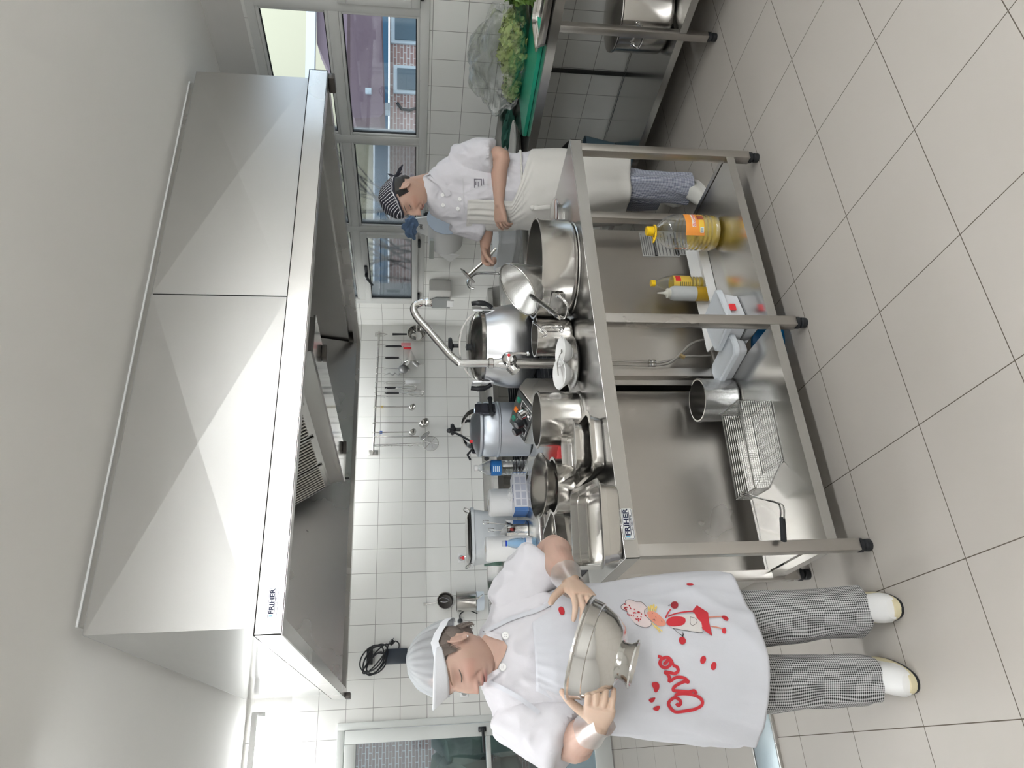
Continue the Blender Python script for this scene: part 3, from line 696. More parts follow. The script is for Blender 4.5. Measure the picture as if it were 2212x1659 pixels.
# two white bowls on a steel plate
c = Vector((1.395, 2.495, TZ)); pl = thing('steel_plate', 'round steel plate carrying two white bowls', 'plate', c)
obj('plate', B().lathe([(0,.002),(.07,.002),(.085,.010),(.108,.020),(.112,.024),(.107,.024),(.083,.013),(.068,.005),(0,.005)], c, 56), ST, pl)
CER = mat('white_ceramic', (.84,.84,.83), .12, coat=.5)
def bowl(c, tilt, axis, label, r=.064):
    t = thing('white_bowl', label, 'bowl', c, 'white bowls on the steel plate')
    mt = Matrix.Rotation(math.radians(tilt), 4, Vector(axis))
    obj('bowl', B().lathe([(0,0),(.022,0),(.024,.005),(.040,.014),(.052,.032),(r,.048),(r-.002,.050),(.050,.033),(.037,.016),(.02,.006),(0,.006)], c, 40, mtx=mt), CER, t)
    return t
bowl(Vector((1.432,2.475,TZ+.024)), 7, (1,.2,0), 'white ceramic bowl at the right of the plate, holding the bent spoon')
bowl(Vector((1.352,2.505,TZ+.032)), 12, (1,-.5,0), 'white ceramic bowl tilted at the left edge of the steel plate')
sp_ = thing('spoon', 'thin steel spoon resting across the two white bowls', 'spoon', c+Vector((0,0,.08)))
obj('handle', B().tube([c+Vector((-.065,-.02,.088)),c+Vector((-.01,-.015,.086)),c+Vector((.035,-.02,.070))],.0022,6,flat=1.8), ST, sp_)
obj('bowl', B().lathe([(0,-.002),(.008,.001),(.010,.004),(.009,.004),(0,0)], c+Vector((.043,-.022,.062)), 14), ST, sp_)
# gastronorm pans
def gn(name, label, c, w, l, h, rz=0, tx=0, ty=0, m_=STP, flange=.016, group=None):
    t = thing(name, label, 'pan', c, group)
    M_ = T(*c)@rotm('Z',rz)@rotm('X',tx)@rotm('Y',ty)
    def ring(s, z, r): return [M_@Vector((x,y,z)) for x,y in rrect(w+2*s, l+2*s, max(r+s,.004), 6)]
    R_ = [ring(-.014,0,.045), ring(-.008,.004,.045), ring(-.005,.012,.045), ring(-.001,h*.62,.045), ring(.003,h*.64,.045), ring(.004,h-.002,.045), ring(flange,h-.003,.03), ring(flange,h,.03), ring(.003,h+.001,.045), ring(.001,h*.64,.045), ring(-.004,h*.62,.045), ring(-.007,.012,.045), ring(-.012,.007,.045), ring(-.022,.004,.045)]
    obj('pan', B().loft(R_), m_, t, ang=30); return t
gn('gastronorm_pan', 'deepest rectangular steel pan at the left front corner of the island', (.690,2.385,TZ), .255, .43, .068, rz=-13)
gn('gastronorm_pan', 'lower of two nested steel pans near the middle front of the island', (.975,2.395,TZ), .20, .29, .050, rz=-8)
gn('gastronorm_pan', 'upper nested steel pan tilted over the pan below it', (.985,2.415,TZ+.034), .16, .29, .060, rz=-14, tx=-3)
# round basins
c = Vector((.935, 2.655, TZ)); t = thing('steel_basin', 'lower round steel basin of the tilted stack behind the square pans', 'basin', c)
obj('basin', B().lathe(pot_prof(.105,.115,rc=.03,lip=.008), c, 48), STP, t)
c2_ = c+Vector((-.005,-.01,.108)); t = thing('steel_basin', 'upper round steel basin, tilted, behind the square pans', 'basin', c2_)
mt = Matrix.Rotation(math.radians(6),4,Vector((1,.25,0)))
obj('basin', B().lathe([(0,0),(.06,0),(.09,.02),(.120,.058),(.127,.062),(.127,.066),(.118,.063),(.087,.024),(.058,.004),(0,.004)], c2_, 48, mtx=mt), STP, t)
c3 = Vector((.80, 2.80, .806)); gn('gastronorm_pan', 'shallow steel pan standing in the fryer behind the island', (.80,3.02,.807), .20, .28, .12, rz=8)
cl = thing('red_cloth', 'red cloth lying on the range behind the steel basins', 'cloth', (1.1,3.2,.80))
b = B(); vs = []; fs = []
for i in range(12):
    for j in range(10): vs.append((.95+i*.03, 3.05+j*.035, .816+.03*(noise.noise(Vector((i*.4,j*.5,1)))+.5)))
for i in range(11):
    for j in range(9): fs.append((i*10+j,i*10+j+1,(i+1)*10+j+1,(i+1)*10+j))
obj('cloth', b.geo(vs,fs), mat('red_cloth_fabric',(.62,.05,.05),.9), cl)
# ---- tap on the island
tp = thing('swivel_tap', 'tall chrome swivel tap rising from the back of the island', 'tap', (1.485,2.655,TZ))
TY = 2.655
def W2(x, y, Y=TY): return at(x, y, Y=Y)
q0 = W2(1100,785); q0.z = TZ
colx = W2(1150,785).x
obj('column', B().lathe([(0,0),(.03,0),(.03,.006),(.0215,.01),(.0215,.235),(0,.235)], (colx,TY,TZ), 28), ST, tp)
zb = TZ+.235
b = B().lathe([(.018,-.01),(.024,0),(.026,.03),(.024,.05),(.020,.06),(.018,.085),(.023,.088),(.023,.105),(.017,.11),(0,.11)], (colx,TY,zb), 28)
b.lathe([(0,-.036),(.022,-.034),(.030,-.02),(.032,0),(.030,.016),(.024,.026),(.012,.032),(0,.034)], (colx+.006,TY-.02,zb+.02), 28, mtx=rotm('X',75))
b.lathe([(0,-.03),(.022,-.03),(.027,-.01),(.027,.012),(.02,.028),(0,.03)], (colx-.012,TY+.005,zb+.008), 24, mtx=rotm('Y',60))
vb = obj('valve_body', b, CHR, tp)
obj('hot_mark', B().lathe([(0,0),(.006,0),(.006,.003),(0,.003)], (colx+.008,TY-.054,zb+.026), 12, mtx=rotm('X',80)), RED, vb)
lv = [Vector((colx+.012,TY-.05,zb+.018)), Vector((colx+.006,TY-.075,zb-.005)), Vector((colx-.004,TY-.09,zb-.05))]
obj('lever', B().tube(lv,[.007,.0055,.0045],10).lathe([(0,-.01),(.008,-.006),(.010,0),(.008,.006),(0,.01)], lv[-1], 14), CHR, vb)
zs_ = zb+.10
pts = [Vector((colx,TY,zs_)), W2(1000,785), W2(985,778), W2(968,762), W2(925,712), W2(903,688), W2(894,670), W2(897,660), W2(910,654), W2(918,654)]
obj('spout', B().tube(spline(pts,6), .0165, 16), CHR, tp)
e = pts[-1]; obj('spout_nut', B().lathe([(0,-.03),(.017,-.03),(.0195,-.026),(.0195,-.006),(.017,0),(0,0)], e, 16), CHR, tp)
# hoses below
HOSE = mat('braided_hose', (.55,.53,.50), .4, .8); noise_bump(HOSE, 600, .6, .001)
def pth(pp, Y): return [at(x,y,Y=Y) for x,y in pp]
for k, pp in enumerate((((1305,779),(1400,782),(1425,783),(1455,776),(1480,770),(1520,769),(1560,766),(1588,766)), ((1305,787),(1400,789),(1425,788),(1450,782),(1475,760),(1495,742),(1525,734),(1555,745),(1575,775),(1595,792)))):
    Yh = 2.715-.012*k
    P_ = spline(pth(pp, Yh), 6); 
    for q in P_: q.z = max(q.z, .165)
    hs_ = obj('hose', B().tube(P_, .0055 if k == 0 else .0065, 8), HOSE, tp)
    jj = at(1408, 782+6*k, Y=Yh); obj('hose_joint', B().lathe([(0,-.018),(.009,-.018),(.011,-.012),(.011,.0),(.008,.004),(.011,.008),(.011,.016),(0,.02)], jj, 8), ST, hs_)
jt = at(1474, 770, Y=2.70); obj('hose_tee', B().lathe([(0,-.014),(.010,-.012),(.010,.012),(0,.014)], jt, 6, mtx=rotm('Y',35)), mat('brass',(.5,.38,.2),.35,1), tp)
# ---- cookers on the range
def knob_t(b, p, r=.03): b.lathe([(0,0),(.010,0),(.010,.030),(.014,.034),(r,.040),(r+.004,.048),(r,.058),(0,.060)], p, 24)
# belly pressure kettle
c = Vector((1.90, 3.22, .887)); R2 = .205
k2 = thing('pressure_kettle', 'large bellied steel pressure kettle with a domed lid and black side grips', 'pressure cooker', c)
obj('body', B().lathe([(0,0),(.15,0),(.185,.02),(R2+.012,.07),(R2+.012,.13),(R2,.19),(.188,.24),(.182,.262),(.186,.27),(.178,.272),(.172,.262)], c, 64), ALU, k2)
obj('lid', B().lathe([(.188,.268),(.190,.285),(.182,.292),(.165,.312),(.12,.335),(.06,.348),(0,.352)], c, 64), STP, k2)
ang = math.atan2((CAM-c).y,(CAM-c).x)
for sgn in (-1, 1):
    d = Vector((math.cos(ang+sgn*1.35), math.sin(ang+sgn*1.35), 0)); s_ = Vector((-d.y,d.x,0))
    z = .285
    q = c+d*.19+Vector((0,0,z-.03))
    b = B().prism([q+s_*a+Vector((0,0,zz)) for a,zz in ((-.03,-.04),(.03,-.04),(.026,.02),(.012,.035),(-.012,.035),(-.026,.02))], d*.006)
    b.prism([q+s_*a+Vector((0,0,zz)) for a,zz in ((-.05,.02),(.05,.02),(.045,.07),(-.045,.07))], d*.01, bev=.003)
    br_ = obj('handle_bracket', b, ALU, k2)
    b = B().tube(spline([q+d*.012+Vector((0,0,-.03)),q+d*.03+Vector((0,0,.0)),q+d*.034+Vector((0,0,.04)),q+d*.03+Vector((0,0,.075))],5), [.011]*6+[.014]*5+[.012]*5, 12)
    obj('grip', b, BLK, br_)
s_ = Vector((-math.sin(ang), math.cos(ang), 0))
arch = spline([c+s_*a+Vector((0,0,z)) for a,z in ((-.185,.265),(-.16,.325),(-.09,.372),(0,.386),(.09,.372),(.16,.325),(.185,.265))],5)
rings = [[p+Vector((0,0,.006))+Vector((math.cos(ang),math.sin(ang),0))*.022, p+Vector((0,0,.006))-Vector((math.cos(ang),math.sin(ang),0))*.022, p-Vector((0,0,.002))-Vector((math.cos(ang),math.sin(ang),0))*.022, p-Vector((0,0,.002))+Vector((math.cos(ang),math.sin(ang),0))*.022] for p in arch]
obj('clamp_arch', B().loft(rings), CHR, k2)
b = B(); knob_t(b, c+Vector((0,0,.386)), .040); obj('clamp_knob', b, BLK, k2)
obj('valve', B().lathe([(0,0),(.016,0),(.016,.03),(0,.034)], c+Vector((-.06,-.09,.33)), 12), BLK, k2)
# straight sided pressure cooker
c = at(1100, 927, Y=3.52); c.z = .887; R1 = .146
k1 = thing('pressure_cooker', 'straight sided dull aluminium pressure cooker with black lid clamp', 'pressure cooker', c)
DAL = steel('dull_aluminium', (.62,.66,.72), .45, .05, scale=10)
obj('body', B().lathe([(0,0),(R1-.01,0),(R1,.012),(R1,.170),(R1+.003,.174),(R1+.003,.180),(R1,.184),(R1,.245),(R1-.01,.262),(R1-.008,.266),(0,.266)], c, 64), DAL, k1)
obj('lid', B().lathe([(0,.262),(R1-.004,.262),(R1+.002,.268),(R1+.002,.280),(R1-.006,.287),(R1-.02,.292),(.06,.318),(0,.324)], c, 64), DAL, k1)
ang = math.atan2((CAM-c).y,(CAM-c).x)+.75
dd = Vector((math.cos(ang),math.sin(ang),0)); s_ = Vector((-dd.y,dd.x,0))
for sgn in (1,-1):
    q = c+dd*sgn*R1
    b = B().prism([q+dd*sgn*.004+s_*a+Vector((0,0,z)) for a,z in ((-.03,.20),(.03,.20),(.038,.25),(.03,.305),(-.03,.305),(-.038,.25))], dd*sgn*.012, bev=.002)
    b2 = obj('clamp_bracket', b, mat('dark_chrome',(.10,.10,.12),.2,.8), k1)
    obj('grip', B().tube([q+dd*sgn*.03+s_*-.055+Vector((0,0,.225)), q+dd*sgn*.034+s_*-.03+Vector((0,0,.225)), q+dd*sgn*.034+s_*.03+Vector((0,0,.225)), q+dd*sgn*.03+s_*.055+Vector((0,0,.225))],[.014,.010,.010,.014],12), BLK, b2)
arch = spline([c+dd*a+Vector((0,0,z)) for a,z in ((-R1-.004,.27),(-R1+.02,.33),(-.06,.362),(0,.368),(.06,.362),(R1-.02,.33),(R1+.004,.27))],5)
rings = [[p+Vector((0,0,.005))+s_*.016, p+Vector((0,0,.005))-s_*.016, p-Vector((0,0,.003))-s_*.016, p-Vector((0,0,.003))+s_*.016] for p in arch]
obj('clamp_arch', B().loft(rings), CHR, k1)
b = B(); knob_t(b, c+Vector((0,0,.368)), .028); obj('clamp_knob', b, BLK, k1)
v0 = c-dd*.02+s_*.06+Vector((0,0,.318))
obj('valve', B().lathe([(0,0),(.008,0),(.008,.02),(.013,.022),(.013,.032),(0,.034)], c+Vector((.05,.0,.318)), 12), BLK, k1)
obj('release_lever', B().tube([c+Vector((-.02,-.03,.43)), c+Vector((-.06,-.05,.37)), c+Vector((-.10,-.07,.325)), c+Vector((-.135,-.06,.318)), c+Vector((-.165,-.05,.345)), c+Vector((-.19,-.04,.33))],.006,8).lathe([(0,-.014),(.012,-.008),(.014,0),(.01,.01),(0,.014)], c+Vector((-.02,-.03,.435)), 12), BLK, k1)
obj('safety_cap', B().lathe([(0,0),(.009,0),(.009,.014),(0,.016)], c+Vector((-.10,-.07,.318)), 10), RED, k1)
# shallow pans further along the range
def pan(name, label, c, r, h, m_, hang=None, tilt=None):
    t = thing(name, label, 'pan', c); obj('pan', B().lathe(pot_prof(r,h,rc=.02,lip=.006), c, 48), m_, t)
    if hang is not None: obj('handle', loop_handle(c, hang, r, h-.01, w=.07, out=.05, th=.005), CHR, t)
    return t
c = Vector((2.16, 3.80, .887)); pan('wide_pan', 'wide shallow steel pan with a loop handle beyond the conical strainer', c, .17, .07, STP, hang=math.atan2(-c.y,-c.x)-.2)
c = Vector((2.17, 3.82, .96)); t = thing('pan_lid', 'big dull steel lid lying on the wide pan beyond the strainer', 'lid', c)
obj('lid', B().lathe([(0,0),(.165,0),(.172,.006),(.165,.012),(.11,.034),(0,.046)], c, 48), DAL, t); obj('lid_knob', B().lathe([(0,.046),(.008,.046),(.012,.06),(.02,.066),(.02,.072),(0,.076)], c, 16), STP, t)
c = Vector((2.05, 3.05, .885)); t = pan('oil_pan', 'small shallow pan with yellow oil in it, right of the bellied kettle', Vector((2.02,2.98,.885)), .075, .06, STP)
obj('oil', B().lathe([(0,.035),(.07,.035),(.07,.036),(0,.036)], Vector((2.02,2.98,.885)), 32), mat('oil_surface',(.45,.35,.08),.1), t)
# gooseneck tap
g0 = at(1062, 590, Y=4.15); g0.z = SZ1
gt = thing('gooseneck_tap', 'small gooseneck tap curving over the sink beyond the conical strainer', 'tap', g0)
gp = [g0, at(1035,590,Y=4.15), at(1020,596,Y=4.15), at(1011,608,Y=4.15), at(1014,620,Y=4.15), at(1024,624,Y=4.15)]
obj('spout', B().tube(spline(gp,6), .010, 12), CHR, gt); obj('base', B().lathe([(0,0),(.022,0),(.018,.012),(0,.02)], g0, 16), CHR, gt)
# white tub with peeled potatoes
c = at(1098, 500, Z=SZ1); c = Vector((2.88, 3.50, SZ1))
tb = thing('white_tub', 'white plastic tub of peeled potatoes the man works over', 'tub', c)
PLT = mat('milky_plastic', (.78,.80,.82), .35)
R_ = []
M_ = T(*c)@rotm('Z',0)
def rg(s, z): return [M_@Vector((x,y,z)) for x,y in rrect(.36+2*s,.30+2*s,.04)]
obj('tub', B().loft([rg(-.03,0), rg(-.02,.01), rg(0,.10), rg(.012,.10), rg(.012,.112), rg(-.004,.112), rg(-.025,.014), rg(-.04,.012)]), PLT, tb)
POT = mat('peeled_potato', (.78,.68,.38), .4); noise_bump(POT, 30, .3, .003)
rnd = random.Random(2)
for k, (x, y, s) in enumerate(((-.10,.02,1),(0,-.03,1.1),(.09,.04,.9),(-.03,.07,.9),(.05,-.05,1))):
    tb_ = bmesh.new(); bmesh.ops.create_icosphere(tb_, subdivisions=3, radius=1)
    for v in tb_.verts: v.co = Vector((v.co.x*.048*s, v.co.y*.036*s, v.co.z*.034*s))*(1+.12*noise.noise(v.co*1.4+Vector((k*3,0,0)))); v.co = rotm('Z',k*50)@v.co+c+Vector((x,y,.055))
    bq = B(); bq.take(tb_)
    tag(obj('potato', bq, POT), 'peeled potato lying in the white tub in front of the man', 'potato', 'peeled potatoes in the white tub')
# ---- utensil rail on the back wall
YW = YB-.001
def wp(x, y, d=.04): return at(x, y, Y=YW-d)
r0, r1 = wp(819,717,.045), wp(806,974,.045)
rail = thing('utensil_rail', 'long horizontal steel hook rail on the tiled back wall', 'rail', (r0+r1)/2)
obj('bar', B().tube([r0,r1],.010,12), ST, rail)
for q in (r0, r1):
    obj('bracket', B().box((q.x-.025,YW-.004,q.z-.04),(q.x+.025,YW-.0005,q.z+.04),.001).tube([(q.x,YW-.004,q.z),(q.x,YW-.045,q.z)],.008,8), ST, rail)
def hook(y, x1, n=[0]):
    a = wp(819-(y-717)*.05, y, .045); e = wp(x1, y+1, .03)
    pts = [a+Vector((0,.012,-.004)), a+Vector((0,0,.013)), a+Vector((0,-.014,0)), a+Vector((.005,-.004,-.03)), a.lerp(e,.6)+Vector((.012,0,0)), e+Vector((.004,-.004,-.012)), e+Vector((-.004,-.008,0)), e+Vector((-.012,-.008,.018))]
    return obj('hook', B().tube(spline(pts,4),.0022,6), ST, rail)
for y in (722,746,772,796,808,826,838,848,856): hook(y, 834)
UB = mat('utensil_black', (.02,.02,.022), .5)
def uthing(name, label, cat, x, y): return thing(name, label, cat, wp(x, y, .03))
def vtube(x0, x1, y, r, d=.03, n=8, flat=1.0): return B().tube([wp(x0,y,d), wp((x0+x1)/2,y,d), wp(x1,y,d)], r, n, flat=flat)
def disc(x, y, r, h, d=.03, th=.002, tilt=90):
    """open dish facing the room"""
    c = wp(x, y, d); return c, rotm('X', tilt)
t = uthing('food_mill', 'round steel food mill with black handle, nearest the corner on the rail', 'food mill', 900, 722)
c, mx = disc(900, 722, 0, 0, .05)
obj('bowl', B().lathe([(.05,-.035),(.078,-.01),(.084,.02),(.088,.03),(.084,.03),(.075,-.008),(.05,-.03)], c, 32, mtx=mx), STP, t)
obj('strainer_disc', B().lathe([(0,-.03),(.05,-.03),(.05,-.033),(0,-.033)], c, 24, mtx=mx), SPF, t)
obj('blade', B().prism([c+Vector((.045*math.cos(a),-.02,.045*math.sin(a))) for a in (.3,1.2,2.1,3.0)], (0,.003,0)), STP, t)
obj('cross_bar', B().box(c+Vector((-.084,-.035,-.006)), c+Vector((.084,-.031,.006))), ST, t)
obj('handle', vtube(879,848,722,[.009,.010,.012],.03), UB, t)
obj('crank', B().tube([c+Vector((0,-.03,0)),c+Vector((.03,-.05,.04))],.005,6).tube([c+Vector((.03,-.05,.04)),c+Vector((.03,-.08,.04))],.009,8), UB, t)
t = uthing('spatula', 'red and pink spatula pair with black handles on the rail', 'spatula', 865, 748)
obj('handle', vtube(833,868,748,[.010,.013,.011],.03,8,.6), UB, t)
c = wp(877,744); obj('blade', B().box(c+Vector((-.018,-.004,-.045)), c+Vector((.018,.004,.045)), .003), mat('pink_silicone',(.75,.30,.32),.5), t)
c = wp(880,752); obj('blade', B().box(c+Vector((-.014,-.003,-.038)), c+Vector((.014,.003,.038)), .003), RED, t)
t = uthing('conical_sieve', 'shiny conical sieve lying sideways on its hook with a black handle', 'sieve', 893, 770)
c = wp(888,787,.05); mx = Matrix.Rotation(math.radians(90),4,'Y')@rotm('X',0)
obj('cone', B().lathe([(.075,0),(.072,.004),(.006,.145),(0,.148),(.004,.14),(.068,.004)], c, 32, mtx=mx), SPF, t)
obj('rim', B().tube([c+mx@Vector((.076*math.cos(a),.076*math.sin(a),0)) for a in [2*PI*i/32 for i in range(32)]], .003, 6, closed=True), ST, t)
obj('handle', vtube(832,862,773,[.011,.012,.010]), UB, t)
obj('neck', B().tube([wp(862,773),wp(868,780),wp(866,787,.05)],.003,6).tube([wp(905,787,.05),wp(914,787,.05)],.004,6), ST, t)
t = uthing('small_strainer', 'small round wire strainer with a thin handle on the rail', 'strainer', 872, 797)
c = wp(872,797)
obj('ring', B().tube([c+Vector((.045*math.cos(a),0,.045*math.sin(a))) for a in [2*PI*i/24 for i in range(24)]], .003, 6, closed=True).tube([c+Vector((0,0,.045)),wp(835,796)],.003,6).tube([c+Vector((0,0,-.045)),c+Vector((0,0,-.06))],.003,6), ST, t)
MESHM = mat('grey_mesh', (.25,.25,.25), .5, .6)
obj('mesh', B().lathe([(.043,0),(.035,-.02),(.02,-.032),(0,-.036),(.02,-.031),(.034,-.019)], c, 20, mtx=rotm('X',-90)), MESHM, t)
t = uthing('bent_spoon_set', 'small bundle of crinkled steel clips on the rail beside the wire strainer', 'clips', 850, 808)
obj('clips', B().tube(spline([wp(835,808),wp(842,806),wp(848,810),wp(854,806),wp(860,810),wp(864,807)],4),.005,6,flat=2), ST, t)
for k,(y,x1,lab) in enumerate(((824,908,'white plastic spatula hanging beside the whisks, the longer of two'),(829,894,'white plastic spatula hanging beside the whisks, the shorter of two'))):
    t = uthing('plastic_spatula', lab, 'spatula', 850, y)
    obj('handle', vtube(834,876,y,.004), ST, t)
    a = wp(875,y); e = wp(x1,y); obj('blade', B().box(Vector((a.x-.022+.012*k,a.y-.004+.012*k,e.z)), Vector((a.x+.018,a.y+.002+.012*k,a.z)), .003), WHT, t)
for k,(y,xh,x1,lab) in enumerate(((838,855,900,'shorter wire whisk with black handle on the rail'),(849,862,916,'longer wire whisk with black handle on the rail'))):
    t = uthing('whisk', lab, 'whisk', 850, y)
    obj('handle', vtube(831,xh,y,[.011,.010,.009]), UB, t)
    b = B(); a, e = wp(xh,y), wp(x1,y); Ln = a.z-e.z
    for j in range(5):
        an = PI*j/5; d = Vector((math.cos(an),math.sin(an)*.9,0))
        pts = [a+d*.004, a+d*.012-Vector((0,0,Ln*.3)), a+d*.032-Vector((0,0,Ln*.7)), a+d*.024-Vector((0,0,Ln*.93)), e]
        pts += [Vector((2*a.x-q.x, 2*a.y-q.y, q.z)) for q in pts[-2::-1]]
        b.tube(spline(pts,4), .0013, 4)
    obj('wires', b, ST, t)
def ladle(y, x0, xh, bx_, by, rb, label, name='ladle', mark=None, deep=True, cat='ladle'):
    t = uthing(name, label, cat, (x0+xh)/2, y)
    obj('handle', B().tube([wp(x0-6,y+1,.05),wp(x0-9,y+1,.06),wp(x0-4,y,.062),wp(x0+10,y,.05),wp(xh,by,.03)],.0055,6,flat=1.5), ST, t)
    c = wp(bx_,by,.05)
    mx = Matrix.Rotation(math.radians(-70 if deep else -90),4,'Y')@rotm('X',15)
    obj('bowl', B().lathe([(0,-rb*.8),(rb*.5,-rb*.7),(rb*.85,-rb*.4),(rb,0),(rb*1.02,0),(rb*.98,.002),(rb*.8,-rb*.35),(rb*.45,-rb*.65),(0,-rb*.74)], c, 28, mtx=rotm('Z',20)@rotm('Y',55)), STP, t)
    if mark: q = wp(x0+8,y,.045); obj('colour_band', B().box(q+Vector((-.011,-.006,-.012)),q+Vector((.011,.002,.012))), mark, t)
    return t
ladle(879,817,884,890,879,.037,'steel ladle with a yellow band on its handle',mark=YEL)
ladle(913,815,904,916,913,.052,'largest round ladle on the rail, with a long plain handle')
ladle(934,815,884,891,933,.037,'steel ladle with a blue band beside the wire skimmers',mark=BLUE)
t = uthing('small_skimmer', 'small tilted mesh skimmer half hidden behind the big round one', 'skimmer', 850, 943)
obj('handle', B().tube([wp(808,943,.05),wp(812,943,.06),wp(905,943,.03)],.005,6), ST, t)
c = wp(918,941,.05); M_ = T(*c)@rotm('Y',35)@rotm('X',35)
obj('ring', B().tube([M_@Vector((.052*math.cos(a),.052*math.sin(a),0)) for a in [2*PI*i/24 for i in range(24)]],.0025,6,closed=True), ST, t)
def net(M_, R, step, r):
    b = B(); k = int(R/step)
    for i in range(-k,k+1):
        h = math.sqrt(max(R*R-(i*step)**2,0))
        b.tube([M_@Vector((i*step,-h,0)),M_@Vector((i*step,h,0))],r,3); b.tube([M_@Vector((-h,i*step,0)),M_@Vector((h,i*step,0))],r,3)
    return b
obj('mesh', net(M_,.051,.006,.0006), MESHM, t)
t = uthing('spider_skimmer', 'big round wire skimmer with crossing braces at the left end of the rail', 'skimmer', 870, 960)
obj('handle', B().tube([wp(806,961,.06),wp(912,957,.04)],.003,6).tube([wp(806,964,.06),wp(912,961,.04)],.003,6).tube(spline([wp(806+10*k,(961 if k%2 else 964),.055) for k in range(11)],2),.0015,4), ST, t)
c = wp(930,958,.045); M_ = T(*c)@rotm('X',90)
obj('ring', B().tube([M_@Vector((.071*math.cos(a),.071*math.sin(a),0)) for a in [2*PI*i/32 for i in range(32)]],.003,6,closed=True), ST, t)
b = B()
for a in (.2,1.25,2.3): b.tube([M_@Vector((.071*math.cos(a),.071*math.sin(a),-.003)),M_@Vector((-.071*math.cos(a+.25),-.071*math.sin(a+.25),-.003))],.0022,5)
obj('braces', b, ST, t); obj('mesh', net(M_,.070,.006,.0005), MESHM, t)
# ---- more things on the back wall
def socket(x0, x1, y0, y1, label):
    a, c = at(x0,y1,Y=YW), at(x1,y0,Y=YW); t = thing('wall_socket', label, 'socket', ((a.x+c.x)/2,YW,c.z))
    obj('plate', B().box((a.x,YW-.010,c.z),(c.x,YW-.0005,a.z),.003), WHT, t)
    obj('recess', B().lathe([(0,0),(.020,0),(.020,-.004),(.024,-.004),(.024,.002),(0,.002)], ((a.x+c.x)/2,YW-.012,(a.z+c.z)/2), 20, mtx=rotm('X',90)), mat('socket_shade',(.45,.45,.45),.5), t)
    return t
socket(990,1003,1196,1216,'white wall socket behind the red capped bottle, left of the white bin')
s2 = socket(985,1003,1334,1352,'white double socket with a black plug behind the woman\'s neck')
socket(994,1012,1486,1506,'white socket in front of the woman\'s face near the door')
q = at(994,1342,Y=YW-.02); obj('plug', B().lathe([(0,0),(.018,0),(.016,.03),(0,.035)], q, 14, mtx=rotm('X',90)).tube(spline([q+Vector((0,-.03,0)),q+Vector((.05,-.03,.0)),q+Vector((.08,-.02,-.06)),q+Vector((.05,-.02,-.14))],5),.005,6), BLK, s2)
t = uthing('wall_sticker', 'small worn sticker on the tiles in front of the woman\'s forehead', 'sticker', 966, 1500)
a, c = at(962,1507,Y=YW), at(972,1496,Y=YW); obj('sheet', B().box((a.x,YW-.002,c.z),(c.x,YW-.0005,a.z)), mat('sticker_grey',(.55,.56,.57),.5), t)
# hanging saucepan (dark inside) and pot
t = uthing('frying_pan', 'small dark saucepan hanging open side out above the steel pot', 'saucepan', 962, 1298)
c = wp(962,1298,.05)
obj('body', B().lathe([(0,-.045),(.055,-.045),(.062,-.03),(.066,.012),(.070,.014),(.064,.014),(.058,-.03),(.05,-.040),(0,-.040)], c, 36, mtx=rotm('X',90)), STP, t)
obj('inside', B().lathe([(0,-.0385),(.05,-.0385),(.057,-.03),(.062,.0),(.060,.0),(.055,-.03),(0,-.036)], c, 32, mtx=rotm('X',90)), mat('pan_dark',(.06,.055,.05),.35,.5), t)
a, e = wp(944,1302,.035), wp(915,1305,.03)
obj('handle', B().tube([a,a.lerp(e,.5),e],[.006,.007,.012],8,flat=.5), ST, t)
obj('hanger_clip', B().tube(spline([c+Vector((.01,-.03,.05)),c+Vector((.02,-.03,.02)),c+Vector((0,-.03,-.03)),c+Vector((-.015,-.03,.0)),c+Vector((-.01,-.03,.04))],4),.004,6), CHR, t)
t = uthing('measuring_pot', 'straight steel pot hanging on the wall beside the woman\'s shoulder', 'pot', 1000, 1298)
c = at(1028,1298,Y=YW-.09)
obj('body', B().lathe(pot_prof(.078,.155,rc=.008), c, 40), STP, t); obj('seam', B().box(c+Vector((-.002,-.080,.0)),c+Vector((.002,-.077,.15))), STD, t)
obj('shelf_hook', B().tube(spline([c+Vector((0,-.08,.0)),c+Vector((.01,-.10,-.02)),c+Vector((.03,-.09,-.05))],4),.006,6), ST, t)
t = uthing('white_canister', 'pale plastic canister under the hanging steel pot', 'canister', 1030, 1300)
obj('body', B().lathe([(0,-.06),(.074,-.06),(.076,0),(0,0)], c+Vector((0,0,-.003)), 32), mat('pale_plastic',(.60,.66,.72),.4), t)
# knife rack with coiled black cable
t = uthing('black_wall_box', 'black wall box left of the rail with a coiled black cable hanging from it', 'wall box', 830, 1418)
a, c = wp(832,1436,.0), wp(880,1402,.0); obj('box', B().box((a.x,YW-.06,c.z),(c.x,YW-.001,a.z),.004), mat('navy_black',(.03,.04,.055),.4), t)
a, c = wp(792,1437,.0), wp(806,1402,.0); obj('bracket', B().box((a.x,YW-.05,c.z),(c.x,YW-.001,a.z),.003), BLK, t)
b = B(); rnd = random.Random(4); cc = wp(808,1430,.05)
for k in range(5):
    ph = rnd.uniform(0,6); ax_, az_ = rnd.uniform(.07,.11), rnd.uniform(.06,.10); ox, oz = rnd.uniform(-.02,.03), rnd.uniform(-.02,.02)
    b.tube([cc+Vector((ox+ax_*math.cos(a+ph*.2),-.01-.006*k+.004*math.sin(3*a),oz+az_*math.sin(a))) for a in [2*PI*i/28 for i in range(28)]], .0055, 6, closed=True)
b.tube(spline([cc+Vector((.10,-.02,.03)),wp(845,1390,.05),wp(855,1385,.05),wp(862,1392,.05),wp(858,1405,.04),wp(835,1408,.04)],5),.005,6)
obj('cable', b, BLK, t)
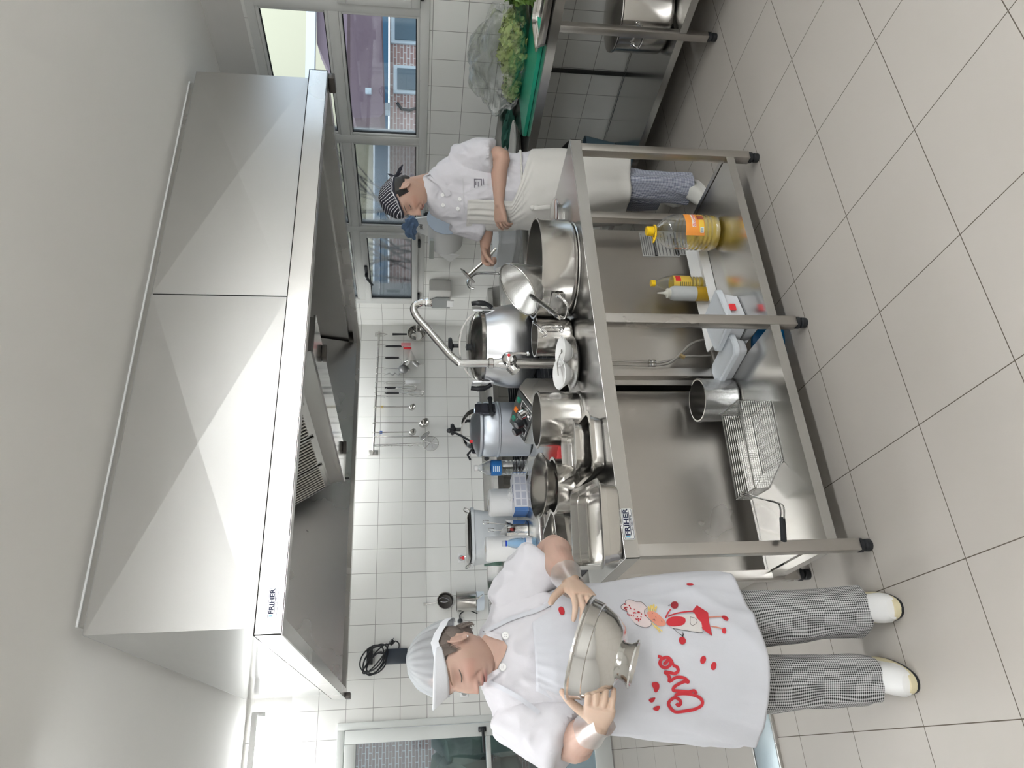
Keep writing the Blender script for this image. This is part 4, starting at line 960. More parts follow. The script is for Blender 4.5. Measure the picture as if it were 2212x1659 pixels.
obj('plug', B().tube([wp(842,1392,.05),wp(846,1388,.05),wp(848,1382,.05)],[.016,.02,.012],10).tube([wp(848,1382,.05),wp(851,1378,.05)],.003,5), BLK, t)
# ---- things on the neutral unit
UZ = .865
def roll(name, label, x, y, r, h):
    c = at(x, y, Z=UZ); c = Vector((c.x, c.y+r, UZ)); t = thing(name, label, 'paper roll', c)
    obj('paper', B().lathe([(.025,.0),(r,.0),(r,h-.008),(r-.008,h),(.025,h),(.025,0)], c, 48), PAPER, t)
    obj('core', B().lathe([(.020,.001),(.0245,.001),(.0245,h-.002),(.020,h-.002),(.020,.001)], c, 24), mat('cardboard',(.35,.28,.2),.8), t); return t
roll('paper_roll', 'tall white paper roll behind the glove box', 1134, 1075, .080, .205)
roll('paper_roll', 'white paper roll next to the steel utensil jar, near the woman', 1146, 1177, .068, .245)
# water bottle
def bottle(t, c, prof, m_, n=32): return obj('bottle', B().lathe(prof, c, n), m_, t)
PET = bpy.data.materials.new('clear_bottle'); PET.use_nodes = True; MATS['clear_bottle'] = PET
tr_ = N(PET,'ShaderNodeBsdfTransparent',Color=(.93,.95,.97,1)); gl_ = N(PET,'ShaderNodeBsdfGlossy',Color=(1,1,1,1),Roughness=.08); fr_ = N(PET,'ShaderNodeLayerWeight',Blend=.35); mx_ = N(PET,'ShaderNodeMixShader')
L(PET,fr_.outputs['Facing'],mx_.inputs[0]); L(PET,tr_.outputs[0],mx_.inputs[1]); L(PET,gl_.outputs[0],mx_.inputs[2]); L(PET,mx_.outputs[0],PET.node_tree.nodes['Material Output'].inputs[0])
c = at(1150,1003,Z=UZ); c.y += .045
t = thing('water_bottle', 'large clear water bottle with a blue label and white cap', 'bottle', c)
pr = [(0,0),(.036,0),(.042,.008)]
for k in range(7): pr += [(.043,.014+k*.020),(.039,.022+k*.020),(.043,.030+k*.020)]
pr += [(.042,.165),(.042,.225),(.038,.245),(.024,.275),(.014,.292),(.014,.298)]
bottle(t, c, pr, PET)
LB = mat('water_label_blue',(.02,.16,.45),.3)
lb = obj('label', B().lathe([(.0432,.168),(.0435,.170),(.0435,.222),(.0432,.224)], c, 32), LB, t)
ang = math.atan2((CAM-c).y,(CAM-c).x)
b = B()
for k in range(4): b.lathe([(.0440,.180+k*.010),(.0442,.181+k*.010),(.0442,.184+k*.010),(.0440,.185+k*.010)], c, 10, a0=ang-.5, a1=ang+.2)
obj('label_text', b, mat('label_white',(.7,.8,.85),.5), lb)
obj('cap', B().lathe([(0,0),(.016,0),(.016,.018),(0,.020)], c+Vector((0,0,.296)), 20), WHT, t)
# glove box
p0, p1 = at(1137,1104,Z=UZ), at(1137,1020,Z=UZ); wx = (p1-p0).length
dxn = Vector((1,0,0)); cx0, cy0 = p0.x, (p0.y+p1.y)/2-.035
wx = (at(1125,1020,Y=cy0).x-at(1125,1103,Y=cy0).x); cx0 = at(1125,1103,Y=cy0).x
t = thing('glove_box', 'open white glove box with blue ends in front of the paper roll', 'box', (cx0+wx/2,cy0+.05,UZ))
GBW = mat('card_white',(.80,.80,.84),.6); GBB = mat('card_blue',(.06,.16,.40),.6)
hh = .078
obj('carton', B().box((cx0,cy0,UZ),(cx0+wx,cy0+.12,UZ+hh),.001), GBW, t)
obj('end_panel', B().box((cx0-.001,cy0+.001,UZ+.001),(cx0+.0005,cy0+.119,UZ+hh-.001)).box((cx0,cy0-.0012,UZ+.001),(cx0+.022,cy0-.0002,UZ+hh-.001)).box((cx0+wx-.006,cy0-.0012,UZ),(cx0+wx+.001,cy0+.12,UZ+hh)), GBB, t, smooth=False)
INK = mat('print_grey',(.30,.31,.36),.6)
b = B()
for k in range(4):
    for z_ in (.008,.042): b.box((cx0+.03+k*(wx-.05)/4, cy0-.0016, UZ+z_),(cx0+.022+(k+1)*(wx-.05)/4, cy0-.0004, UZ+z_+.026))
obj('print_blocks', b, mat('print_pale',(.50,.52,.60),.6), t, smooth=False)
text_on('lettering', 'Vinilo', .045, T(cx0+wx*.5,cy0+.03,UZ+hh+.001), mat('print_navy',(.05,.08,.22),.6), t)
b = B(); vs=[]; 
tb_ = bmesh.new(); bmesh.ops.create_icosphere(tb_, subdivisions=3, radius=1)
for v in tb_.verts:
    n_ = v.co.copy(); v.co = Vector((n_.x*.035, n_.y*.03, n_.z*.02))*(1+.5*noise.noise(n_*2.5)); v.co += Vector((cx0+wx*.55, cy0+.08, UZ+hh+.006))
b.take(tb_); obj('glove_tuft', b, WHT, t)
# utensil jar
c = at(1142,1141,Z=UZ); c.y += .045
t = thing('utensil_jar', 'shiny steel jar standing between the two paper rolls', 'jar', c)
obj('jar', B().lathe(pot_prof(.060,.125,rc=.01,lip=.003), c, 40), CHR, t)
for k,(dx,dy,a,b_) in enumerate(((-.02,.01,-.05,.10),(.0,.02,.02,.09),(.02,.0,.04,.12))):
    q = c+Vector((dx,dy,.02)); e = c+Vector((dx+a,dy+.02,.115+b_))
    tt = thing('whisk_tool', ['thin wire tongs leaning out of the steel jar to the left','short wire tool in the middle of the steel jar','wire tool leaning right in the steel jar'][k], 'tool', q)
    obj('wire', B().tube([q,e],.003,6).tube(spline([e+Vector((-.008,0,-.02)),e+Vector((-.01,0,.01)),e+Vector((.01,0,.012)),e+Vector((.008,0,-.02))],4),.002,5), ST, tt)
c = at(1146,1110,Z=UZ)+Vector((-.03,.12,0)); t = thing('paper_stack', 'stack of folded papers standing between the glove box and the steel jar', 'papers', c)
b = B()
for k in range(6): b.box((c.x-.02+k*.006,c.y,UZ),(c.x-.0185+k*.006,c.y+.11,UZ+.15-.006*k))
obj('sheets', b, PAPER, t, smooth=False)
c = at(1160,1172,Z=UZ); t = thing('small_water_bottle', 'small blue tinted water bottle beside the woman\'s arm', 'bottle', c)
PB = PET.copy(); PB.name='blue_bottle'; 
for n_ in PB.node_tree.nodes:
    if n_.type == 'BSDF_TRANSPARENT': n_.inputs[0].default_value = (.62,.80,.96,1)
c = Vector((c.x, c.y, UZ))
bottle(t, c, [(0,0),(.024,0),(.027,.01),(.027,.06),(.0245,.07),(.027,.08),(.027,.115),(.023,.135),(.013,.16),(.012,.17)], PB)
obj('cap', B().lathe([(0,0),(.015,0),(.015,.016),(0,.017)], c+Vector((0,0,.168)), 16), mat('cap_grey',(.6,.62,.64),.4), t)
obj('neck_ring', B().lathe([(.0135,0),(.0155,0),(.0155,.006),(.0135,.006)], c+Vector((0,0,.160)), 16), mat('ring_blue',(.0,.05,.5),.4), t)
obj('label', B().lathe([(.0275,.03),(.0278,.031),(.0278,.06),(.0275,.061)], c, 24), GBW, t)
# big white bin
c = at(1100,1150,Y=4.35); c.z = UZ; c.y = 4.45
t = thing('white_food_bin', 'big pale plastic food bin with wire handles and a steel lid', 'bin', c)
def rg2(w, l, z, r=.05): return [c+Vector((x,y,z)) for x,y in rrect(w,l,r)]
zt2 = at(1018,1150,Y=4.35).z-UZ
BINM = mat('bin_plastic',(.66,.69,.71),.45)
obj('bin', B().loft([rg2(.24,.20,0),rg2(.25,.21,.008),rg2(.31,.26,zt2-.02),rg2(.33,.28,zt2-.018),rg2(.33,.28,zt2),rg2(.30,.25,zt2),rg2(.24,.20,.012)]), BINM, t)
obj('lid', B().loft([rg2(.29,.24,zt2+.001),rg2(.30,.25,zt2+.008),rg2(.27,.22,zt2+.022),rg2(.2,.15,zt2+.024)]), ST, t)
for sg in (-1,1):
    q = c+Vector((sg*.163,0,zt2-.005)); obj('wire_handle', B().tube(spline([q+Vector((0,-.03,0)),q+Vector((sg*.02,-.03,.035)),q+Vector((sg*.02,.03,.035)),q+Vector((0,.03,0))],4),.004,6), ST, t)
c = at(1003,1205,Y=5.6); t = thing('red_cap_bottle', 'small clear bottle with a red spout cap behind the white bin', 'bottle', (c.x,5.6,.845))
cc = Vector((c.x,5.6,.845)); zz = at(1003,1205,Y=5.6).z-.845
bottle(t, cc, [(0,0),(.03,0),(.032,.01),(.032,zz-.02),(.012,zz)], PET); obj('cap', B().lathe([(0,0),(.014,0),(.012,.018),(.006,.022),(.006,.035),(0,.036)], cc+Vector((0,0,zz)), 14), RED, t)
c = at(1075,1208,Y=5.55); t = thing('green_box', 'dark green box on the back counter behind the paper roll', 'box', (c.x,5.6,.845))
obj('box', B().box((c.x-.03,5.5,.845),(c.x+.03,5.64,.96),.002), mat('bottle_green',(.01,.10,.06),.4), t)
c = at(1060,1093,Y=5.5); t = thing('steel_cup', 'small steel tin on the back counter behind the bin', 'tin', (c.x,5.6,.845))
obj('tin', B().lathe(pot_prof(.05,.07,rc=.006), (c.x,5.6,.846), 28), STP, t)
# ---- right wall: paper dispenser, wipe dispenser
def rp(x, y, d=0): return at(x, y, X=XR-.001-d)
cy = 4.42; R_ = .135; zc = at(962,510,X=XR-.16).z
t = thing('wall_paper_roll', 'big white wall mounted paper roll behind the man with a sheet hanging', 'paper roll', (XR-.16,cy,zc))
obj('roll', B().lathe([(.03,-.13),(R_,-.13),(R_,.13),(.03,.13),(.03,-.13)], (XR-.16,cy,zc), 56, mtx=rotm('X',90)), PAPER, t)
obj('end_disc', B().lathe([(0,.131),(R_+.012,.131),(R_+.012,.137),(0,.137)], (XR-.16,cy,zc), 56, mtx=rotm('X',90)), mat('pale_blue_plastic',(.48,.56,.66),.35), t)
obj('hanging_sheet', B().prism([(XR-.16-R_+.01,cy+.12,zc),(XR-.16-R_+.0,cy+.13,zc+.05),(XR-.30,cy+.21,zc-.04),(XR-.29,cy+.13,zc-.12)], (.002,0,0)), PAPER, t, smooth=False)
obj('tear_bar', B().box((XR-.17-R_,cy-.05,zc+.09),(XR-.15-R_,cy+.17,zc+.125),.002), mat('speckled_strip',(.42,.45,.42),.5), t)
obj('bracket', B().prism([(XR-.13,cy+.12,zc+.12),(XR-.13,cy-.12,zc+.12),(XR-.13,cy-.07,zc+.30),(XR-.13,cy+.02,zc+.30)], (.01,0,0)), WHT, t, smooth=False)
text_on('bracket_logo', 'Jofel', .035, Matrix(((0,0,-1,XR-.132),(-1,0,0,cy),(0,1,0,zc+.19),(0,0,0,1))), mat('ink_black',(.03,.03,.03),.6), t)
obj('wall_arm', B().box((XR-.12,cy-.02,zc+.13),(XR-.001,cy+.02,zc+.17),.003), BLK, t)
cc = at(885,492,X=XR-.18); t = thing('blue_cloth', 'blue cloth draped on the paper roll bracket by the window', 'cloth', cc)
tb_ = bmesh.new(); bmesh.ops.create_icosphere(tb_, subdivisions=4, radius=1)
for v in tb_.verts: n_ = v.co.copy(); v.co = cc+Vector((n_.x*.03,n_.y*.12,n_.z*.05-.02*abs(n_.y)))*1; v.co += n_*.03*noise.noise(n_*2.2)
b = B(); b.take(tb_); obj('cloth', b, mat('blue_fabric',(.14,.22,.36),.9), t)
a, c = rp(926,641,0), rp(974,604,0)
t = thing('wipe_dispenser', 'white and grey wall dispenser left of the window corner', 'dispenser', (XR,(a.y+c.y)/2,c.z))
y0, y1 = min(a.y,c.y), max(a.y,c.y)
obj('body', B().box((XR-.12,y0,c.z),(XR-.002,y1,a.z),.01), mat('dispenser_white',(.62,.61,.58),.4), t)
gx = XR-.122
obj('front_cover', B().prism([(gx,y1-.01,a.z-.03),(gx,y1-.05,a.z-.012),(gx,y0+.13,a.z-.02),(gx,y0+.10,a.z-.06),(gx,y0+.10,c.z+.01),(gx,y1-.01,c.z+.0)],(-.01,0,0)), mat('dispenser_grey',(.28,.29,.285),.4), t, smooth=False)
obj('tissue', B().box((gx-.014,y0+.14,c.z-.03),(gx-.002,y1-.04,c.z+.03),.002), PAPER, t)
# ---- things on the lower shelf of the island
SH = SZ+.001
def sat(x, y): return at(x, y, Z=SH)
c = sat(1557,485)+Vector((0,.06,0)); c.z = SH
t = thing('oil_jug', 'large clear oil jug with yellow cap on the island shelf', 'jug', c)
rj = .080
def jp(s=0):
    p = [(0,.001),(rj-.02-s,.001),(rj-.006-s,.010),(rj-s,.028)]
    for k in range(8): p += [(rj-s,.035+k*.019),(rj-.003-s,.044+k*.019)]
    return p+[(rj-s,.19),(rj-.006-s,.215),(rj-.022-s,.245),(rj-.045-s,.268),(.019,.282),(.018,.295)]
bottle(t, c, jp(), PET, 40)
OIL = bpy.data.materials.new('cooking_oil'); OIL.use_nodes=True; OIL.node_tree.nodes.remove(OIL.node_tree.nodes['Principled BSDF'])
a_=N(OIL,'ShaderNodeBsdfTransparent',Color=(.95,.80,.25,1)); g_=N(OIL,'ShaderNodeBsdfGlossy',Color=(1,1,.9,1),Roughness=.1); d_=N(OIL,'ShaderNodeBsdfDiffuse',Color=(.75,.55,.08,1)); m1=N(OIL,'ShaderNodeMixShader'); m1.inputs[0].default_value=.6; m2=N(OIL,'ShaderNodeMixShader'); m2.inputs[0].default_value=.06
L(OIL,a_.outputs[0],m1.inputs[1]); L(OIL,d_.outputs[0],m1.inputs[2]); L(OIL,m1.outputs[0],m2.inputs[1]); L(OIL,g_.outputs[0],m2.inputs[2]); L(OIL,m2.outputs[0],OIL.node_tree.nodes['Material Output'].inputs[0]); MATS['cooking_oil']=OIL
obj('oil', B().lathe([q for q in jp(.002) if q[1] < .105]+[(rj-.004,.108),(0,.108)], c, 40), OIL, t)
cp = obj('cap', B().lathe([(0,0),(.021,0),(.022,.006),(.021,.03),(.018,.033),(0,.033)], c+Vector((0,0,.292)), 24), YEL, t)
q = c+Vector((0,0,.288)); dv = (CAM-c); dv.z=0; dv.normalize(); sv = Vector((-dv.y,dv.x,0))
obj('carry_handle', B().tube([q+Vector((math.cos(a)*.026,math.sin(a)*.026,0)) for a in [2*PI*i/20 for i in range(20)]],.004,6,closed=True).tube(spline([q-sv*-.0+Vector((-.02,-.02,0)),q+Vector((-.045,-.02,-.0))+Vector((0,0,.006)),q+Vector((-.07,-.012,.018)),q+Vector((-.05,.01,.008)),q+Vector((-.02,.015,0))],5),.004,6), YEL, cp)
OR = mat('label_orange',(.80,.30,.05),.45); an = math.atan2(dv.y,dv.x)
lb = obj('label', B().lathe([(rj+.0012,.085),(rj+.0015,.086),(rj+.0015,.170),(rj+.0012,.171)], c, 24, a0=an-.15, a1=an+1.25), OR, t)
def onc(r, a0_, a1_, z0, z1, m_, nm, par, n=8): return obj(nm, B().lathe([(r,z0),(r+.0004,z0+.0005),(r+.0004,z1-.0005),(r,z1)], c, n, a0=an+a0_, a1=an+a1_), m_, par)
onc(rj+.002,.30,1.2,.125,.142,mat('label_cream',(.85,.82,.75),.5),'label_banner',lb)
onc(rj+.002,.05,1.2,.088,.110,mat('label_gold',(.78,.52,.06),.5),'label_lower_band',lb)
onc(rj+.0024,.0,.30,.090,.106,mat('label_white',(.8,.8,.8),.5),'barcode_panel',lb)
for k in range(9): onc(rj+.0030,.03+.026*k,.03+.026*k+.008+.006*(k%2),.092,.104,mat('barcode_ink',(.03,.03,.03),.6),'barcode_bar',lb,1)
onc(rj+.0024,.75,1.12,.088,.118,mat('label_brown',(.30,.08,.05),.5),'label_medallion',lb)
def curved_text(nm, txt, size, r, a_c, z, m_, par):
    me = text_mesh(txt, size, .0002)
    for v in me.vertices:
        a = a_c+v.co.x/r; v.co = Vector((c.x+(r+v.co.z)*math.cos(an+a), c.y+(r+v.co.z)*math.sin(an+a), c.z+z+v.co.y))
    me.materials.clear(); return obj(nm, me, m_, par, smooth=False)
curved_text('label_lettering','Gourmet',.019,rj+.0035,.75,.133,RED,lb)
c = sat(1533,595)+Vector((0,.07,.0)); c.z = SH+.012
t = thing('oil_bottle', 'one litre clear oil bottle with a yellow cap standing on the white tray', 'bottle', c)
rb_ = .037; pr = [(0,0),(rb_-.004,0),(rb_,.006)]
for k in range(5): pr += [(rb_,.012+k*.016),(rb_-.003,.020+k*.016)]
pr += [(rb_,.10),(rb_,.155),(rb_-.004,.175),(.022,.205),(.013,.222),(.013,.23)]
bottle(t, c, pr, PET); obj('oil', B().lathe([(0,.001),(rb_-.006,.002)]+[(r_-.002,z_) for r_,z_ in pr[2:13]]+[(rb_-.003,.15),(0,.15)], c, 32), OIL, t)
obj('cap', B().lathe([(0,0),(.015,0),(.015,.02),(0,.021)], c+Vector((0,0,.228)), 20), YEL, t)
an = math.atan2((CAM-c).y,(CAM-c).x)
lb = obj('label', B().lathe([(rb_+.001,.065),(rb_+.0012,.066),(rb_+.0012,.148),(rb_+.001,.149)], c, 28, a0=an-1.3, a1=an+1.5), mat('label_yellow',(.75,.52,.08),.5), t)
onc(rb_+.0017,.35,1.2,.115,.140,RED,'label_emblem',lb)
b = B()
for k in range(6): b.lathe([(rb_+.0014,.07+k*.009),(rb_+.0018,.071+k*.009),(rb_+.0018,.074+k*.009),(rb_+.0014,.075+k*.009)], c, 8, a0=an-.75, a1=an+.25)
obj('label_text', b, mat('label_olive',(.22,.20,.06),.6), lb)
c = sat(1541,627)+Vector((0,.03,0)); c.z = SH+.012
t = thing('squeeze_bottle', 'cloudy squeeze bottle half filled with amber oil beside the oil bottle', 'bottle', c)
rq = .034
obj('lower_part', B().lathe([(0,0),(rq-.003,0),(rq,.004),(rq,.065),(0,.065)], c, 32), mat('amber_oil',(.42,.26,.02),.35,spec=.4), t)
obj('upper_part', B().lathe([(rq,.0655),(rq,.165),(rq-.004,.178),(rq-.012,.184),(0,.184)], c, 32), mat('frosted_plastic',(.46,.48,.48),.45), t)
nz_ = obj('nozzle', B().lathe([(0,.184),(.023,.184),(.023,.198),(.012,.204),(.006,.212),(.003,.243),(0,.243)], c, 24), mat('ivory_plastic',(.62,.61,.54),.4), t)
# white tray standing along the rear of the shelf
a, e = at(1500,530,Y=TY1-.045), at(1530,692,Y=TY1-.045)
t = thing('white_tray', 'shallow white plastic tray along the back of the island shelf', 'tray', ((a.x+e.x)/2,TY1-.1,SH))
b = B(); x0, x1 = e.x-.16, a.x
def rg3(w, l, z, r=.02): return [Vector(((x0+x1)/2+x,2.605+y,SH+z)) for x,y in rrect(w,l,r)]
W_ = x1-x0
obj('tray', b.loft([rg3(W_-.02,.10,0),rg3(W_,.13,.05),rg3(W_-.006,.124,.05),rg3(W_-.026,.094,.004)]), WHT, t)
# white lidded containers
PCW = mat('container_plastic',(.70,.72,.75),.4)
def tubbox(name, label, c, w, l, h, rz, clipm=None, lid=True):
    t = thing(name, label, 'food container', c); M_ = T(*c)@rotm('Z',rz)
    def r_(s, z, r=.03): return [M_@Vector((x,y,z)) for x,y in rrect(w+2*s,l+2*s,r+min(s,0))]
    obj('box', B().loft([r_(-.016,0),r_(-.012,.004),r_(-.002,h-.012),r_(.004,h-.012),r_(.004,h),r_(-.006,h),r_(-.018,.006)]), PCW, t)
    if lid: obj('lid', B().loft([r_(.006,h-.014),r_(.010,h-.014),r_(.010,h+.004),r_(.002,h+.008),r_(-.008,h+.004),r_(-.03,h+.004)]), mat('lid_plastic',(.66,.70,.74),.3), t)
    if clipm:
        q = M_@Vector((-w*.12,-l/2-.012,h-.03)); obj('clip', B().box((q.x-.016,q.y-.004,q.z-.012),(q.x+.016,q.y+.004,q.z+.016),.003), clipm, t)
    return t
c = Vector((1.575,2.44,SH)); tubbox('food_container', 'white lidded food container with a red clip on the island shelf', c, .19, .17, .088, 14, RED)
c = Vector((1.425,2.51,SH)); tubbox('food_container', 'white food container seen behind the middle leg of the island', c, .09, .22, .060, 10)
# steel pot wrapped in film
c = sat(1598,845)+Vector((0,.085,0)); c.z = SH
t = thing('wrapped_pot', 'straight steel pot wrapped in clear film on the island shelf', 'pot', c)
obj('body', B().lathe(pot_prof(.088,.155,rc=.012,lip=.003), c, 56), STP, t)
FILM = PET.copy(); FILM.name='cling_film'
for n_ in FILM.node_tree.nodes:
    if n_.type == 'LAYER_WEIGHT': n_.inputs['Blend'].default_value = .25
noiseb = N(FILM,'ShaderNodeTexNoise',Scale=25.0,Detail=5); bb = N(FILM,'ShaderNodeBump',Strength=.9,Distance=.01); L(FILM,noiseb.outputs['Fac'],bb.inputs['Height'])
for n_ in FILM.node_tree.nodes:
    if n_.type == 'BSDF_GLOSSY': L(FILM,bb.outputs[0],n_.inputs['Normal'])
tb_ = bmesh.new(); bmesh.ops.create_cone(tb_, cap_ends=False, segments=96, radius1=.090, radius2=.0925, depth=.15)
bmesh.ops.subdivide_edges(tb_, edges=[e_ for e_ in tb_.edges if abs(e_.verts[0].co.z-e_.verts[1].co.z)>.1], cuts=24)
for v in tb_.verts: v.co = c+Vector((0,0,.08))+v.co*1.0+Vector((v.co.x,v.co.y,0)).normalized()*.006*max(noise.noise(v.co*40),0)
b = B(); b.take(tb_); obj('film', b, FILM, t)
# fryer basket
WIRE = mat('basket_wire',(.42,.42,.40),.35,.9)
c = Vector((.985,2.43,SH))
t = thing('fryer_basket', 'wire mesh fryer basket with a black handle standing on the island shelf', 'basket', c)
M_ = T(*c)@rotm('Z',-4)
bl, bw_, bh = .34, .16, .125
out = [(-bl/2,.0),(bl/2-.0,.0),(bl/2,bh),(-bl/2-.03,bh*1.0)]
out = [(-bl/2+.10,0),(bl/2,0),(bl/2+.005,bh),(-bl/2,bh),(-bl/2,bh*.55)]
b = B()
def P3(x, y, z): return M_@Vector((x,y,z+.003))
for y in (-bw_/2, bw_/2): b.tube([P3(x,y,z) for x,z in out], .0028, 6, closed=True)
for x,z in out: b.tube([P3(x,-bw_/2,z),P3(x,bw_/2,z)],.0022,6)
obj('frame', b, WIRE, t)
b = B(); st_ = .0085
def inside(x):   # bottom z at x
    x0_ = -bl/2; return 0 if x > x0_+.10 else bh*.55*(1-(x-x0_)/.10)
for y in (-bw_/2, bw_/2):
    x = -bl/2+st_/2
    while x < bl/2: b.tube([P3(x,y,inside(x)),P3(x,y,bh)],.0008,3); x += st_
    z = st_/2
    while z < bh:
        xl = -bl/2 if z > bh*.55 else -bl/2+.10*(1-z/(bh*.55)); b.tube([P3(xl,y,z),P3(bl/2,y,z)],.0008,3); z += st_
y = -bw_/2
while y < bw_/2:
    b.tube([P3(bl/2,y,0),P3(bl/2+.004,y,bh)],.0008,3); b.tube([P3(-bl/2,y,bh*.55),P3(-bl/2,y,bh)],.0008,3); b.tube([P3(-bl/2,y,bh*.55),P3(-bl/2+.10,y,0),P3(bl/2,y,0)],.0008,3); y += st_
x = -bl/2+.10
while x < bl/2: b.tube([P3(x,-bw_/2,0),P3(x,bw_/2,0)],.0008,3); x += st_
obj('wire_mesh', b, WIRE, t)
hq = [P3(-bl/2+.03,-.012,bh-.01), P3(-bl/2-.01,-.014,bh*.75)]
h1 = at(1653,1080,Y=2.30); h2 = at(1692,1082,Y=2.22); h3 = at(1690,1120,Y=2.20); h4 = at(1693,1168,Y=2.17)
b = B()
for k in (0,1):
    o_ = Vector((.006*(1 if k else -1),.012*(1 if k else -1),0)); s0 = at(1598+6*k,1062+6*k,Y=2.37)
    b.tube(spline([P3(-bl/2-.002,.0,bh*.9)+o_, s0+o_, h1+o_, at(1686,1090,Y=2.24)+o_, h3+o_*.8],5),.003,8)
obj('handle_wires', b, CHR, t)
h3b = h3; obj('handle_grip', B().tube([h3,h4],.010,12,flat=.7), BLK, t)
# ---- things on and under the wall table
GRN = mat('green_board',(.01,.28,.17),.35); noise_bump(GRN,200,.1,.0005)
bz = RZ+.022
def bd(x, y, Z=bz): return at(x, y, Z=Z)
q1, q2, q3 = bd(1160,96), bd(1137,275), bd(1130,190)
t = thing('cutting_board', 'green plastic cutting board on the wall table', 'cutting board', (3.40,2.75,RZ))
obj('board', B().prism([(3.39+x,2.72+y,RZ+.002) for x,y in rrect(.36,.66,.03)],(0,0,.020),bev=.003), GRN, t)
gn('gastronorm_pan', 'shallow steel pan at the front edge of the wall table by the lettuce', (3.275,2.18,RZ+.002), .26, .46, .045, rz=2)
gn('gastronorm_pan', 'upper steel pan at the near end of the wall table, cut by the picture edge', (3.30,1.83,RZ+.05), .26, .30, .05, rz=4)
# lettuce: many crinkled leaves
LET = mat('lettuce_green',(.25,.44,.06),.5,sss=0); nz=N(LET,'ShaderNodeTexNoise',Scale=30.0); cr=N(LET,'ShaderNodeValToRGB'); cr.color_ramp.elements[0].color=(.07,.17,.02,1); cr.color_ramp.elements[1].color=(.20,.31,.07,1); L(LET,nz.outputs[0],cr.inputs[0]); L(LET,cr.outputs[0],bsdf(LET).inputs['Base Color'])
def leafy(b, c, R_, n, seed, flat=1, zmin=None):
    rnd = random.Random(seed)
    for k in range(n):
        d = Vector((rnd.uniform(-1,1),rnd.uniform(-1,1),rnd.uniform(-.2,1))).normalized(); dp = d.copy(); s = rnd.uniform(.28,.5)*R_; d = (d+Vector((rnd.uniform(-.8,.8),rnd.uniform(-.8,.8),rnd.uniform(-.8,.8)))).normalized(); u_ = d.orthogonal().normalized(); v_ = d.cross(u_); o_ = c+Vector((dp.x,dp.y,dp.z*flat))*R_*rnd.uniform(.35,.75)
        vs = []; m = 8
        for i in range(m):
            for j in range(m):
                a, e = (i/(m-1)-.5)*2, (j/(m-1)-.5)*2
                q = o_+u_*a*s+v_*e*s*.8+d*(.35*s*(1-a*a-e*e*.6))+d*.75*s*noise.noise(Vector((a*3.2+k,e*3.2,seed)))*(.3+a*a+e*e)
                if zmin is not None and q.z < zmin: q.z = zmin
                vs.append(q)
        b.geo(vs, [(i*m+j,i*m+j+1,(i+1)*m+j+1,(i+1)*m+j) for i in range(m-1) for j in range(m-1)])
    return b
c = Vector((3.55,2.27,RZ+.10)); t = thing('lettuce', 'fresh green lettuce head lying at the near end of the wall table', 'lettuce', c-Vector((0,0,.1)))
obj('leaves', leafy(B(), c, .15, 90, 1, .8, RZ+.004), LET, t)
c = Vector((3.60,2.78,RZ+.08)); t = thing('bagged_lettuce', 'lettuce inside a clear plastic bag on the wall table', 'lettuce', c-Vector((0,0,.08)))
LET2 = mat('pale_lettuce',(.42,.50,.18),.5)
b = leafy(B(), c, .13, 50, 2, .6, RZ+.004); leafy(b, c+Vector((-.03,.2,-.02)), .10, 36, 3, .6, RZ+.004); leafy(b, c+Vector((0,-.14,.02)), .11, 36, 4, .6, RZ+.004); obj('leaves', b, LET2, t)
bag = FILM.copy(); bag.name = 'bag_film'
for n_ in bag.node_tree.nodes:
    if n_.type == 'LAYER_WEIGHT': n_.inputs['Blend'].default_value = .42
    if n_.type == 'TEX_NOISE': n_.inputs['Scale'].default_value = 14
    if n_.type == 'BSDF_TRANSPARENT': n_.inputs[0].default_value=(.90,.92,.91,1)
    if n_.type == 'BSDF_GLOSSY': n_.inputs['Roughness'].default_value=.18
tb_ = bmesh.new(); bmesh.ops.create_icosphere(tb_, subdivisions=5, radius=1)
for v in tb_.verts:
    n_ = v.co.copy(); q = Vector((n_.x*.150, n_.y*.34, n_.z*.15)); 
    k = 1+.28*noise.noise(n_*2.1+Vector((5,0,0)))+.12*abs(noise.noise(n_*6))
    q = q*k; q.z = max(q.z+.13,.003); v.co = Vector((3.57,2.80,RZ+.008))+q
    if n_.z > .2: v.co.z += .05*n_.z*(1-abs(n_.y))
b = B(); b.take(tb_); t = thing('plastic_bag', 'crumpled clear plastic bag around the lettuce on the wall table', 'bag', (3.595,2.80,RZ)); obj('bag', b, bag, t)
# stack of plates
c = Vector((3.33,3.32,RZ+.001))
for k in range(3):
    t = thing('steel_tray', ['lowest round steel tray of the stack beyond the green board','middle round steel tray of the stack beyond the green board','topmost shiny round tray of the stack beyond the green board'][k], 'tray', c+Vector((0,0,k*.016)), 'stacked trays')
    obj('tray', B().lathe([(0,0),(.13,0),(.15,.008),(.168,.013),(.170,.016),(.164,.016),(.148,.011),(.128,.003),(0,.003)], c+Vector((.005*k,-.03*k,k*.0165)), 48), CHR if k == 2 else STP, t)
tb_ = bmesh.new(); bmesh.ops.create_icosphere(tb_, subdivisions=4, radius=1)
for v in tb_.verts:
    n_ = v.co.copy(); q = Vector((n_.x*.045,n_.y*.14,n_.z*.035))*(1+.6*noise.noise(n_*2.6)); q.z = max(q.z+.035,.002); v.co = Vector((3.68,3.42,RZ+.002))+q
b = B(); b.take(tb_); t = thing('green_cloth', 'crumpled dark green cloth beside the round trays', 'cloth', (3.68,3.42,RZ)); obj('cloth', b, mat('green_fabric',(.03,.12,.09),.9), t)
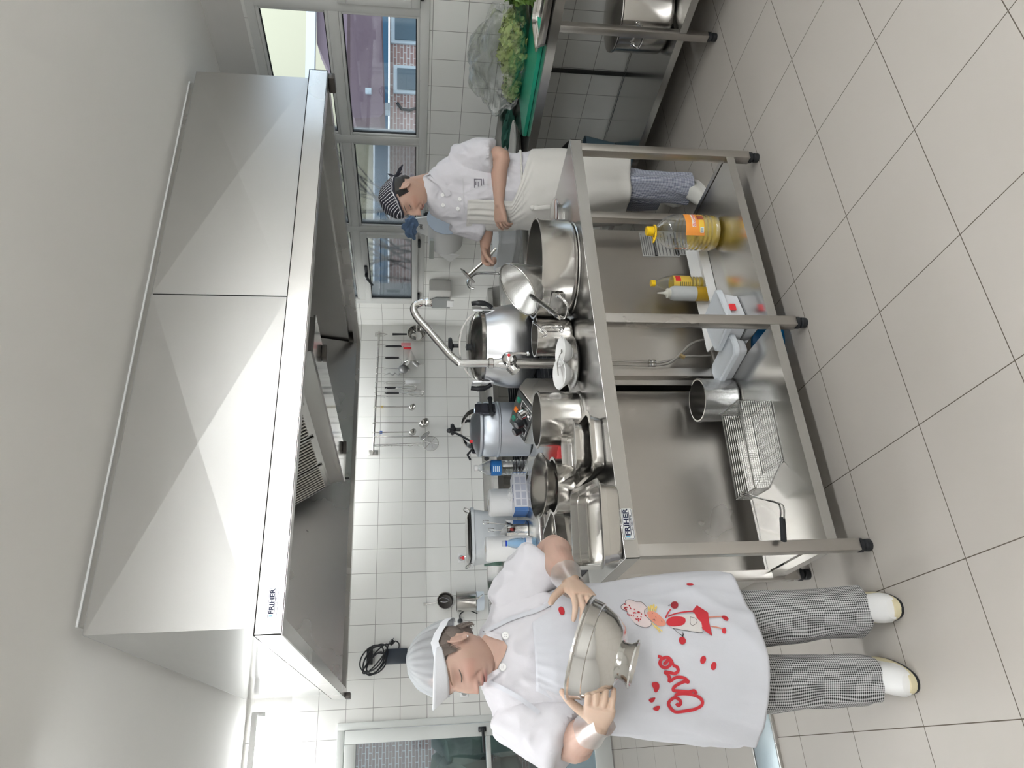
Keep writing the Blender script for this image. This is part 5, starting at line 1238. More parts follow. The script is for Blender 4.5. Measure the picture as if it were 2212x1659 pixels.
# stockpots on the lower shelf
c = Vector((3.42,2.36,RS+.001))
t = thing('stockpot', 'large steel stockpot on the lower shelf of the wall table', 'pot', c)
obj('body', B().lathe(pot_prof(.185,.27,rc=.03,lip=.006), c, 56), STP, t)
obj('lid', B().lathe([(0,.310),(.05,.307),(.16,.288),(.190,.279),(.191,.274),(.15,.276),(0,.292)], c, 56), STP, t)
obj('handle', loop_handle(c, math.radians(185), .185, .19, w=.11, out=.04, th=.006, drop=.03), CHR, t)
c = Vector((3.60,1.90,RS+.001)); t = thing('stockpot', 'second steel stockpot behind on the lower shelf, cut by the picture edge', 'pot', c); obj('body', B().lathe(pot_prof(.15,.30,rc=.03,lip=.006), c, 48), STP, t)
t = thing('leg_shadow_strip', 'thin black strip standing for a leg shadow on the tiles under the wall table', 'strip', (3.77,3.0,RS)); obj('strip', B().box((3.755,3.0,RS+.002),(3.775,3.02,.74),.002), mat('leg_shadow_black',(.03,.03,.03),.5), t)  # black strip in place of the shadow of the table's back leg
c = Vector((3.43, 3.50, RS+.001)); t = thing('waste_bin', 'blue grey tub with a black bag on the far end of the wall table shelf', 'bin', c)
obj('bin', B().loft([[c+Vector((x,y,z)) for x,y in rrect(w_,w_,.05)] for w_,z in ((.28,0),(.33,.2),(.32,.2),(.27,.01))]), mat('bin_blue',(.10,.17,.22),.5), t)
tb_ = bmesh.new(); bmesh.ops.create_icosphere(tb_, subdivisions=4, radius=1)
for v in tb_.verts: n_ = v.co.copy(); v.co = c+Vector((0,0,.27))+Vector((n_.x*.17,n_.y*.17,n_.z*.11))*(1+.25*noise.noise(n_*2.4))
b = B(); b.take(tb_); obj('bag', b, mat('bin_bag',(.012,.012,.015),.35), t)
c = at(1684,738,Z=.03); c = Vector((c.x+.05,c.y+.09,0)); t = thing('blue_bucket_lid', 'bright blue plastic basin on the floor under the island', 'basin', c)
obj('basin', B().lathe([(0,0),(.09,0),(.11,.045),(.115,.047),(.105,.045),(.085,.004),(0,.004)], c, 32), mat('bright_blue',(.0,.16,.42),.4), t)
from mathutils.bvhtree import BVHTree
# ------------------------------------------------------------ people helpers
def skin_mat(name, rough=.5):
    m = mat(name, (.6,.4,.3), rough, sss=.12); a = N(m,'ShaderNodeAttribute'); a.attribute_name = 'tone'; L(m,a.outputs['Color'],bsdf(m).inputs['Base Color'])
    nz = N(m,'ShaderNodeTexNoise',Scale=180.0,Detail=3); tc = N(m,'ShaderNodeTexCoord'); b_ = N(m,'ShaderNodeBump',Strength=.12,Distance=.001); L(m,tc.outputs['Object'],nz.inputs['Vector']); L(m,nz.outputs['Fac'],b_.inputs['Height']); L(m,b_.outputs[0],bsdf(m).inputs['Normal']); return m
SKIN = skin_mat('skin')
def fabric(name, col, rough=.9, sc=900, st=.45):
    m = mat(name, col, rough, spec=.2, sheen=.2)
    tc = N(m,'ShaderNodeTexCoord'); nz = N(m,'ShaderNodeTexNoise',Scale=sc,Detail=1); n2 = N(m,'ShaderNodeTexNoise',Scale=9.0,Detail=4); ad = N(m,'ShaderNodeMath',operation='MULTIPLY_ADD'); ad.inputs[1].default_value=.06
    b_ = N(m,'ShaderNodeBump',Strength=st,Distance=.01); L(m,tc.outputs['Object'],nz.inputs['Vector']); L(m,tc.outputs['Object'],n2.inputs['Vector']); L(m,nz.outputs['Fac'],ad.inputs[0]); L(m,n2.outputs['Fac'],ad.inputs[2]); L(m,ad.outputs[0],b_.inputs['Height']); L(m,b_.outputs[0],bsdf(m).inputs['Normal']); return m
COAT = fabric('white_coat_cotton', (.60,.59,.62)); APR = fabric('apron_cotton', (.58,.59,.63)); APM = fabric('cream_apron_cotton', (.60,.59,.56))
def to_np(me): a = np.empty(len(me.vertices)*3); me.vertices.foreach_get('co', a); return a.reshape(-1,3)
def remesh(b, vox, smooth=4, fac=.5):
    me = b.mesh('t'); o = bpy.data.objects.new('t', me); COL.objects.link(o)
    r = o.modifiers.new('r','REMESH'); r.mode = 'VOXEL'; r.voxel_size = vox
    if smooth: s_ = o.modifiers.new('s','SMOOTH'); s_.factor = fac; s_.iterations = smooth
    bpy.context.view_layer.update(); dg = bpy.context.evaluated_depsgraph_get(); out = bpy.data.meshes.new_from_object(o.evaluated_get(dg))
    bpy.data.objects.remove(o, do_unlink=True); return out
def decimate(me, ratio):
    o = bpy.data.objects.new('t', me); COL.objects.link(o); d = o.modifiers.new('d','DECIMATE'); d.ratio = ratio
    bpy.context.view_layer.update(); dg = bpy.context.evaluated_depsgraph_get(); out = bpy.data.meshes.new_from_object(o.evaluated_get(dg)); bpy.data.objects.remove(o, do_unlink=True); return out
def wrinkle(me, amp, f, seed=0, ax=(1,1,1), sharp=True, mask=None):
    co = to_np(me); nr = np.empty(len(me.vertices)*3); me.vertices.foreach_get('normal', nr); nr = nr.reshape(-1,3)
    for i in range(len(co)):
        p = Vector((co[i][0]*ax[0], co[i][1]*ax[1], co[i][2]*ax[2]))*f+Vector((seed*7.3,0,0))
        p = p+.6*Vector((noise.noise(p*.5+Vector((3,0,0))),noise.noise(p*.5+Vector((0,5,0))),noise.noise(p*.5+Vector((0,0,9)))))
        n_ = noise.noise(p); n_ = (1-abs(n_)*2.2)*.6 if sharp else n_
        k = 1 if mask is None else mask(co[i])
        co[i] += nr[i]*amp*n_*k
    me.vertices.foreach_set('co', co.ravel()); me.update(); return me
def tone(me, cols):
    a = me.color_attributes.new('tone','FLOAT_COLOR','POINT'); c = np.ones((len(cols),4)); c[:,:3] = cols; a.data.foreach_set('color', c.ravel())
def ellipse_ring(c, ax, ay, w, d, n=32, p=2.0):
    out = []
    for i in range(n):
        t = 2*PI*i/n; cs, sn = math.cos(t), math.sin(t)
        out.append(c+ax*(w*math.copysign(abs(cs)**(2/p), cs))+ay*(d*math.copysign(abs(sn)**(2/p), sn)))
    return out
def ico(b, c, r, sub=3, mtx=None):
    t = bmesh.new(); bmesh.ops.create_icosphere(t, subdivisions=sub, radius=1)
    for v in t.verts: q = Vector((v.co.x*r[0], v.co.y*r[1], v.co.z*r[2])); v.co = (mtx@q if mtx is not None else q)+c
    return b.take(t)
def rtube(b, pts, rs, n=16, sub=5):
    """tube with rounded ends through points with radii"""
    P = spline(pts, sub); R_ = []; K = len(pts)
    for k in range(K-1):
        for i in range(sub): t = i/sub; t = t*t*(3-2*t); R_.append(rs[k]*(1-t)+rs[k+1]*t)
    R_.append(rs[-1])
    b.tube(P, R_, n); ico(b, P[0], (R_[0],)*3, 2); ico(b, P[-1], (R_[-1],)*3, 2); return b
def hand(b, W, d, n, thumb_side, curls=(25,35,25), spread=.16, size=1.0, tcurl=(10,15), tdir=(.75,.65,.25), fan=None, wr=.026):
    """W wrist, d towards fingers, n out of the palm; fingers bend towards n"""
    d = d.normalized(); n = (n-d*n.dot(d)).normalized(); s_ = d.cross(n)*thumb_side
    z = size; rings = []
    for t_, w_, th_ in ((-.02,wr,.021),(.0,.027,.019),(.025,.033,.018),(.055,.040,.017),(.080,.042,.0145),(.092,.040,.011)):
        rings.append(ellipse_ring(W+d*t_*z, s_, n, w_*z, th_*z, 20, 2.6))
    b.loft(rings)
    for k, (off, ln, r) in enumerate(((.031,.070,.0088),(.011,.078,.0090),(-.010,.072,.0086),(-.030,.057,.0078))):
        sp = spread*(1.5-k)/1.5*.9; cu = curls[k] if isinstance(curls[0], (list,tuple)) else curls
        dd = (d+s_*sp).normalized(); p = W+d*.084*z+s_*off*z; pts = [p-dd*.02*z, p]
        a = 0
        for j, fr in enumerate((.46,.30,.24)):
            a += math.radians(cu[j]); v = dd*math.cos(a)+n*math.sin(a); p = p+v*ln*fr*z*1.05; pts.append(p)
        rtube(b, pts, [r*z*1.05, r*z*1.08, r*z, r*z*.93, r*z*.80], 12, 4)
    td = (s_*tdir[0]+d*tdir[1]+n*tdir[2]).normalized(); p = W+d*.022*z+s_*.022*z+n*.004*z; pts = [p]; a = 0
    p = p+td*.040*z; pts.append(p)
    for j, fr in enumerate((.034,.028)):
        a += math.radians(tcurl[j]); v = (td*math.cos(a)+(n*.6+d*.5-s_*.4).normalized()*math.sin(a)).normalized(); p = p+v*fr*z; pts.append(p)
    rtube(b, pts, [.015*z,.0125*z,.0108*z,.0088*z], 12, 4)
    return b
def head_verts(feat):
    """dense head in its own frame: x to its left, y forward, z up, centre at ear height"""
    t = bmesh.new(); bmesh.ops.create_icosphere(t, subdivisions=7, radius=1)
    co = np.array([v.co[:] for v in t.verts]); fs = [[v.index for v in f.verts] for f in t.faces]; t.free()
    w, l, hu, hd = feat.get('w',.074), feat.get('l',.096), feat.get('hu',.118), feat.get('hd',.122)
    x, y, z = co[:,0]*w, co[:,1]*l, np.where(co[:,2]>0, co[:,2]*hu, co[:,2]*hd)
    front = np.clip(co[:,1],0,1)
    low = np.clip(-z/hd,0,1)
    x = x*(1-.40*low**1.5)*(1-.06*np.clip(front,0,1)*low); y = np.where(y<0, y*(1-.45*low**1.2), y*(1-.10*low**2))
    # squarer front of the face
    y = y+.010*front*np.exp(-((z+.02)/.07)**2)*np.clip(1-np.abs(x)/.06,0,1)
    z = z+.0*y
    def g(cx, cz, sx, sz): return np.exp(-((x-cx)/sx)**2-((z-cz)/sz)**2)*(co[:,1]>0)
    ez = feat.get('ez', .012); dy = np.zeros_like(y)
    for s_ in (-1,1):
        dy -= .0125*g(s_*.031, ez+.001, .019, .013); dy += .0078*g(s_*.031, ez-.001, .0125, .0085)
        dy += .0045*g(s_*.030, ez+.022, .024, .007)              # brow
        dy += .0060*g(s_*.042, ez-.032, .020, .018)              # cheek
        dy -= .0016*g(s_*.031, ez-.017, .018, .004)              # under the eye
        dy += .0085*g(s_*.0125, ez-.046, .0065, .0065)*feat.get('nose',1)           # nostril wing
        dy -= .0030*g(s_*(.026+.0), ez-.055, .005, .014)*feat.get('fold',1)             # fold beside the mouth
        dy -= .0020*g(s_*.052, ez-.060, .014, .02)
    nz_ = feat.get('nose',1)
    bridge = np.clip((ez+.012-z)/.055,0,1); ridge = np.exp(-(x/(.0080+.0065*bridge))**2)*(co[:,1]>0)
    prof = np.where((z<ez+.016)&(z>ez-.050), (.006+.017*bridge**1.0), 0); 
    prof = prof*np.clip((z-(ez-.054))/.010,0,1)*np.clip((ez+.022-z)/.016,0,1)
    dy += ridge*prof*nz_
    dy += .0045*g(0, ez-.042, .010, .008)*nz_
    mz = ez-.070
    dy -= .0015*g(0, mz+.014, .003, .007)
    dy += .0075*g(0, mz-.000, .026, .016)
    dy += .0040*g(0, mz+.0055, .020, .0042); dy += .0055*g(0, mz-.008, .016, .0048)
    op = feat.get('open',.6); dy -= (.004+.010*op)*g(0, mz-.0008, .019, .0018+.0012*op)
    dy -= .0035*g(0, mz-.019, .018, .005); dy += .0085*g(0, mz-.034, .018, .013)
    y = y+dy*1.12
    V = np.stack([x,y,z],1)
    return V, fs, (ez, mz)
def head_build(b, feat, M_):
    V, fs, ks = head_verts(feat); vv = [b.bm.verts.new(M_@Vector(v)) for v in V]
    for f in fs: b.bm.faces.new([vv[i] for i in f])
    w = feat.get('w',.074)
    for s_ in (-1,1):    # ears
        c = Vector((s_*(w-.001), -.006, -.004)); R_ = rotm('X',-12)@rotm('Z',s_*-22)
        pts = []
        for i in range(19):
            a = math.radians(-70+i*17); pts.append(M_@(c+R_@Vector((s_*.007, .0-.0165*math.cos(a)*-1*-1, .030*math.sin(a)))))
        out = [M_@(c+(R_@Vector((s_*(.006+.004*math.sin(a)), -.017*math.cos(a*1.0)+.0, .031*math.sin(a))))) for a in [PI*.5+2*PI*i/20 for i in range(15)]]
        b.tube(spline(out,3), .0036, 10); ico(b, out[-1], (.0055,)*3, 2)
        ico(b, M_@(c+Vector((s_*.001,-.003,0))), (.005,.014,.024), 3, M_.to_3x3().to_4x4()@R_)
        ico(b, M_@(c+R_@Vector((s_*.004,.004,-.026))), (.006,.008,.009), 2)
    return ks
def frame(o, fwd, up):
    y = fwd.normalized(); x = y.cross(up).normalized(); z = x.cross(y).normalized()   # x is towards the viewer's right of the face when looking along it
    m_ = Matrix((-x*-1, y, z)).transposed().to_4x4(); m_.translation = o; return m_
def tone_body(me, M_, ks, base, lips, cheek=(.55,.20,.15), gl=None):
    co = to_np(me); Mi = np.array(M_.inverted()); h = co@Mi[:3,:3].T+Mi[:3,3]
    ez, mz = ks; n = len(co); c = np.tile(np.array(base),(n,1)); x,y,z = h[:,0],h[:,1],h[:,2]; fr = ((y>.05)&(np.abs(x)<.08)&(np.abs(z)<.14)).astype(float)
    def mixin(col, k): 
        nonlocal c; k = np.clip(k,0,1)[:,None]; c = c*(1-k)+np.array(col)*k
    mixin(cheek, fr*.35*(np.exp(-((np.abs(x)-.042)/.022)**2-((z-ez+.034)/.022)**2))); mixin(cheek, fr*.35*np.exp(-(x/.016)**2-((z-ez+.044)/.013)**2))
    k = fr*np.exp(-(np.abs(x)/.021)**6)*(np.exp(-((z-mz-.0050)/.0042)**4)+np.exp(-((z-mz+.0072)/.0052)**4)); mixin(lips, k*.85)
    mixin((.05,.015,.015), fr*np.exp(-(x/.017)**4)*np.exp(-((z-mz+.0008)/.0022)**2))
    for s_ in (-1,1):  # eyelid creases, under-eyes, mouth folds and nostrils: shade painted into the skin tone
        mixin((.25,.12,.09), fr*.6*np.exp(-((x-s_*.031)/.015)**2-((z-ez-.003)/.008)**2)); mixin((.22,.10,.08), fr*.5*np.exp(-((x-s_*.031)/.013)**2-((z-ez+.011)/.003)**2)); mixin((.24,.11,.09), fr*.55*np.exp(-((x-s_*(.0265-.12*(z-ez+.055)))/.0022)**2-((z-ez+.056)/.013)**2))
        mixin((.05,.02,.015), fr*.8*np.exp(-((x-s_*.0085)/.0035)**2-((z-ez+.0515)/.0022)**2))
    if gl is not None: c = gl(co, c)
    rs = np.random.RandomState(1)
    tone(me, np.clip(c,0,1)); return me
def lash(feat_bvh, M_, x0, x1, zf, r, off=.0008, n=9):
    """thin line lying on the face between head-frame x0..x1 at height zf(x)"""
    pts = []
    for i in range(n):
        x = x0+(x1-x0)*i/(n-1); o_ = M_@Vector((x,.2,zf(x))); d_ = (M_.to_3x3()@Vector((0,-1,0))).normalized()
        hit = feat_bvh.ray_cast(o_, d_, .25)
        if hit[0]: pts.append(hit[0]-d_*off)
    return pts
def bvh(me): return BVHTree.FromPolygons([v.co[:] for v in me.vertices], [p.vertices[:] for p in me.polygons])
# checked trouser cloth, woven along and around the leg
def check_mat(name, a, c, size=.0062):
    m = mat(name, a, .9, spec=.2); at_ = N(m,'ShaderNodeAttribute'); at_.attribute_name = 'weave'
    sp = N(m,'ShaderNodeSeparateXYZ'); L(m,at_.outputs['Vector'],sp.inputs[0]); fs = []
    for i in (0,1):
        k = N(m,'ShaderNodeMath',operation='MULTIPLY'); k.inputs[1].default_value = 1/size; f = N(m,'ShaderNodeMath',operation='FRACT'); g_ = N(m,'ShaderNodeMath',operation='GREATER_THAN'); g_.inputs[1].default_value=.5
        L(m,sp.outputs[i],k.inputs[0]); L(m,k.outputs[0],f.inputs[0]); L(m,f.outputs[0],g_.inputs[0]); fs.append(g_)
    ad = N(m,'ShaderNodeMath',operation='ADD'); L(m,fs[0].outputs[0],ad.inputs[0]); L(m,fs[1].outputs[0],ad.inputs[1]); hf = N(m,'ShaderNodeMath',operation='MULTIPLY'); hf.inputs[1].default_value=.5; L(m,ad.outputs[0],hf.inputs[0])
    mx = N(m,'ShaderNodeMix',data_type='RGBA'); mx.inputs[6].default_value=(*a,1); mx.inputs[7].default_value=(*c,1); L(m,hf.outputs[0],mx.inputs[0]); L(m,mx.outputs[2],bsdf(m).inputs['Base Color']); return m
def trouser_leg(b_parts, stations, n=56, seed=0, fold=.006):
    """stations: (centre, half width x, half depth y). returns mesh with 'weave' attribute"""
    P = spline([s_[0] for s_ in stations], 10); W_ = []; D_ = []
    for k in range(len(stations)-1):
        for i in range(10): t = i/10; W_.append(stations[k][1]*(1-t)+stations[k+1][1]*t); D_.append(stations[k][2]*(1-t)+stations[k+1][2]*t)
    W_.append(stations[-1][1]); D_.append(stations[-1][2])
    vs, uv, fs = [], [], []; acc = 0
    for k, p in enumerate(P):
        if k: acc += (P[k]-P[k-1]).length
        for i in range(n):
            a = 2*PI*i/n; q = p+Vector((math.cos(a)*W_[k], math.sin(a)*D_[k], 0))
            f = noise.noise(Vector((math.cos(a)*1.6+seed, math.sin(a)*1.6, q.z*3.2+seed)))*1.3+.5*noise.noise(Vector((math.cos(a)*3+seed, math.sin(a)*3, q.z*9)))
            q += Vector((math.cos(a), math.sin(a), 0))*fold*f*2
            vs.append(q); uv.append((a*.075+ .01*f, acc, 0))
    for k in range(len(P)-1):
        for i in range(n): fs.append((k*n+i, k*n+(i+1)%n, (k+1)*n+(i+1)%n, (k+1)*n+i))
    # turned in hem
    base = (len(P)-1)*n; k0 = len(vs)
    for i in range(n): c_ = P[-1]; v = vs[base+i]; vs.append(c_+(v-c_)*.90+Vector((0,0,.0))); uv.append(uv[base+i])
    for i in range(n): vs.append(P[-1]+(vs[base+i]-P[-1])*.85+Vector((0,0,.06))); uv.append(uv[base+i])
    for i in range(n): fs.append((base+i, base+(i+1)%n, k0+(i+1)%n, k0+i)); fs.append((k0+i, k0+(i+1)%n, k0+n+(i+1)%n, k0+n+i))
    b_parts.append((vs, fs, uv))
def merge_weave(parts):
    vs, fs, uv = [], [], []
    for a, f, u_ in parts: o_ = len(vs); vs += a; uv += u_; fs += [tuple(i+o_ for i in q) for q in f]
    me = bpy.data.meshes.new('trousers'); me.from_pydata([tuple(v) for v in vs], [], fs); at_ = me.attributes.new('weave','FLOAT_VECTOR','POINT'); at_.data.foreach_set('vector', np.array(uv).ravel()); me.update(); return me
def button(c, n, r, par, m_=None):
    q = n.to_track_quat('Z','Y').to_matrix().to_4x4()
    b = B().lathe([(0,0),(r,0),(r,.002),(r*.8,.003),(r*.7,.0022),(0,.0022)], c, 20, mtx=q)
    o_ = obj('button', b, m_ or WHT, par)
    b = B()
    for sx, sy in ((1,1),(1,-1),(-1,1),(-1,-1)): b.lathe([(0,.0024),(r*.10,.0024),(r*.10,.0028),(0,.0028)], c+q@Vector((sx*r*.22,sy*r*.22,0)), 6, mtx=q)
    obj('button_holes', b, mat('hole_grey',(.25,.25,.27),.8), o_); return o_
def W(x, y, Y): return at(x, y, Y=Y)
# ============================================================ the woman
wo = thing('person', 'person in white coat and hair net shaking a steel bowl beside the island', 'person', (.24, 2.26, 0))
Zv = Vector((0,0,1)); tocam = Vector((-.10,-.99,0)).normalized(); vl = -rt
# head frame
hf = (tocam*.74+vl*.67).normalized(); hfw = (hf*math.cos(math.radians(14))-Zv*math.sin(math.radians(14)))
hc = W(985,1424,2.17)
HM = frame(hc, hfw, Zv)
HM = HM if (HM.to_3x3()@Vector((0,1,0))).dot(hfw) > 0 else HM
feat = dict(w=.0715,l=.093,hu=.112,hd=.110,ez=.018,open=.6,nose=.85,fold=2.0)
b = B(); ks = head_build(b, feat, HM)
neckb = W(1085,1418,2.20)
rtube(b, [hc+Vector((.012,.02,-.02)), hc.lerp(neckb,.6)+Vector((.012,.02,0)), neckb+Vector((.0,.015,-.04))], [.052,.050,.062], 24)
# trunk and legs under the clothes
cx = .262
b.loft([ellipse_ring(Vector((x,y,z)), Vector((1,0,0)), Vector((0,1,0)), w_, d_) for x,y,z,w_,d_ in ((cx,2.24,1.27,.05,.05),(cx,2.245,1.235,.145,.075),(cx,2.25,1.12,.155,.095),(cx-.005,2.25,.98,.15,.10),(cx-.01,2.26,.85,.165,.11),(cx-.01,2.26,.78,.14,.10))])
for hx, kx, fx_, fy in ((.335,.350,.362,2.30),(.165,.160,.155,2.33)):
    rtube(b, [Vector((hx,2.26,.82)), Vector((kx,2.30,.45)), Vector((fx_,fy,.09))], [.062,.048,.033], 20)
# arms
elL, wrL = W(1192,1192,2.20), W(1232,1258,2.03); shL = Vector((.412,2.245,1.205))
elR, wrR = W(1232,1606,2.16), W(1292,1566,2.02); shR = Vector((.112,2.245,1.205))
rtube(b, [shL, elL, elL.lerp(wrL,.35), wrL], [.055,.047,.047,.028], 24)
rtube(b, [shR, elR, elR.lerp(wrR,.35), wrR], [.055,.047,.046,.028], 24)
# the bowl she holds
bc_ = W(1257,1398,1.97); tl = Matrix.Rotation(math.radians(-13),4,tocam)@Matrix.Rotation(math.radians(-22),4,rt)
BR = .132
bowl_o = thing('footed_bowl', 'large steel footed bowl tilted in the gloved hands of the woman', 'bowl', bc_)
bp_ = [(0,-.112),(.05,-.112),(.082,-.098),(.106,-.070),(.119,-.040),(.1195,-.036),(.124,-.034),(.129,-.006),(BR+.004,-.002),(BR+.004,.003),(BR,.003),(.122,-.032),(.115,-.040),(.102,-.068),(.078,-.094),(.045,-.108),(0,-.108)]
BWL = steel('bowl_steel', (.70,.69,.67), .12, .02)
obj('bowl', B().lathe(bp_, bc_, 72, mtx=tl), BWL, bowl_o)
obj('foot_ring', B().lathe([(.046,-.110),(.050,-.125),(.062,-.137),(.062,-.141),(.057,-.141),(.045,-.127),(.042,-.110)], bc_, 56, mtx=tl), BWL, bowl_o)
bu = (tl@Vector((0,0,1))).normalized(); bx = (tl@Vector((rt.x,rt.y,0))).normalized(); by = bu.cross(bx)
# hands on both sides of the bowl
def grip(b, side, wr_, p_out, thumb):
    pass
ctr = bc_-bu*.05
gL = ctr+bx*.135+(-by if by.dot(tocam)<0 else by)*.0
fc = by if by.dot(tocam) > 0 else -by      # towards the camera
dL = ((ctr+bx*.100+fc*.075-bu*.02)-wrL).normalized()
hand(b, wrL, dL, (-bx*.8-fc*.15+bu*.1), 1 if dL.cross((-bx).normalized()).dot(bu) > 0 else -1, curls=((26,34,24),(26,36,24),(28,38,26),(30,38,26)), spread=.10, size=.98, tdir=(.80,.65,.15), tcurl=(5,10))
dR = ((ctr-bx*.112+fc*.060-bu*.035)-wrR).normalized()
hand(b, wrR, dR, (bx*.9-fc*.1+bu*.1), 1 if dR.cross(bx.normalized()).dot(bu) > 0 else -1, curls=((34,42,30),(36,44,30),(38,46,30),(40,46,30)), spread=.05, size=.98, tdir=(.85,.55,.15), tcurl=(5,10))
me = remesh(b, .0026, 2, .4)
def glove(co, c):
    k = np.zeros(len(co))
    for w_, e_ in ((wrL, elL), (wrR, elR)):
        ax_ = np.array((w_-e_).normalized()); d_ = (co-np.array(w_))@ax_; near = np.linalg.norm(co-np.array(w_),axis=1) < .26
        k = np.maximum(k, np.clip((d_+.01)/.01,0,1)*near*(co[:,1]<2.2))
    gcol = np.array((.56,.42,.32)); return c*(1-k[:,None]*.75)+gcol*k[:,None]*.75
tone_body(me, HM, ks, (.47,.315,.255), (.36,.15,.14), (.48,.21,.18), glove)
body = obj('body', me, SKIN, wo); fb = bvh(me)
# face lines
hairm = mat('dark_hair', (.10,.08,.07), .6)
ez, mz = ks
BRW = mat('brow_brown', (.20,.12,.08), .8)
def face_lines(fb, M_, par, ez, bz_, rr, bm__):
    for s_ in (-1,1):
        p = lash(fb, M_, s_*.018, s_*.045, lambda x: ez-.004-.0035*(1-((abs(x)-.031)/.014)**2), .001)
        if len(p) > 2: obj('eyelashes', B().tube(p, [.0005]+[.0017]*(len(p)-2)+[.0006], 5), hairm, par)
        p = lash(fb, M_, s_*.014, s_*.049, lambda x: ez+bz_+.004*math.sin((abs(x)-.014)/.034*2.4), .001, -.0006)
        if len(p) > 2: obj('eyebrow', B().tube(p, [rr*.5]+[rr]*(len(p)-2)+[rr*.3], 5, flat=.6), bm__, par)
face_lines(fb, HM, body, ez, .020, .0022, BRW)
# glove cuffs
GLV = PET.copy(); GLV.name = 'glove_film'
for n_ in GLV.node_tree.nodes:
    if n_.type == 'BSDF_TRANSPARENT': n_.inputs[0].default_value = (.93,.93,.93,1)
    if n_.type == 'BSDF_GLOSSY': n_.inputs['Roughness'].default_value = .35
    if n_.type == 'LAYER_WEIGHT': n_.inputs['Blend'].default_value = .6
for w_, e_ in ((wrL, elL), (wrR, elR)):
    ax_ = (w_-e_).normalized(); u_ = ax_.orthogonal().normalized(); v_ = ax_.cross(u_); rings = []
    for t_, r_ in ((.028,.034),(.005,.034),(-.015,.036),(-.035,.041),(-.05,.046)):
        rings.append([w_+ax_*(t_+.003*math.sin(5*a))+(u_*math.cos(a)+v_*math.sin(a))*(r_+.003*noise.noise(Vector((math.cos(a)*3,math.sin(a)*3,t_*60)))) for a in [2*PI*i/40 for i in range(40)]])
    obj('glove_cuff', B().loft(rings, cap=False), GLV, body)
# coat: body and short sleeves
def sleeve(b, sh, el, r0, r1, upto=.85, n=28):
    e_ = sh.lerp(el, upto); ax_ = (el-sh).normalized()
    pts = [sh-ax_*.02, sh.lerp(e_,.33), sh.lerp(e_,.66), e_]; rs = [r0*.92,r0,(r0+r1)/2,r1]
    P = spline(pts,4); R_ = []
    for k in range(3):
        for i in range(4): R_.append(rs[k]*(1-i/4)+rs[k+1]*i/4)
    R_.append(rs[-1])
    P += [e_-ax_*.001, e_-ax_*.05]; R_ += [r1-.008, r1-.012]
    b.tube(P, R_, n); return b
b = B()
cs = [(cx+.002,2.225,1.312,.050,.046),(cx+.002,2.228,1.300,.070,.058),(cx,2.235,1.280,.125,.075),(cx,2.24,1.255,.170,.092),(cx-.002,2.245,1.20,.192,.115),(cx-.004,2.24,1.12,.194,.128),(cx-.006,2.24,1.02,.178,.120),(cx-.008,2.245,.92,.175,.115),(cx-.01,2.25,.80,.18,.115),(cx-.01,2.25,.70,.18,.12)]
b.loft([ellipse_ring(Vector((x,y,z)), Vector((1,0,0)), Vector((0,1,0)), w_, d_, 48, 2.3) for x,y,z,w_,d_ in cs])
shL2, shR2 = Vector((cx+.150,2.245,1.215)), Vector((cx-.150,2.245,1.215))
b2 = B(); 
sleeve(b, shL2, elL, .080, .078, .80); sleeve(b, shR2, elR, .080, .082, .92)
me = remesh(b, .006, 5); wrinkle(me, .018, 6, 1, (1,1,.7)); wrinkle(me, .014, 10, 2, (1.3,1.3,.7)); wrinkle(me, .005, 22, 3)
# open neck: push the front V inwards
co = to_np(me); 
coat = obj('coat', me, COAT, wo); cb_ = bvh(me)
# skin seen in the neck opening
def onsurf(bv, x, y, off=.003, n_only=False):
    """point of a garment seen at a photo pixel"""
    d_ = (RIGHT*((829.5-y)/FPX)+DOWN*((x-1106)/FPX)+FWD); 
    d_ = (RIGHT*((1659-y-829.5)/FPX)+DOWN*((x-1106)/FPX)+FWD).normalized(); h_ = bv.ray_cast(CAM, d_, 8)
    if h_[0] is None: return None
    return h_[0]-d_*off
def decal(name, bv, poly, m_, par, off=.003, steps=4):
    """flat shape lying on a garment: polygon in photo pixels"""
    if name in ('printed_spot','printed_apple','printed_shoe','hat_dot','printed_head','printed_bodice'): poly = [(q.x,q.y) for q in spline([Vector((a,e,0)) for a,e in poly], 4, True)]
    cxp = sum(p[0] for p in poly)/len(poly); cyp = sum(p[1] for p in poly)/len(poly); rings = []
    dense = []
    for i in range(len(poly)):
        a, e = poly[i], poly[(i+1)%len(poly)]; k = max(1,int(math.hypot(e[0]-a[0],e[1]-a[1])/6))
        for j in range(k): dense.append((a[0]+(e[0]-a[0])*j/k, a[1]+(e[1]-a[1])*j/k))
    b = B(); vs = []; fs = []; n = len(dense); last = onsurf(bv,cxp,cyp,off) or W(cxp,cyp,2.05)
    for s_ in range(steps, 0, -1):
        for (x,y) in dense:
            q = onsurf(bv, cxp+(x-cxp)*s_/steps, cyp+(y-cyp)*s_/steps, off); 
            if q is None: q = last
            last = q; vs.append(q)
    vs.append(onsurf(bv,cxp,cyp,off) or last)
    for s_ in range(steps-1):
        for i in range(n): fs.append((s_*n+i, s_*n+(i+1)%n, (s_+1)*n+(i+1)%n, (s_+1)*n+i))
    for i in range(n): fs.append(((steps-1)*n+i, (steps-1)*n+(i+1)%n, steps*n))
    return obj(name, b.geo(vs, fs), m_, par)
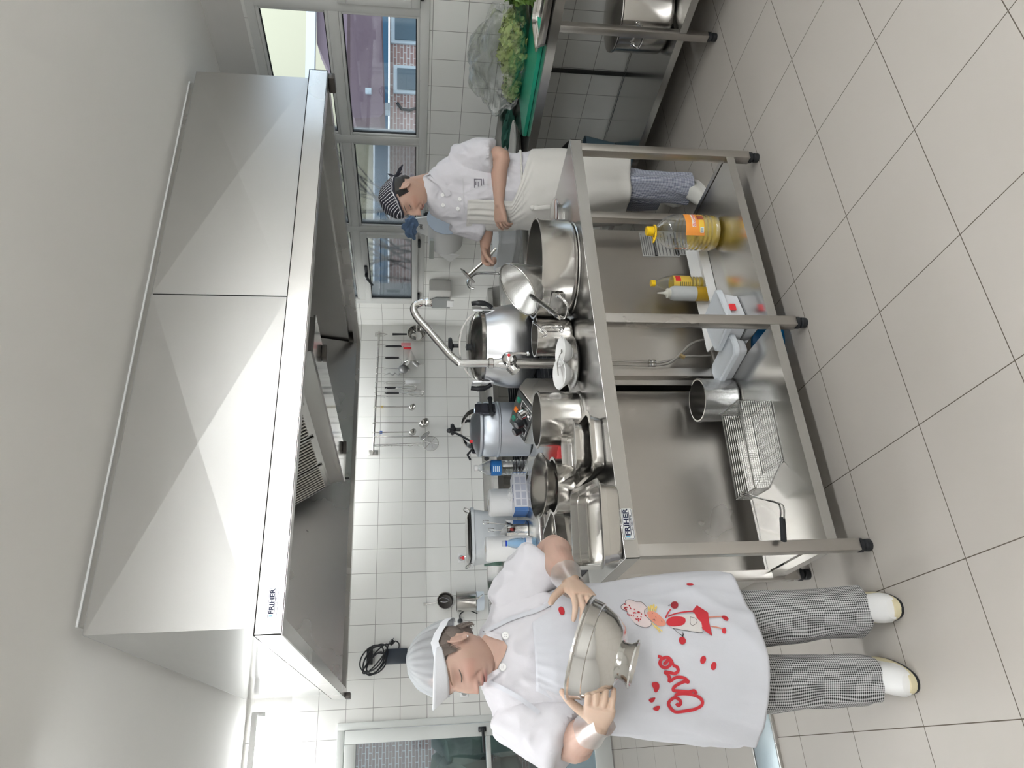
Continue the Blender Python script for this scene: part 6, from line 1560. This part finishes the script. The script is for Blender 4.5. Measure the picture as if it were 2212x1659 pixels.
def stroke(name, bv, lines, wpx, m_, par, off=.004, closed=False, sm=5):
    b = B()
    for ln in lines:
        pp = spline([Vector((x,y,0)) for x,y in ln], sm, closed); vs = []
        for i, p in enumerate(pp):
            t_ = (pp[min(i+1,len(pp)-1)]-pp[max(i-1,0)]); t_ = t_.normalized() if t_.length else Vector((1,0,0)); nn_ = Vector((-t_.y,t_.x,0))*wpx/2
            a, c, e = onsurf(bv,p.x+nn_.x,p.y+nn_.y,off), onsurf(bv,p.x,p.y,off), onsurf(bv,p.x-nn_.x,p.y-nn_.y,off)
            if a is None or e is None: continue
            vs += [a, c or (a+e)/2, e]
        k = len(vs)//3; b.geo(vs, [q for i in range(k-1) for q in ((i*3,i*3+1,(i+1)*3+1,(i+1)*3),(i*3+1,i*3+2,(i+1)*3+2,(i+1)*3+1))])
    return obj(name, b, m_, par)
NECK = mat('neck_skin', (.47,.315,.255), .5, sss=.1)
decal('neck_opening', cb_, [(1050,1366),(1070,1378),(1088,1384),(1096,1396),(1090,1415),(1078,1437),(1072,1450),(1052,1455),(1038,1425),(1036,1385)], NECK, body, .004)
# collar flaps
def flap(poly, off, par=coat, name='collar', m_=COAT, bv=None): return decal(name, bv or cb_, poly, m_, par, off, 3)
flap([(1036,1362),(1055,1362),(1082,1372),(1086,1384),(1068,1379),(1044,1370)], .014)
flap([(1050,1470),(1060,1452),(1078,1444),(1080,1452),(1064,1466),(1054,1476)], .014)
for x,y in ((1092,1373),(1086,1441)): p = onsurf(cb_,x,y,.004); button(p, (CAM-p).normalized(), .0105, coat)
# trousers
TRW = check_mat('checked_cotton_dark', (.018,.018,.02), (.62,.62,.62), .0068)
parts = []
trouser_leg(parts, [(Vector((.335,2.27,.80)),.108,.115),(Vector((.340,2.28,.62)),.098,.105),(Vector((.350,2.29,.42)),.084,.095),(Vector((.356,2.30,.22)),.079,.09),(Vector((.360,2.305,.062)),.080,.095)], seed=1)
trouser_leg(parts, [(Vector((.175,2.28,.80)),.108,.115),(Vector((.170,2.29,.62)),.102,.105),(Vector((.162,2.31,.42)),.090,.098),(Vector((.156,2.325,.22)),.080,.09),(Vector((.152,2.33,.070)),.076,.092)], seed=4)
obj('trousers', merge_weave(parts), TRW, wo)
# clogs
CLG = mat('clog_white', (.74,.74,.73), .35); SOLE = mat('clog_sole', (.70,.63,.42), .6)
def clog(c, yawd):
    M_ = T(*c)@rotm('Z',yawd)
    def ft(t_, z, k=1.0):   # outline half width along the foot; -y is the toe
        return (.048*math.sin(min(1,max(0,t_))**.55*PI*.98+.02)**.5+.001)*k
    rings = []
    for t_, w_, h_, y_ in ((0,.012,.030,-.135),(.06,.032,.048,-.128),(.18,.043,.062,-.105),(.38,.047,.082,-.065),(.55,.044,.098,-.025),(.75,.038,.090,.03),(.92,.036,.078,.085),(1,.030,.070,.105)):
        ring = []
        for i in range(24):
            a = 2*PI*i/24; sx = math.copysign(abs(math.cos(a))**.8, math.cos(a)); sz = math.sin(a)
            ring.append(M_@Vector((w_*sx, y_, .022+(h_-.022)*max(sz,0)**.75)))
        rings.append(ring)
    o_ = obj('clog', B().loft(rings), CLG, wo)
    def outl(k, z): return [M_@Vector((x*k, y-.015, z)) for x,y in [(.049*math.copysign(abs(math.cos(a))**.75,math.cos(a)), .128*math.sin(a)) for a in [2*PI*i/36 for i in range(36)]]]
    obj('sole', B().loft([outl(.96,.008),outl(1.0,.012),outl(1.0,.024),outl(.97,.028)]), SOLE, o_)
    obj('outsole', B().loft([outl(.94,0),outl(.97,.002),outl(.97,.009)]), BLK, o_)
clog(Vector((.368,2.285,0)), -12); clog(Vector((.165,2.312,0)), -18)
# apron: bib and skirt
def lerp_tab(tab, z):
    for a, e in zip(tab[:-1], tab[1:]):
        if a[0] >= z >= e[0]: t_ = (a[0]-z)/(a[0]-e[0]); return [a[i]*(1-t_)+e[i]*t_ for i in range(len(a))]
    return list(tab[0] if z > tab[0][0] else tab[-1])
atab = [(1.19,cx+.004,2.24,.17,.122,42),(1.12,cx-.004,2.24,.198,.140,56),(1.00,cx-.006,2.24,.200,.148,84),(.90,cx-.008,2.245,.204,.152,98),(.78,cx-.012,2.25,.216,.160,104),(.62,cx-.02,2.25,.224,.168,106),(.50,cx-.025,2.25,.222,.172,104),(.44,cx-.03,2.25,.220,.172,100)]
NU, NV = 90, 90; vs = []; fs = []
hemz = lambda u_: .525-.010*math.cos(u_*3)+.085*max(0,u_-.62)**1.0*1.6+.02*max(0,-u_-.7)
for j in range(NV+1):
    for i in range(NU+1):
        u_ = -1+2*i/NU           # -1: viewer's right, 1: viewer's left
        ztop = 1.172; z = ztop+(hemz(u_)-ztop)*j/NV
        _, x0, y0, w_, d_, an_ = lerp_tab(atab, z)
        a = math.radians(an_)*u_
        t_ = max(0,(.98-z)/.5)
        f = noise.noise(Vector((u_*2.3,z*2.2,3)))*.016*(.5+t_)+(1-2.4*abs(noise.noise(Vector((u_*3+z*3.5,z*2-u_*1.5,7)))))*.010*(.35+t_)+(1-2.2*abs(noise.noise(Vector((u_*6-z*3,z*4,12)))))*.004
        f += -.014*t_*math.exp(-((u_-.35-(.8-z)*.9)/.07)**2)+.014*t_*math.exp(-((u_-.52-(.8-z)*.8)/.06)**2)+ .010*t_*math.sin(u_*9+z*4)*.5
        fl = .03*t_*max(0,u_-.5)*2
        vs.append((x0-(w_+.004+f+fl)*math.sin(a), y0-(d_+.004+f)*math.cos(a)**1 if math.cos(a)>0 else y0-(d_+.004+f)*math.cos(a), z))
for j in range(NV):
    for i in range(NU): q = j*(NU+1)+i; fs.append((q,q+1,q+NU+2,q+NU+1))
ap = obj('apron', B().geo(vs,fs), APR, wo)
sm_ = ap.modifiers.new('thickness','SOLIDIFY'); sm_.thickness = .002; sm_.offset = 0
ab = bvh(ap.data)
# straps over the shoulders
both = B(); both.bm.from_mesh(coat.data); bvc = cb_
def strap(pts, wpx, off=.006, nm='neck_strap'): return stroke(nm, cb_, [pts], wpx, APR, ap, off)
strap([(1040,1368),(1075,1350),(1110,1334),(1160,1318),(1195,1300)], 9); strap([(1052,1472),(1085,1487),(1125,1510),(1165,1540)], 10)
stroke('bib_edge', ab, [[(1118,1340),(1122,1380),(1132,1410),(1130,1440),(1140,1480)]], 4, APR, ap, .004)
RPR = mat('print_red', (.46,.025,.035), .8); RDK = mat('print_dark_red', (.30,.02,.03), .8); PSK = mat('print_skin', (.60,.24,.17), .8); PBK = mat('print_black', (.04,.03,.03), .8); PYL = mat('print_yellow', (.70,.52,.15), .8); PPK = mat('print_pink', (.70,.60,.60), .8); PWH = mat('print_white', (.64,.62,.60), .8)
K = lambda pts: [(1180+x/4.148, 1200+y/4.148) for x, y in pts]
drw = decal('printed_girl_hat', ab, K([(670,455),(690,435),(715,435),(708,410),(730,395),(770,398),(800,412),(850,415),(885,445),(905,470),(890,500),(910,540),(945,595),(935,630),(890,645),(840,630),(790,600),(755,560),(735,510),(700,490),(675,478)]), PPK, ap)
stroke('hat_outline', ab, [K([(675,478),(670,455),(690,435),(715,435),(708,410),(730,395),(770,398),(800,412),(850,415),(885,445),(905,470)]),K([(735,510),(700,490),(675,478)]),K([(945,595),(935,630),(890,645),(840,635),(790,610)]),K([(905,470),(880,490),(885,530),(920,570),(945,595)])], .8, PBK, drw, .005)
rnd = random.Random(9)
for k in range(34):
    x, y = 700+rnd.random()*210, 0; y = 425+(x-700)*.55+rnd.random()*95
    if y > 630: continue
    decal('hat_dot', ab, K([(x-6,y-4),(x+2,y-6),(x+7,y+2),(x,y+6)]), RPR, drw, .0052, 1)
hd_ = decal('printed_head', ab, K([(905,520),(915,500),(945,498),(990,515),(1030,550),(1065,590),(1070,615),(1045,632),(1005,630),(960,600),(925,565)]), PSK, ap, .0045)
stroke('printed_hair', ab, [K([(915,500),(915,455),(925,475)]),K([(925,500),(940,445),(945,480)]),K([(940,500),(965,435),(960,485)]),K([(955,500),(990,455),(975,500)]),K([(945,600),(975,640),(1000,660),(1020,690)]),K([(975,625),(1010,655),(1040,680)])], 2.2, PYL, hd_, .0055)
stroke('printed_face', ab, [K([(955,575),(970,570),(975,585)]),K([(980,545),(985,560)]),K([(1030,585),(1040,595)]),K([(945,512),(955,520)])], .9, PBK, hd_, .006)
bd_ = decal('printed_apron', ab, K([(1075,570),(1110,545),(1200,535),(1330,520),(1350,560),(1400,610),(1395,690),(1250,670),(1120,650)]), PWH, ap, .0045)
stroke('apron_outline', ab, [K([(1130,650),(1250,672),(1395,692),(1395,640)])], .8, PBK, bd_, .0055)
decal('printed_bodice', ab, K([(1075,595),(1100,560),(1150,545),(1210,548),(1245,565),(1245,600),(1215,625),(1150,635),(1095,625)]), RPR, bd_, .006)
decal('printed_skirt', ab, K([(1350,445),(1450,510),(1460,600),(1488,722),(1400,660),(1390,600),(1350,560),(1330,520),(1305,500)]), RPR, bd_, .006)
stroke('printed_arms', ab, [K([(1068,560),(1090,515),(1115,480)]),K([(1090,545),(1160,520),(1240,505),(1310,498)])], 3, RPR, bd_, .0055)
stroke('printed_thin_arm', ab, [K([(1135,650),(1185,695),(1215,715)])], .8, PBK, bd_, .0055)
stroke('printed_letter', ab, [K([(1290,550),(1292,610),(1315,625),(1345,605),(1350,580),(1330,560),(1290,550)])], .8, PBK, bd_, .0065)
lg = stroke('printed_legs', ab, [K([(1455,552),(1520,548),(1590,545)]),K([(1478,635),(1530,642),(1590,660)])], 2.6, PSK, ap, .005)
for pl_ in ([(1570,545),(1600,538),(1632,560),(1625,585),(1595,575)],[(1575,660),(1600,645),(1612,670),(1605,700),(1578,690)]): decal('printed_shoe', ab, K(pl_), RPR, lg, .006)
for nm, pl_, m_ in (('printed_apple',[(1118,430),(1140,412),(1170,415),(1183,440),(1172,468),(1145,475),(1120,460)],RDK),('printed_apple',[(1190,745),(1205,728),(1230,730),(1250,755),(1245,785),(1215,797),(1192,775)],RPR)): decal(nm, ab, K(pl_), m_, ap, .005)
stroke('apple_stalks', ab, [K([(1092,447),(1120,440)]),K([(1218,685),(1222,728)]),K([(1205,705),(1222,728)]),K([(1232,700),(1222,728)])], 1.4, PBK, ap, .006)
for pl_ in ([(1385,965),(1380,930),(1400,902),(1425,905),(1432,935),(1412,968)],[(1480,1020),(1475,985),(1495,955),(1520,960),(1525,990),(1508,1025)],[(945,1160),(950,1140),(985,1135),(1010,1150),(1012,1190),(990,1225),(970,1220),(960,1190)],[(920,1290),(945,1278),(978,1275),(962,1310),(940,1318),(922,1305)],[(955,1375),(985,1350),(1018,1350),(1008,1385),(985,1392)],[(1255,255),(1270,248),(1310,250),(1320,262),(1295,268),(1265,266)],[(1180+0,0)][:0] or [(108,480),(125,458),(150,465),(165,500),(155,530),(125,525)]): decal('printed_spot', ab, K(pl_), RPR, ap, .005)
wd = stroke('printed_lettering', ab, [K([(1165,1325),(1185,1345),(1205,1325),(1195,1295),(1155,1275),(1115,1295),(1095,1330),(1120,1375),(1160,1402),(1240,1395),(1330,1378),(1390,1345),(1398,1305),(1365,1268),(1300,1245),(1230,1238),(1170,1245),(1160,1262)]),
    K([(1345,1240),(1325,1212),(1280,1222),(1215,1218),(1165,1212),(1138,1208),(1145,1180),(1190,1150),(1240,1130),(1272,1135),(1255,1112),(1215,1092),(1160,1095),(1105,1128),(1103,1095),(1085,1062),(1062,1045),(1110,1050),(1150,1058),(1180,1035),(1172,1000),(1135,985)]),
    K([(1135,985),(1118,940),(1085,912),(1040,925),(1018,960),(1035,995),(1075,1005),(1105,985),(1115,955),(1098,925),(1070,965),(1050,960)]), K([(1035,935),(1025,910),(1000,905)])], 7, RPR, ap, .0055)
# cap: band with peak and net crown
hx = (HM.to_3x3()@Vector((1,0,0))); hy = (HM.to_3x3()@Vector((0,1,0))); hz = (HM.to_3x3()@Vector((0,0,1)))
def hp(x, y, z): return HM@Vector((x,y,z))
NET = bpy.data.materials.new('hair_net'); NET.use_nodes = True; MATS['hair_net'] = NET
d_=bsdf(NET); d_.inputs['Base Color'].default_value=(.62,.65,.68,1); d_.inputs['Roughness'].default_value=.8; tr_=N(NET,'ShaderNodeBsdfTransparent'); mx_=N(NET,'ShaderNodeMixShader'); mx_.inputs[0].default_value=.48
L(NET,tr_.outputs[0],mx_.inputs[1]); L(NET,d_.outputs[0],mx_.inputs[2]); L(NET,mx_.outputs[0],NET.node_tree.nodes['Material Output'].inputs[0])
vs=[]; fs=[]; nu, nv = 176, 24
def crown(u_, v_, k=1.0):
    a = 2*PI*u_; ph = v_*PI/2
    pleat = .0030*math.sin(a*22)*math.cos(ph)*min(1,4*math.sin(ph))
    base = Vector((math.cos(a)*(.081*math.cos(ph)**.7+pleat), math.sin(a)*(.101*math.cos(ph)**.7+pleat)-.008-.020*math.sin(ph), .058+.078*math.sin(ph)))
    if math.sin(a) < 0: base += Vector((0,-.016*math.sin(-a)*math.cos(ph),-.085*(-math.sin(a))*math.cos(ph)**1.2))
    base *= 1; base += Vector((0,0,.004*noise.noise(base*30)))
    return Vector((base.x*k,base.y*k,base.z))
for j in range(nv+1):
    for i in range(nu): vs.append(HM@crown(i/nu, j/nv))
for j in range(nv):
    for i in range(nu): fs.append((j*nu+i,j*nu+(i+1)%nu,(j+1)*nu+(i+1)%nu,(j+1)*nu+i))
capo = obj('cap_net', B().geo(vs,fs), NET, wo)
CAPW = fabric('cap_white', (.76,.78,.82))
bnd = []
for dz, k in ((-.006,1.02),(.004,1.035),(.016,1.03)):
    bnd.append([HM@(crown(i/nu,0,k)+Vector((0,0,dz))) for i in range(nu)])
obj('cap_band', B().loft(bnd, cap=False), CAPW, capo)
# peak: folded up front visor
rows = []
for j in range(7):
    t_ = j/6; row = []
    for i in range(33):
        a = math.radians(-80+160*i/32); e_ = math.cos(a)**.6 if math.cos(a) > 0 else 0
        r0 = Vector((math.sin(a)*.083, math.cos(a)*.104-.008, .050)); row.append(HM@(r0+Vector((math.sin(a)*.010*t_, (.026*e_)*t_, .052*e_*t_-.003))))
    rows.append(row)
pk = obj('cap_peak', B().loft(rows, cap=False, closed=False), CAPW, capo); s2_ = pk.modifiers.new('thickness','SOLIDIFY'); s2_.thickness=.003
# hair under the net and at the nape
b = B()
ico(b, HM@Vector((0,-.014,.038)), (.074,.091,.080), 4, HM.to_3x3().to_4x4())
ico(b, HM@Vector((0,-.062,-.034)), (.052,.030,.038), 4, HM.to_3x3().to_4x4())
for k in range(90):
    t0 = rnd.uniform(-1,1); x0_ = t0*.060; y0_ = -.045-.045*math.sqrt(max(0,1-t0*t0)); z0_ = -.02-.02*rnd.random()
    p0_, p1_, p2_ = HM@Vector((x0_,y0_,z0_)), HM@Vector((x0_*1.02,y0_-.004,z0_-.025)), HM@Vector((x0_*.95+rnd.uniform(-.008,.008), y0_+.004, z0_-.030-.010*rnd.random()))
    b.tube(spline([p0_,p1_,p2_],4), [.0026]*3+[.0022]*3+[.0012]*2+[.0004], 4)
for s_ in (-1,1):
    for k in range(22): y_ = .002+.0016*k; e_ = .022-.0012*k+rnd.uniform(-.006,.006); b.tube(spline([HM@Vector((s_*.0700,y_,.052)),HM@Vector((s_*.0725,y_-.002,.038)),HM@Vector((s_*.0715,y_-.008,e_))],4),[.0022]*4+[.0015]*3+[.0004]*2,4)
ico(b, HM@Vector((0,-.034,.004)), (.0715,.062,.058), 4, HM.to_3x3().to_4x4())
HRG = mat('grey_brown_hair', (.14,.115,.10), .55); noise_bump(HRG, 150, .6, .003, (1,1,.2))
obj('hair', b, HRG, wo)
ea = HM@Vector((.083 if (HM@Vector((.083,0,0))).dot(rt) > (HM@Vector((-.083,0,0))).dot(rt) else -.083,.0,-.031))
b = B(); ico(b, ea, (.0028,)*3, 2); obj('earring', b, CHR, wo)
# ============================================================ the man
mn = thing('person', 'person in white chef jacket and striped black cap leaning over the white tub', 'person', (2.70, 2.95, 0))
feat2 = dict(w=.075,l=.099,hu=.116,hd=.122,ez=.018,open=.9,nose=1.0,fold=.8)
hf2 = (tocam*.34+vl*.94); d2 = (CAM-Vector((2.55,2.85,1.5))); d2.z = 0; d2.normalize(); side2 = Vector((-d2.y,d2.x,0)); side2 = side2 if side2.dot(vl) > 0 else -side2
hf2 = (d2*.50+side2*.87).normalized(); f2 = hf2*math.cos(math.radians(27))-Zv*math.sin(math.radians(27))
hc2 = W(874,422,2.86); HM2 = frame(hc2, f2, Zv)
b = B(); ks2 = head_build(b, feat2, HM2)
nb = W(965,385,2.90); rtube(b, [hc2-hf2*.035+Vector((0,0,-.01)), hc2.lerp(nb,.55)-hf2*.01, nb], [.056,.054,.062], 24)
def V3(x, y, z): return Vector((x, y, z))
# trunk leaning forward (towards the tub)
b.loft([ellipse_ring(c_, Vector((.6,-.8,0)).normalized() if 0 else Vector((.75,-.66,0)).normalized(), Vector((.66,.75,0)).normalized(), w_, d_) for c_, w_, d_ in ((V3(2.66,2.92,1.40),.06,.06),(V3(2.69,2.93,1.34),.15,.09),(V3(2.71,2.93,1.2),.16,.10),(V3(2.72,2.93,1.05),.14,.10),(V3(2.72,2.93,.9),.15,.11),(V3(2.72,2.93,.82),.13,.10))])
rtube(b, [V3(2.70,2.86,.86), V3(2.70,2.87,.48), V3(2.64,2.80,.10)], [.062,.048,.034], 20)
rtube(b, [V3(2.74,3.02,.86), V3(2.80,3.06,.48), V3(2.86,3.10,.12)], [.062,.048,.034], 20)
# near (left) arm
sh1 = V3(2.785,2.83,1.27); el1 = W(1078,335,2.72); wr1 = W(1078,440,2.86)
rtube(b, [sh1, el1, el1.lerp(wr1,.35), wr1], [.044,.043,.042,.026], 24)
hd1 = (W(1082,478,2.92)-wr1).normalized()
hand(b, wr1, hd1, Vector((.2,.6,-.7)), 1 if hd1.cross(Vector((.2,.6,-.7))).dot(Vector((0,1,0))) > 0 else -1, curls=((25,28,15),(30,32,18),(34,36,20),(38,38,22)), spread=.10, size=1.0, tdir=(.7,.7,.35))
# far (right) arm
sh2_ = V3(2.60,3.01,1.26); el2 = W(1045,488,3.06); wr2 = W(1048,532,3.14)
rtube(b, [sh2_, el2, wr2], [.044,.044,.028], 24)
hd2 = (W(1052,572,3.20)-wr2).normalized(); pn = Vector((-.1,-.7,-.7))
hand(b, wr2, hd2, pn, 1 if hd2.cross(pn).dot(Zv) > 0 else -1, curls=(60,70,45), spread=.02, size=1.0, tdir=(.5,.8,.6), tcurl=(30,30))
me = remesh(b, .0028, 2, .4)
tone_body(me, HM2, ks2, (.44,.285,.22), (.33,.14,.13), (.45,.19,.14))
body2 = obj('body', me, SKIN, mn); fb2 = bvh(me); ez, mz = ks2
face_lines(fb2, HM2, body2, ez, .019, .0028, hairm)
# peeler / masher in his hand
gp0, gp1, hp_ = W(1071,536,3.16), W(1010,596,3.24), W(1051,560,3.19)
tool = thing('potato_masher', 'flat headed steel masher held in the far hand of the man', 'masher', hp_)
obj('shaft', B().tube([gp0, hp_, gp1], .0085, 10, flat=.8), STP, tool)
dd_ = (gp1-gp0).normalized(); q_ = dd_.to_track_quat('Z','Y').to_matrix().to_4x4()
obj('head', B().lathe([(0,-.004),(.052,-.004),(.056,0),(.052,.003),(0,.003)], gp1, 28, mtx=q_), STP, tool)
# jacket
axn = Vector((.75,-.66,0)).normalized(); ayn = Vector((.66,.75,0)).normalized()
b = B()
b.loft([ellipse_ring(c_, axn, ayn, w_, d_, 48, 2.2) for c_, w_, d_ in ((V3(2.650,2.892,1.462),.054,.052),(V3(2.635,2.888,1.445),.062,.058),(V3(2.635,2.895,1.425),.074,.066),(V3(2.665,2.915,1.385),.135,.092),(V3(2.69,2.925,1.30),.185,.120),(V3(2.70,2.93,1.20),.195,.138),(V3(2.70,2.93,1.08),.190,.142),(V3(2.70,2.93,.98),.178,.138),(V3(2.71,2.93,.90),.185,.142),(V3(2.72,2.93,.80),.195,.148),(V3(2.72,2.93,.72),.195,.145))])
sleeve(b, V3(2.79,2.82,1.275), el1, .085, .078, .84); sleeve(b, V3(2.59,3.03,1.27), el2, .080, .074, .95)
me = remesh(b, .006, 5); wrinkle(me, .018, 6, 5, (1,1,.7)); wrinkle(me, .014, 10, 6, (1.3,1.3,.7)); wrinkle(me, .005, 22, 7)
jk = obj('jacket', me, COAT, mn); jb = bvh(me)
flapj = lambda poly, off, nm='collar': decal(nm, jb, poly, COAT, jk, off, 3)
flapj([(925,385),(905,372),(912,362),(935,375),(960,392),(975,420),(965,425),(950,402)], .012)
for x, y in ((956,421),(993,430),(957,443),(989,451)): 
    p = onsurf(jb,x,y,.004)
    if p is not None: button(p, (CAM-p).normalized(), .010, jk)
PKI = mat('pocket_ink', (.10,.09,.12), .7)
stroke('pocket_logo', jb, [[(1025,387),(1025,406)],[(1040,387),(1040,402)],[(1024,387),(1041,387)],[(1028,392),(1028,400)],[(1044,386),(1045,399)],[(1033,392),(1033,403)]], 1.4, PKI, jk, .005, sm=2)
stroke('pocket_edge', jb, [[(1000,385),(1001,425),(1003,460)],[(1001,418),(1040,402),(1056,398)]], 1.2, mat('seam_grey',(.55,.55,.56),.9), jk, .005)
# waist apron with bib
tabm = [(1.26,2.69,2.93,.192,.135),(1.18,2.70,2.93,.198,.142),(1.05,2.70,2.93,.196,.150),(.97,2.70,2.93,.188,.150),(.88,2.71,2.93,.195,.165),(.70,2.72,2.92,.185,.170),(.40,2.725,2.91,.175,.165)]
vs=[]; fs=[]; NU, NV = 90, 70
for j in range(NV+1):
    z = 1.235+(.385-1.235)*j/NV
    _, x0, y0, w_, d_ = lerp_tab(tabm, z); half = 48 if z > 1.0 else (48+(1.0-z)/.1*97 if z > .9 else 145)
    for i in range(NU+1):
        u_ = -1+2*i/NU; a = math.radians(half)*u_
        t_ = max(0,(.95-z)/.5); f = .020*t_*noise.noise(Vector((u_*4,z*2,1)))+.010*t_*math.sin(u_*16+z*4)+.006*noise.noise(Vector((u_*9,z*6,4)))
        # front of the man is -ayn rotated: he faces the viewer's left
        fdir = Vector((-.72,.25,0)).normalized(); sdir = Vector((-fdir.y,fdir.x,0))
        r_ = (max(w_,d_) if 0 else (w_+d_)/2)+.010+f
        dirv = fdir*math.cos(a)+sdir*math.sin(a)
        # support of the elliptical body in this direction
        ex_, ey_ = dirv.dot(axn), dirv.dot(ayn); rr = 1/math.sqrt((ex_/w_)**2+(ey_/d_)**2)+.020+f
        vs.append((x0+dirv.x*rr, y0+dirv.y*rr, z))
for j in range(NV):
    for i in range(NU): q = j*(NU+1)+i; fs.append((q,q+1,q+NU+2,q+NU+1))
ap2 = obj('apron', B().geo(vs,fs), APM, mn); sm_ = ap2.modifiers.new('thickness','SOLIDIFY'); sm_.thickness=.002; sm_.offset=0
ring = []
for i in range(41):
    a = 2*PI*i/40; dirv = Vector((math.cos(a),math.sin(a),0)); ex_, ey_ = dirv.dot(axn), dirv.dot(ayn); rr = 1/math.sqrt((ex_/.188)**2+(ey_/.150)**2)+.014; ring.append(V3(2.70+dirv.x*rr,2.93+dirv.y*rr,.955+.006*math.sin(a*3)))
obj('waist_tie', B().tube(ring[:-1], .006, 6, closed=True, flat=1.6), APM, ap2)
kn_ = onsurf(bvh(ap2.data),1150,448,.008) or W(1152,452,2.70); b = B(); ico(b, kn_, (.016,.014,.014), 2); b.tube(spline([kn_,kn_+V3(-.01,-.01,-.03),kn_+V3(.0,-.01,-.09)],4),.006,6,flat=2).tube(spline([kn_,kn_+V3(.012,0,-.03),kn_+V3(.008,.01,-.07)],4),.005,6,flat=2); obj('bow', b, APM, ap2)
# trousers and shoes
TRM = check_mat('checked_cotton_blue', (.03,.04,.10), (.62,.65,.72), .0060)
parts = []
trouser_leg(parts, [(V3(2.71,2.89,.84),.08,.08),(V3(2.71,2.88,.60),.078,.08),(V3(2.69,2.845,.38),.080,.085),(V3(2.655,2.81,.18),.078,.085),(V3(2.640,2.80,.055),.076,.082)], seed=7, fold=.008)
trouser_leg(parts, [(V3(2.74,2.96,.84),.08,.08),(V3(2.76,2.98,.60),.078,.08),(V3(2.83,3.08,.38),.08,.09),(V3(2.86,3.10,.10),.072,.08)], seed=9)
obj('trousers', merge_weave(parts), TRM, mn)
def sneaker(c, yawd):
    M_ = T(*c)@rotm('Z',yawd); rings = []
    for t_, w_, h_, y_ in ((0,.015,.035,-.140),(.1,.036,.050,-.125),(.3,.046,.062,-.08),(.5,.044,.090,-.03),(.7,.040,.105,.03),(.9,.038,.095,.09),(1,.026,.080,.115)):
        rings.append([M_@Vector((w_*math.copysign(abs(math.cos(a))**.8,math.cos(a)), y_, .028+(h_-.028)*max(math.sin(a),0)**.7)) for a in [2*PI*i/24 for i in range(24)]])
    o_ = obj('sneaker', B().loft(rings), mat('sneaker_white',(.66,.66,.62),.5), mn)
    def outl(k, z): return [M_@Vector((x*k, y-.012, z)) for x,y in [(.048*math.copysign(abs(math.cos(a))**.75,math.cos(a)), .132*math.sin(a)) for a in [2*PI*i/36 for i in range(36)]]]
    obj('sole', B().loft([outl(.95,0),outl(1,.006),outl(1,.026),outl(.97,.030)]), mat('sole_white',(.72,.72,.70),.5), o_)
sneaker(V3(2.615,2.79,.0), -62); sneaker(V3(2.84,3.09,.0), -50)
# cap: black cloth with white stripes, tied behind
STR = mat('striped_cloth', (.02,.02,.03), .85)
at_ = N(STR,'ShaderNodeAttribute'); at_.attribute_name='weave'; sp_n = N(STR,'ShaderNodeSeparateXYZ'); L(STR,at_.outputs['Vector'],sp_n.inputs[0])
k_ = N(STR,'ShaderNodeMath',operation='MULTIPLY'); k_.inputs[1].default_value=1; f_ = N(STR,'ShaderNodeMath',operation='FRACT'); g_ = N(STR,'ShaderNodeMath',operation='LESS_THAN'); g_.inputs[1].default_value=.20
L(STR,sp_n.outputs[0],k_.inputs[0]); L(STR,k_.outputs[0],f_.inputs[0]); L(STR,f_.outputs[0],g_.inputs[0]); mx_=N(STR,'ShaderNodeMix',data_type='RGBA'); mx_.inputs[6].default_value=(.02,.02,.03,1); mx_.inputs[7].default_value=(.72,.72,.74,1); L(STR,g_.outputs[0],mx_.inputs[0]); L(STR,mx_.outputs[2],bsdf(STR).inputs['Base Color'])
vs=[]; fs=[]; uv=[]; nu, nv = 80, 30
for j in range(nv+1):
    for i in range(nu):
        a = 2*PI*i/nu; ph = j/nv*PI/2; sg = -math.sin(a)
        p = Vector((math.cos(a)*.083*math.cos(ph)**.8, math.sin(a)*.108*math.cos(ph)**.8-.004-.010*math.sin(ph), .056+.076*math.sin(ph)))
        p.z -= .062*max(0,sg)*math.cos(ph)**1.5; p += p.normalized()*.006*noise.noise(p*28)
        vs.append(HM2@p); uv.append((p.y/.0125+.8*noise.noise(p*14),0,0) if j > 3 else (j*.33+.2,0,0))
for j in range(nv):
    for i in range(nu): fs.append((j*nu+i,j*nu+(i+1)%nu,(j+1)*nu+(i+1)%nu,(j+1)*nu+i))
me = bpy.data.meshes.new('cap'); me.from_pydata([tuple(v) for v in vs],[],fs); a_ = me.attributes.new('weave','FLOAT_VECTOR','POINT'); a_.data.foreach_set('vector', np.array(uv).ravel())
cap2 = obj('cap', me, STR, mn)
kq = HM2@Vector((0,-.112,-.006)); b = B(); ico(b, kq, (.014,)*3, 2)
for dx, dz in ((.02,-.03),(-.02,-.035),(.03,.005),(-.005,.02)): b.tube([kq, kq+HM2.to_3x3()@Vector((dx,-.02,dz)), kq+HM2.to_3x3()@Vector((dx*1.8,-.03,dz*1.6))],[.006,.009,.002],8,flat=.4)
obj('cap_knot', b, mat('cap_black',(.02,.02,.03),.85), cap2)
b = B(); ico(b, HM2@Vector((0,-.020,.026)), (.0775,.089,.072), 4, HM2.to_3x3().to_4x4())
for s_ in (-1,1):
    for k in range(20): y_ = .004+.0015*k; e_ = -.004-.0004*k+rnd.uniform(-.005,.005); b.tube(spline([HM2@Vector((s_*.0740,y_,.046)),HM2@Vector((s_*.0765,y_-.001,.024)),HM2@Vector((s_*.0745,y_-.005,e_))],4),[.0024]*5+[.0016]*3+[.0004],4)
ico(b, HM2@Vector((0,-.036,.006)), (.0745,.064,.056), 4, HM2.to_3x3().to_4x4())
ico(b, HM2@Vector((0,-.060,-.030)), (.056,.036,.040), 3, HM2.to_3x3().to_4x4())
obj('hair', b, mat('black_hair',(.03,.027,.025),.6), mn)
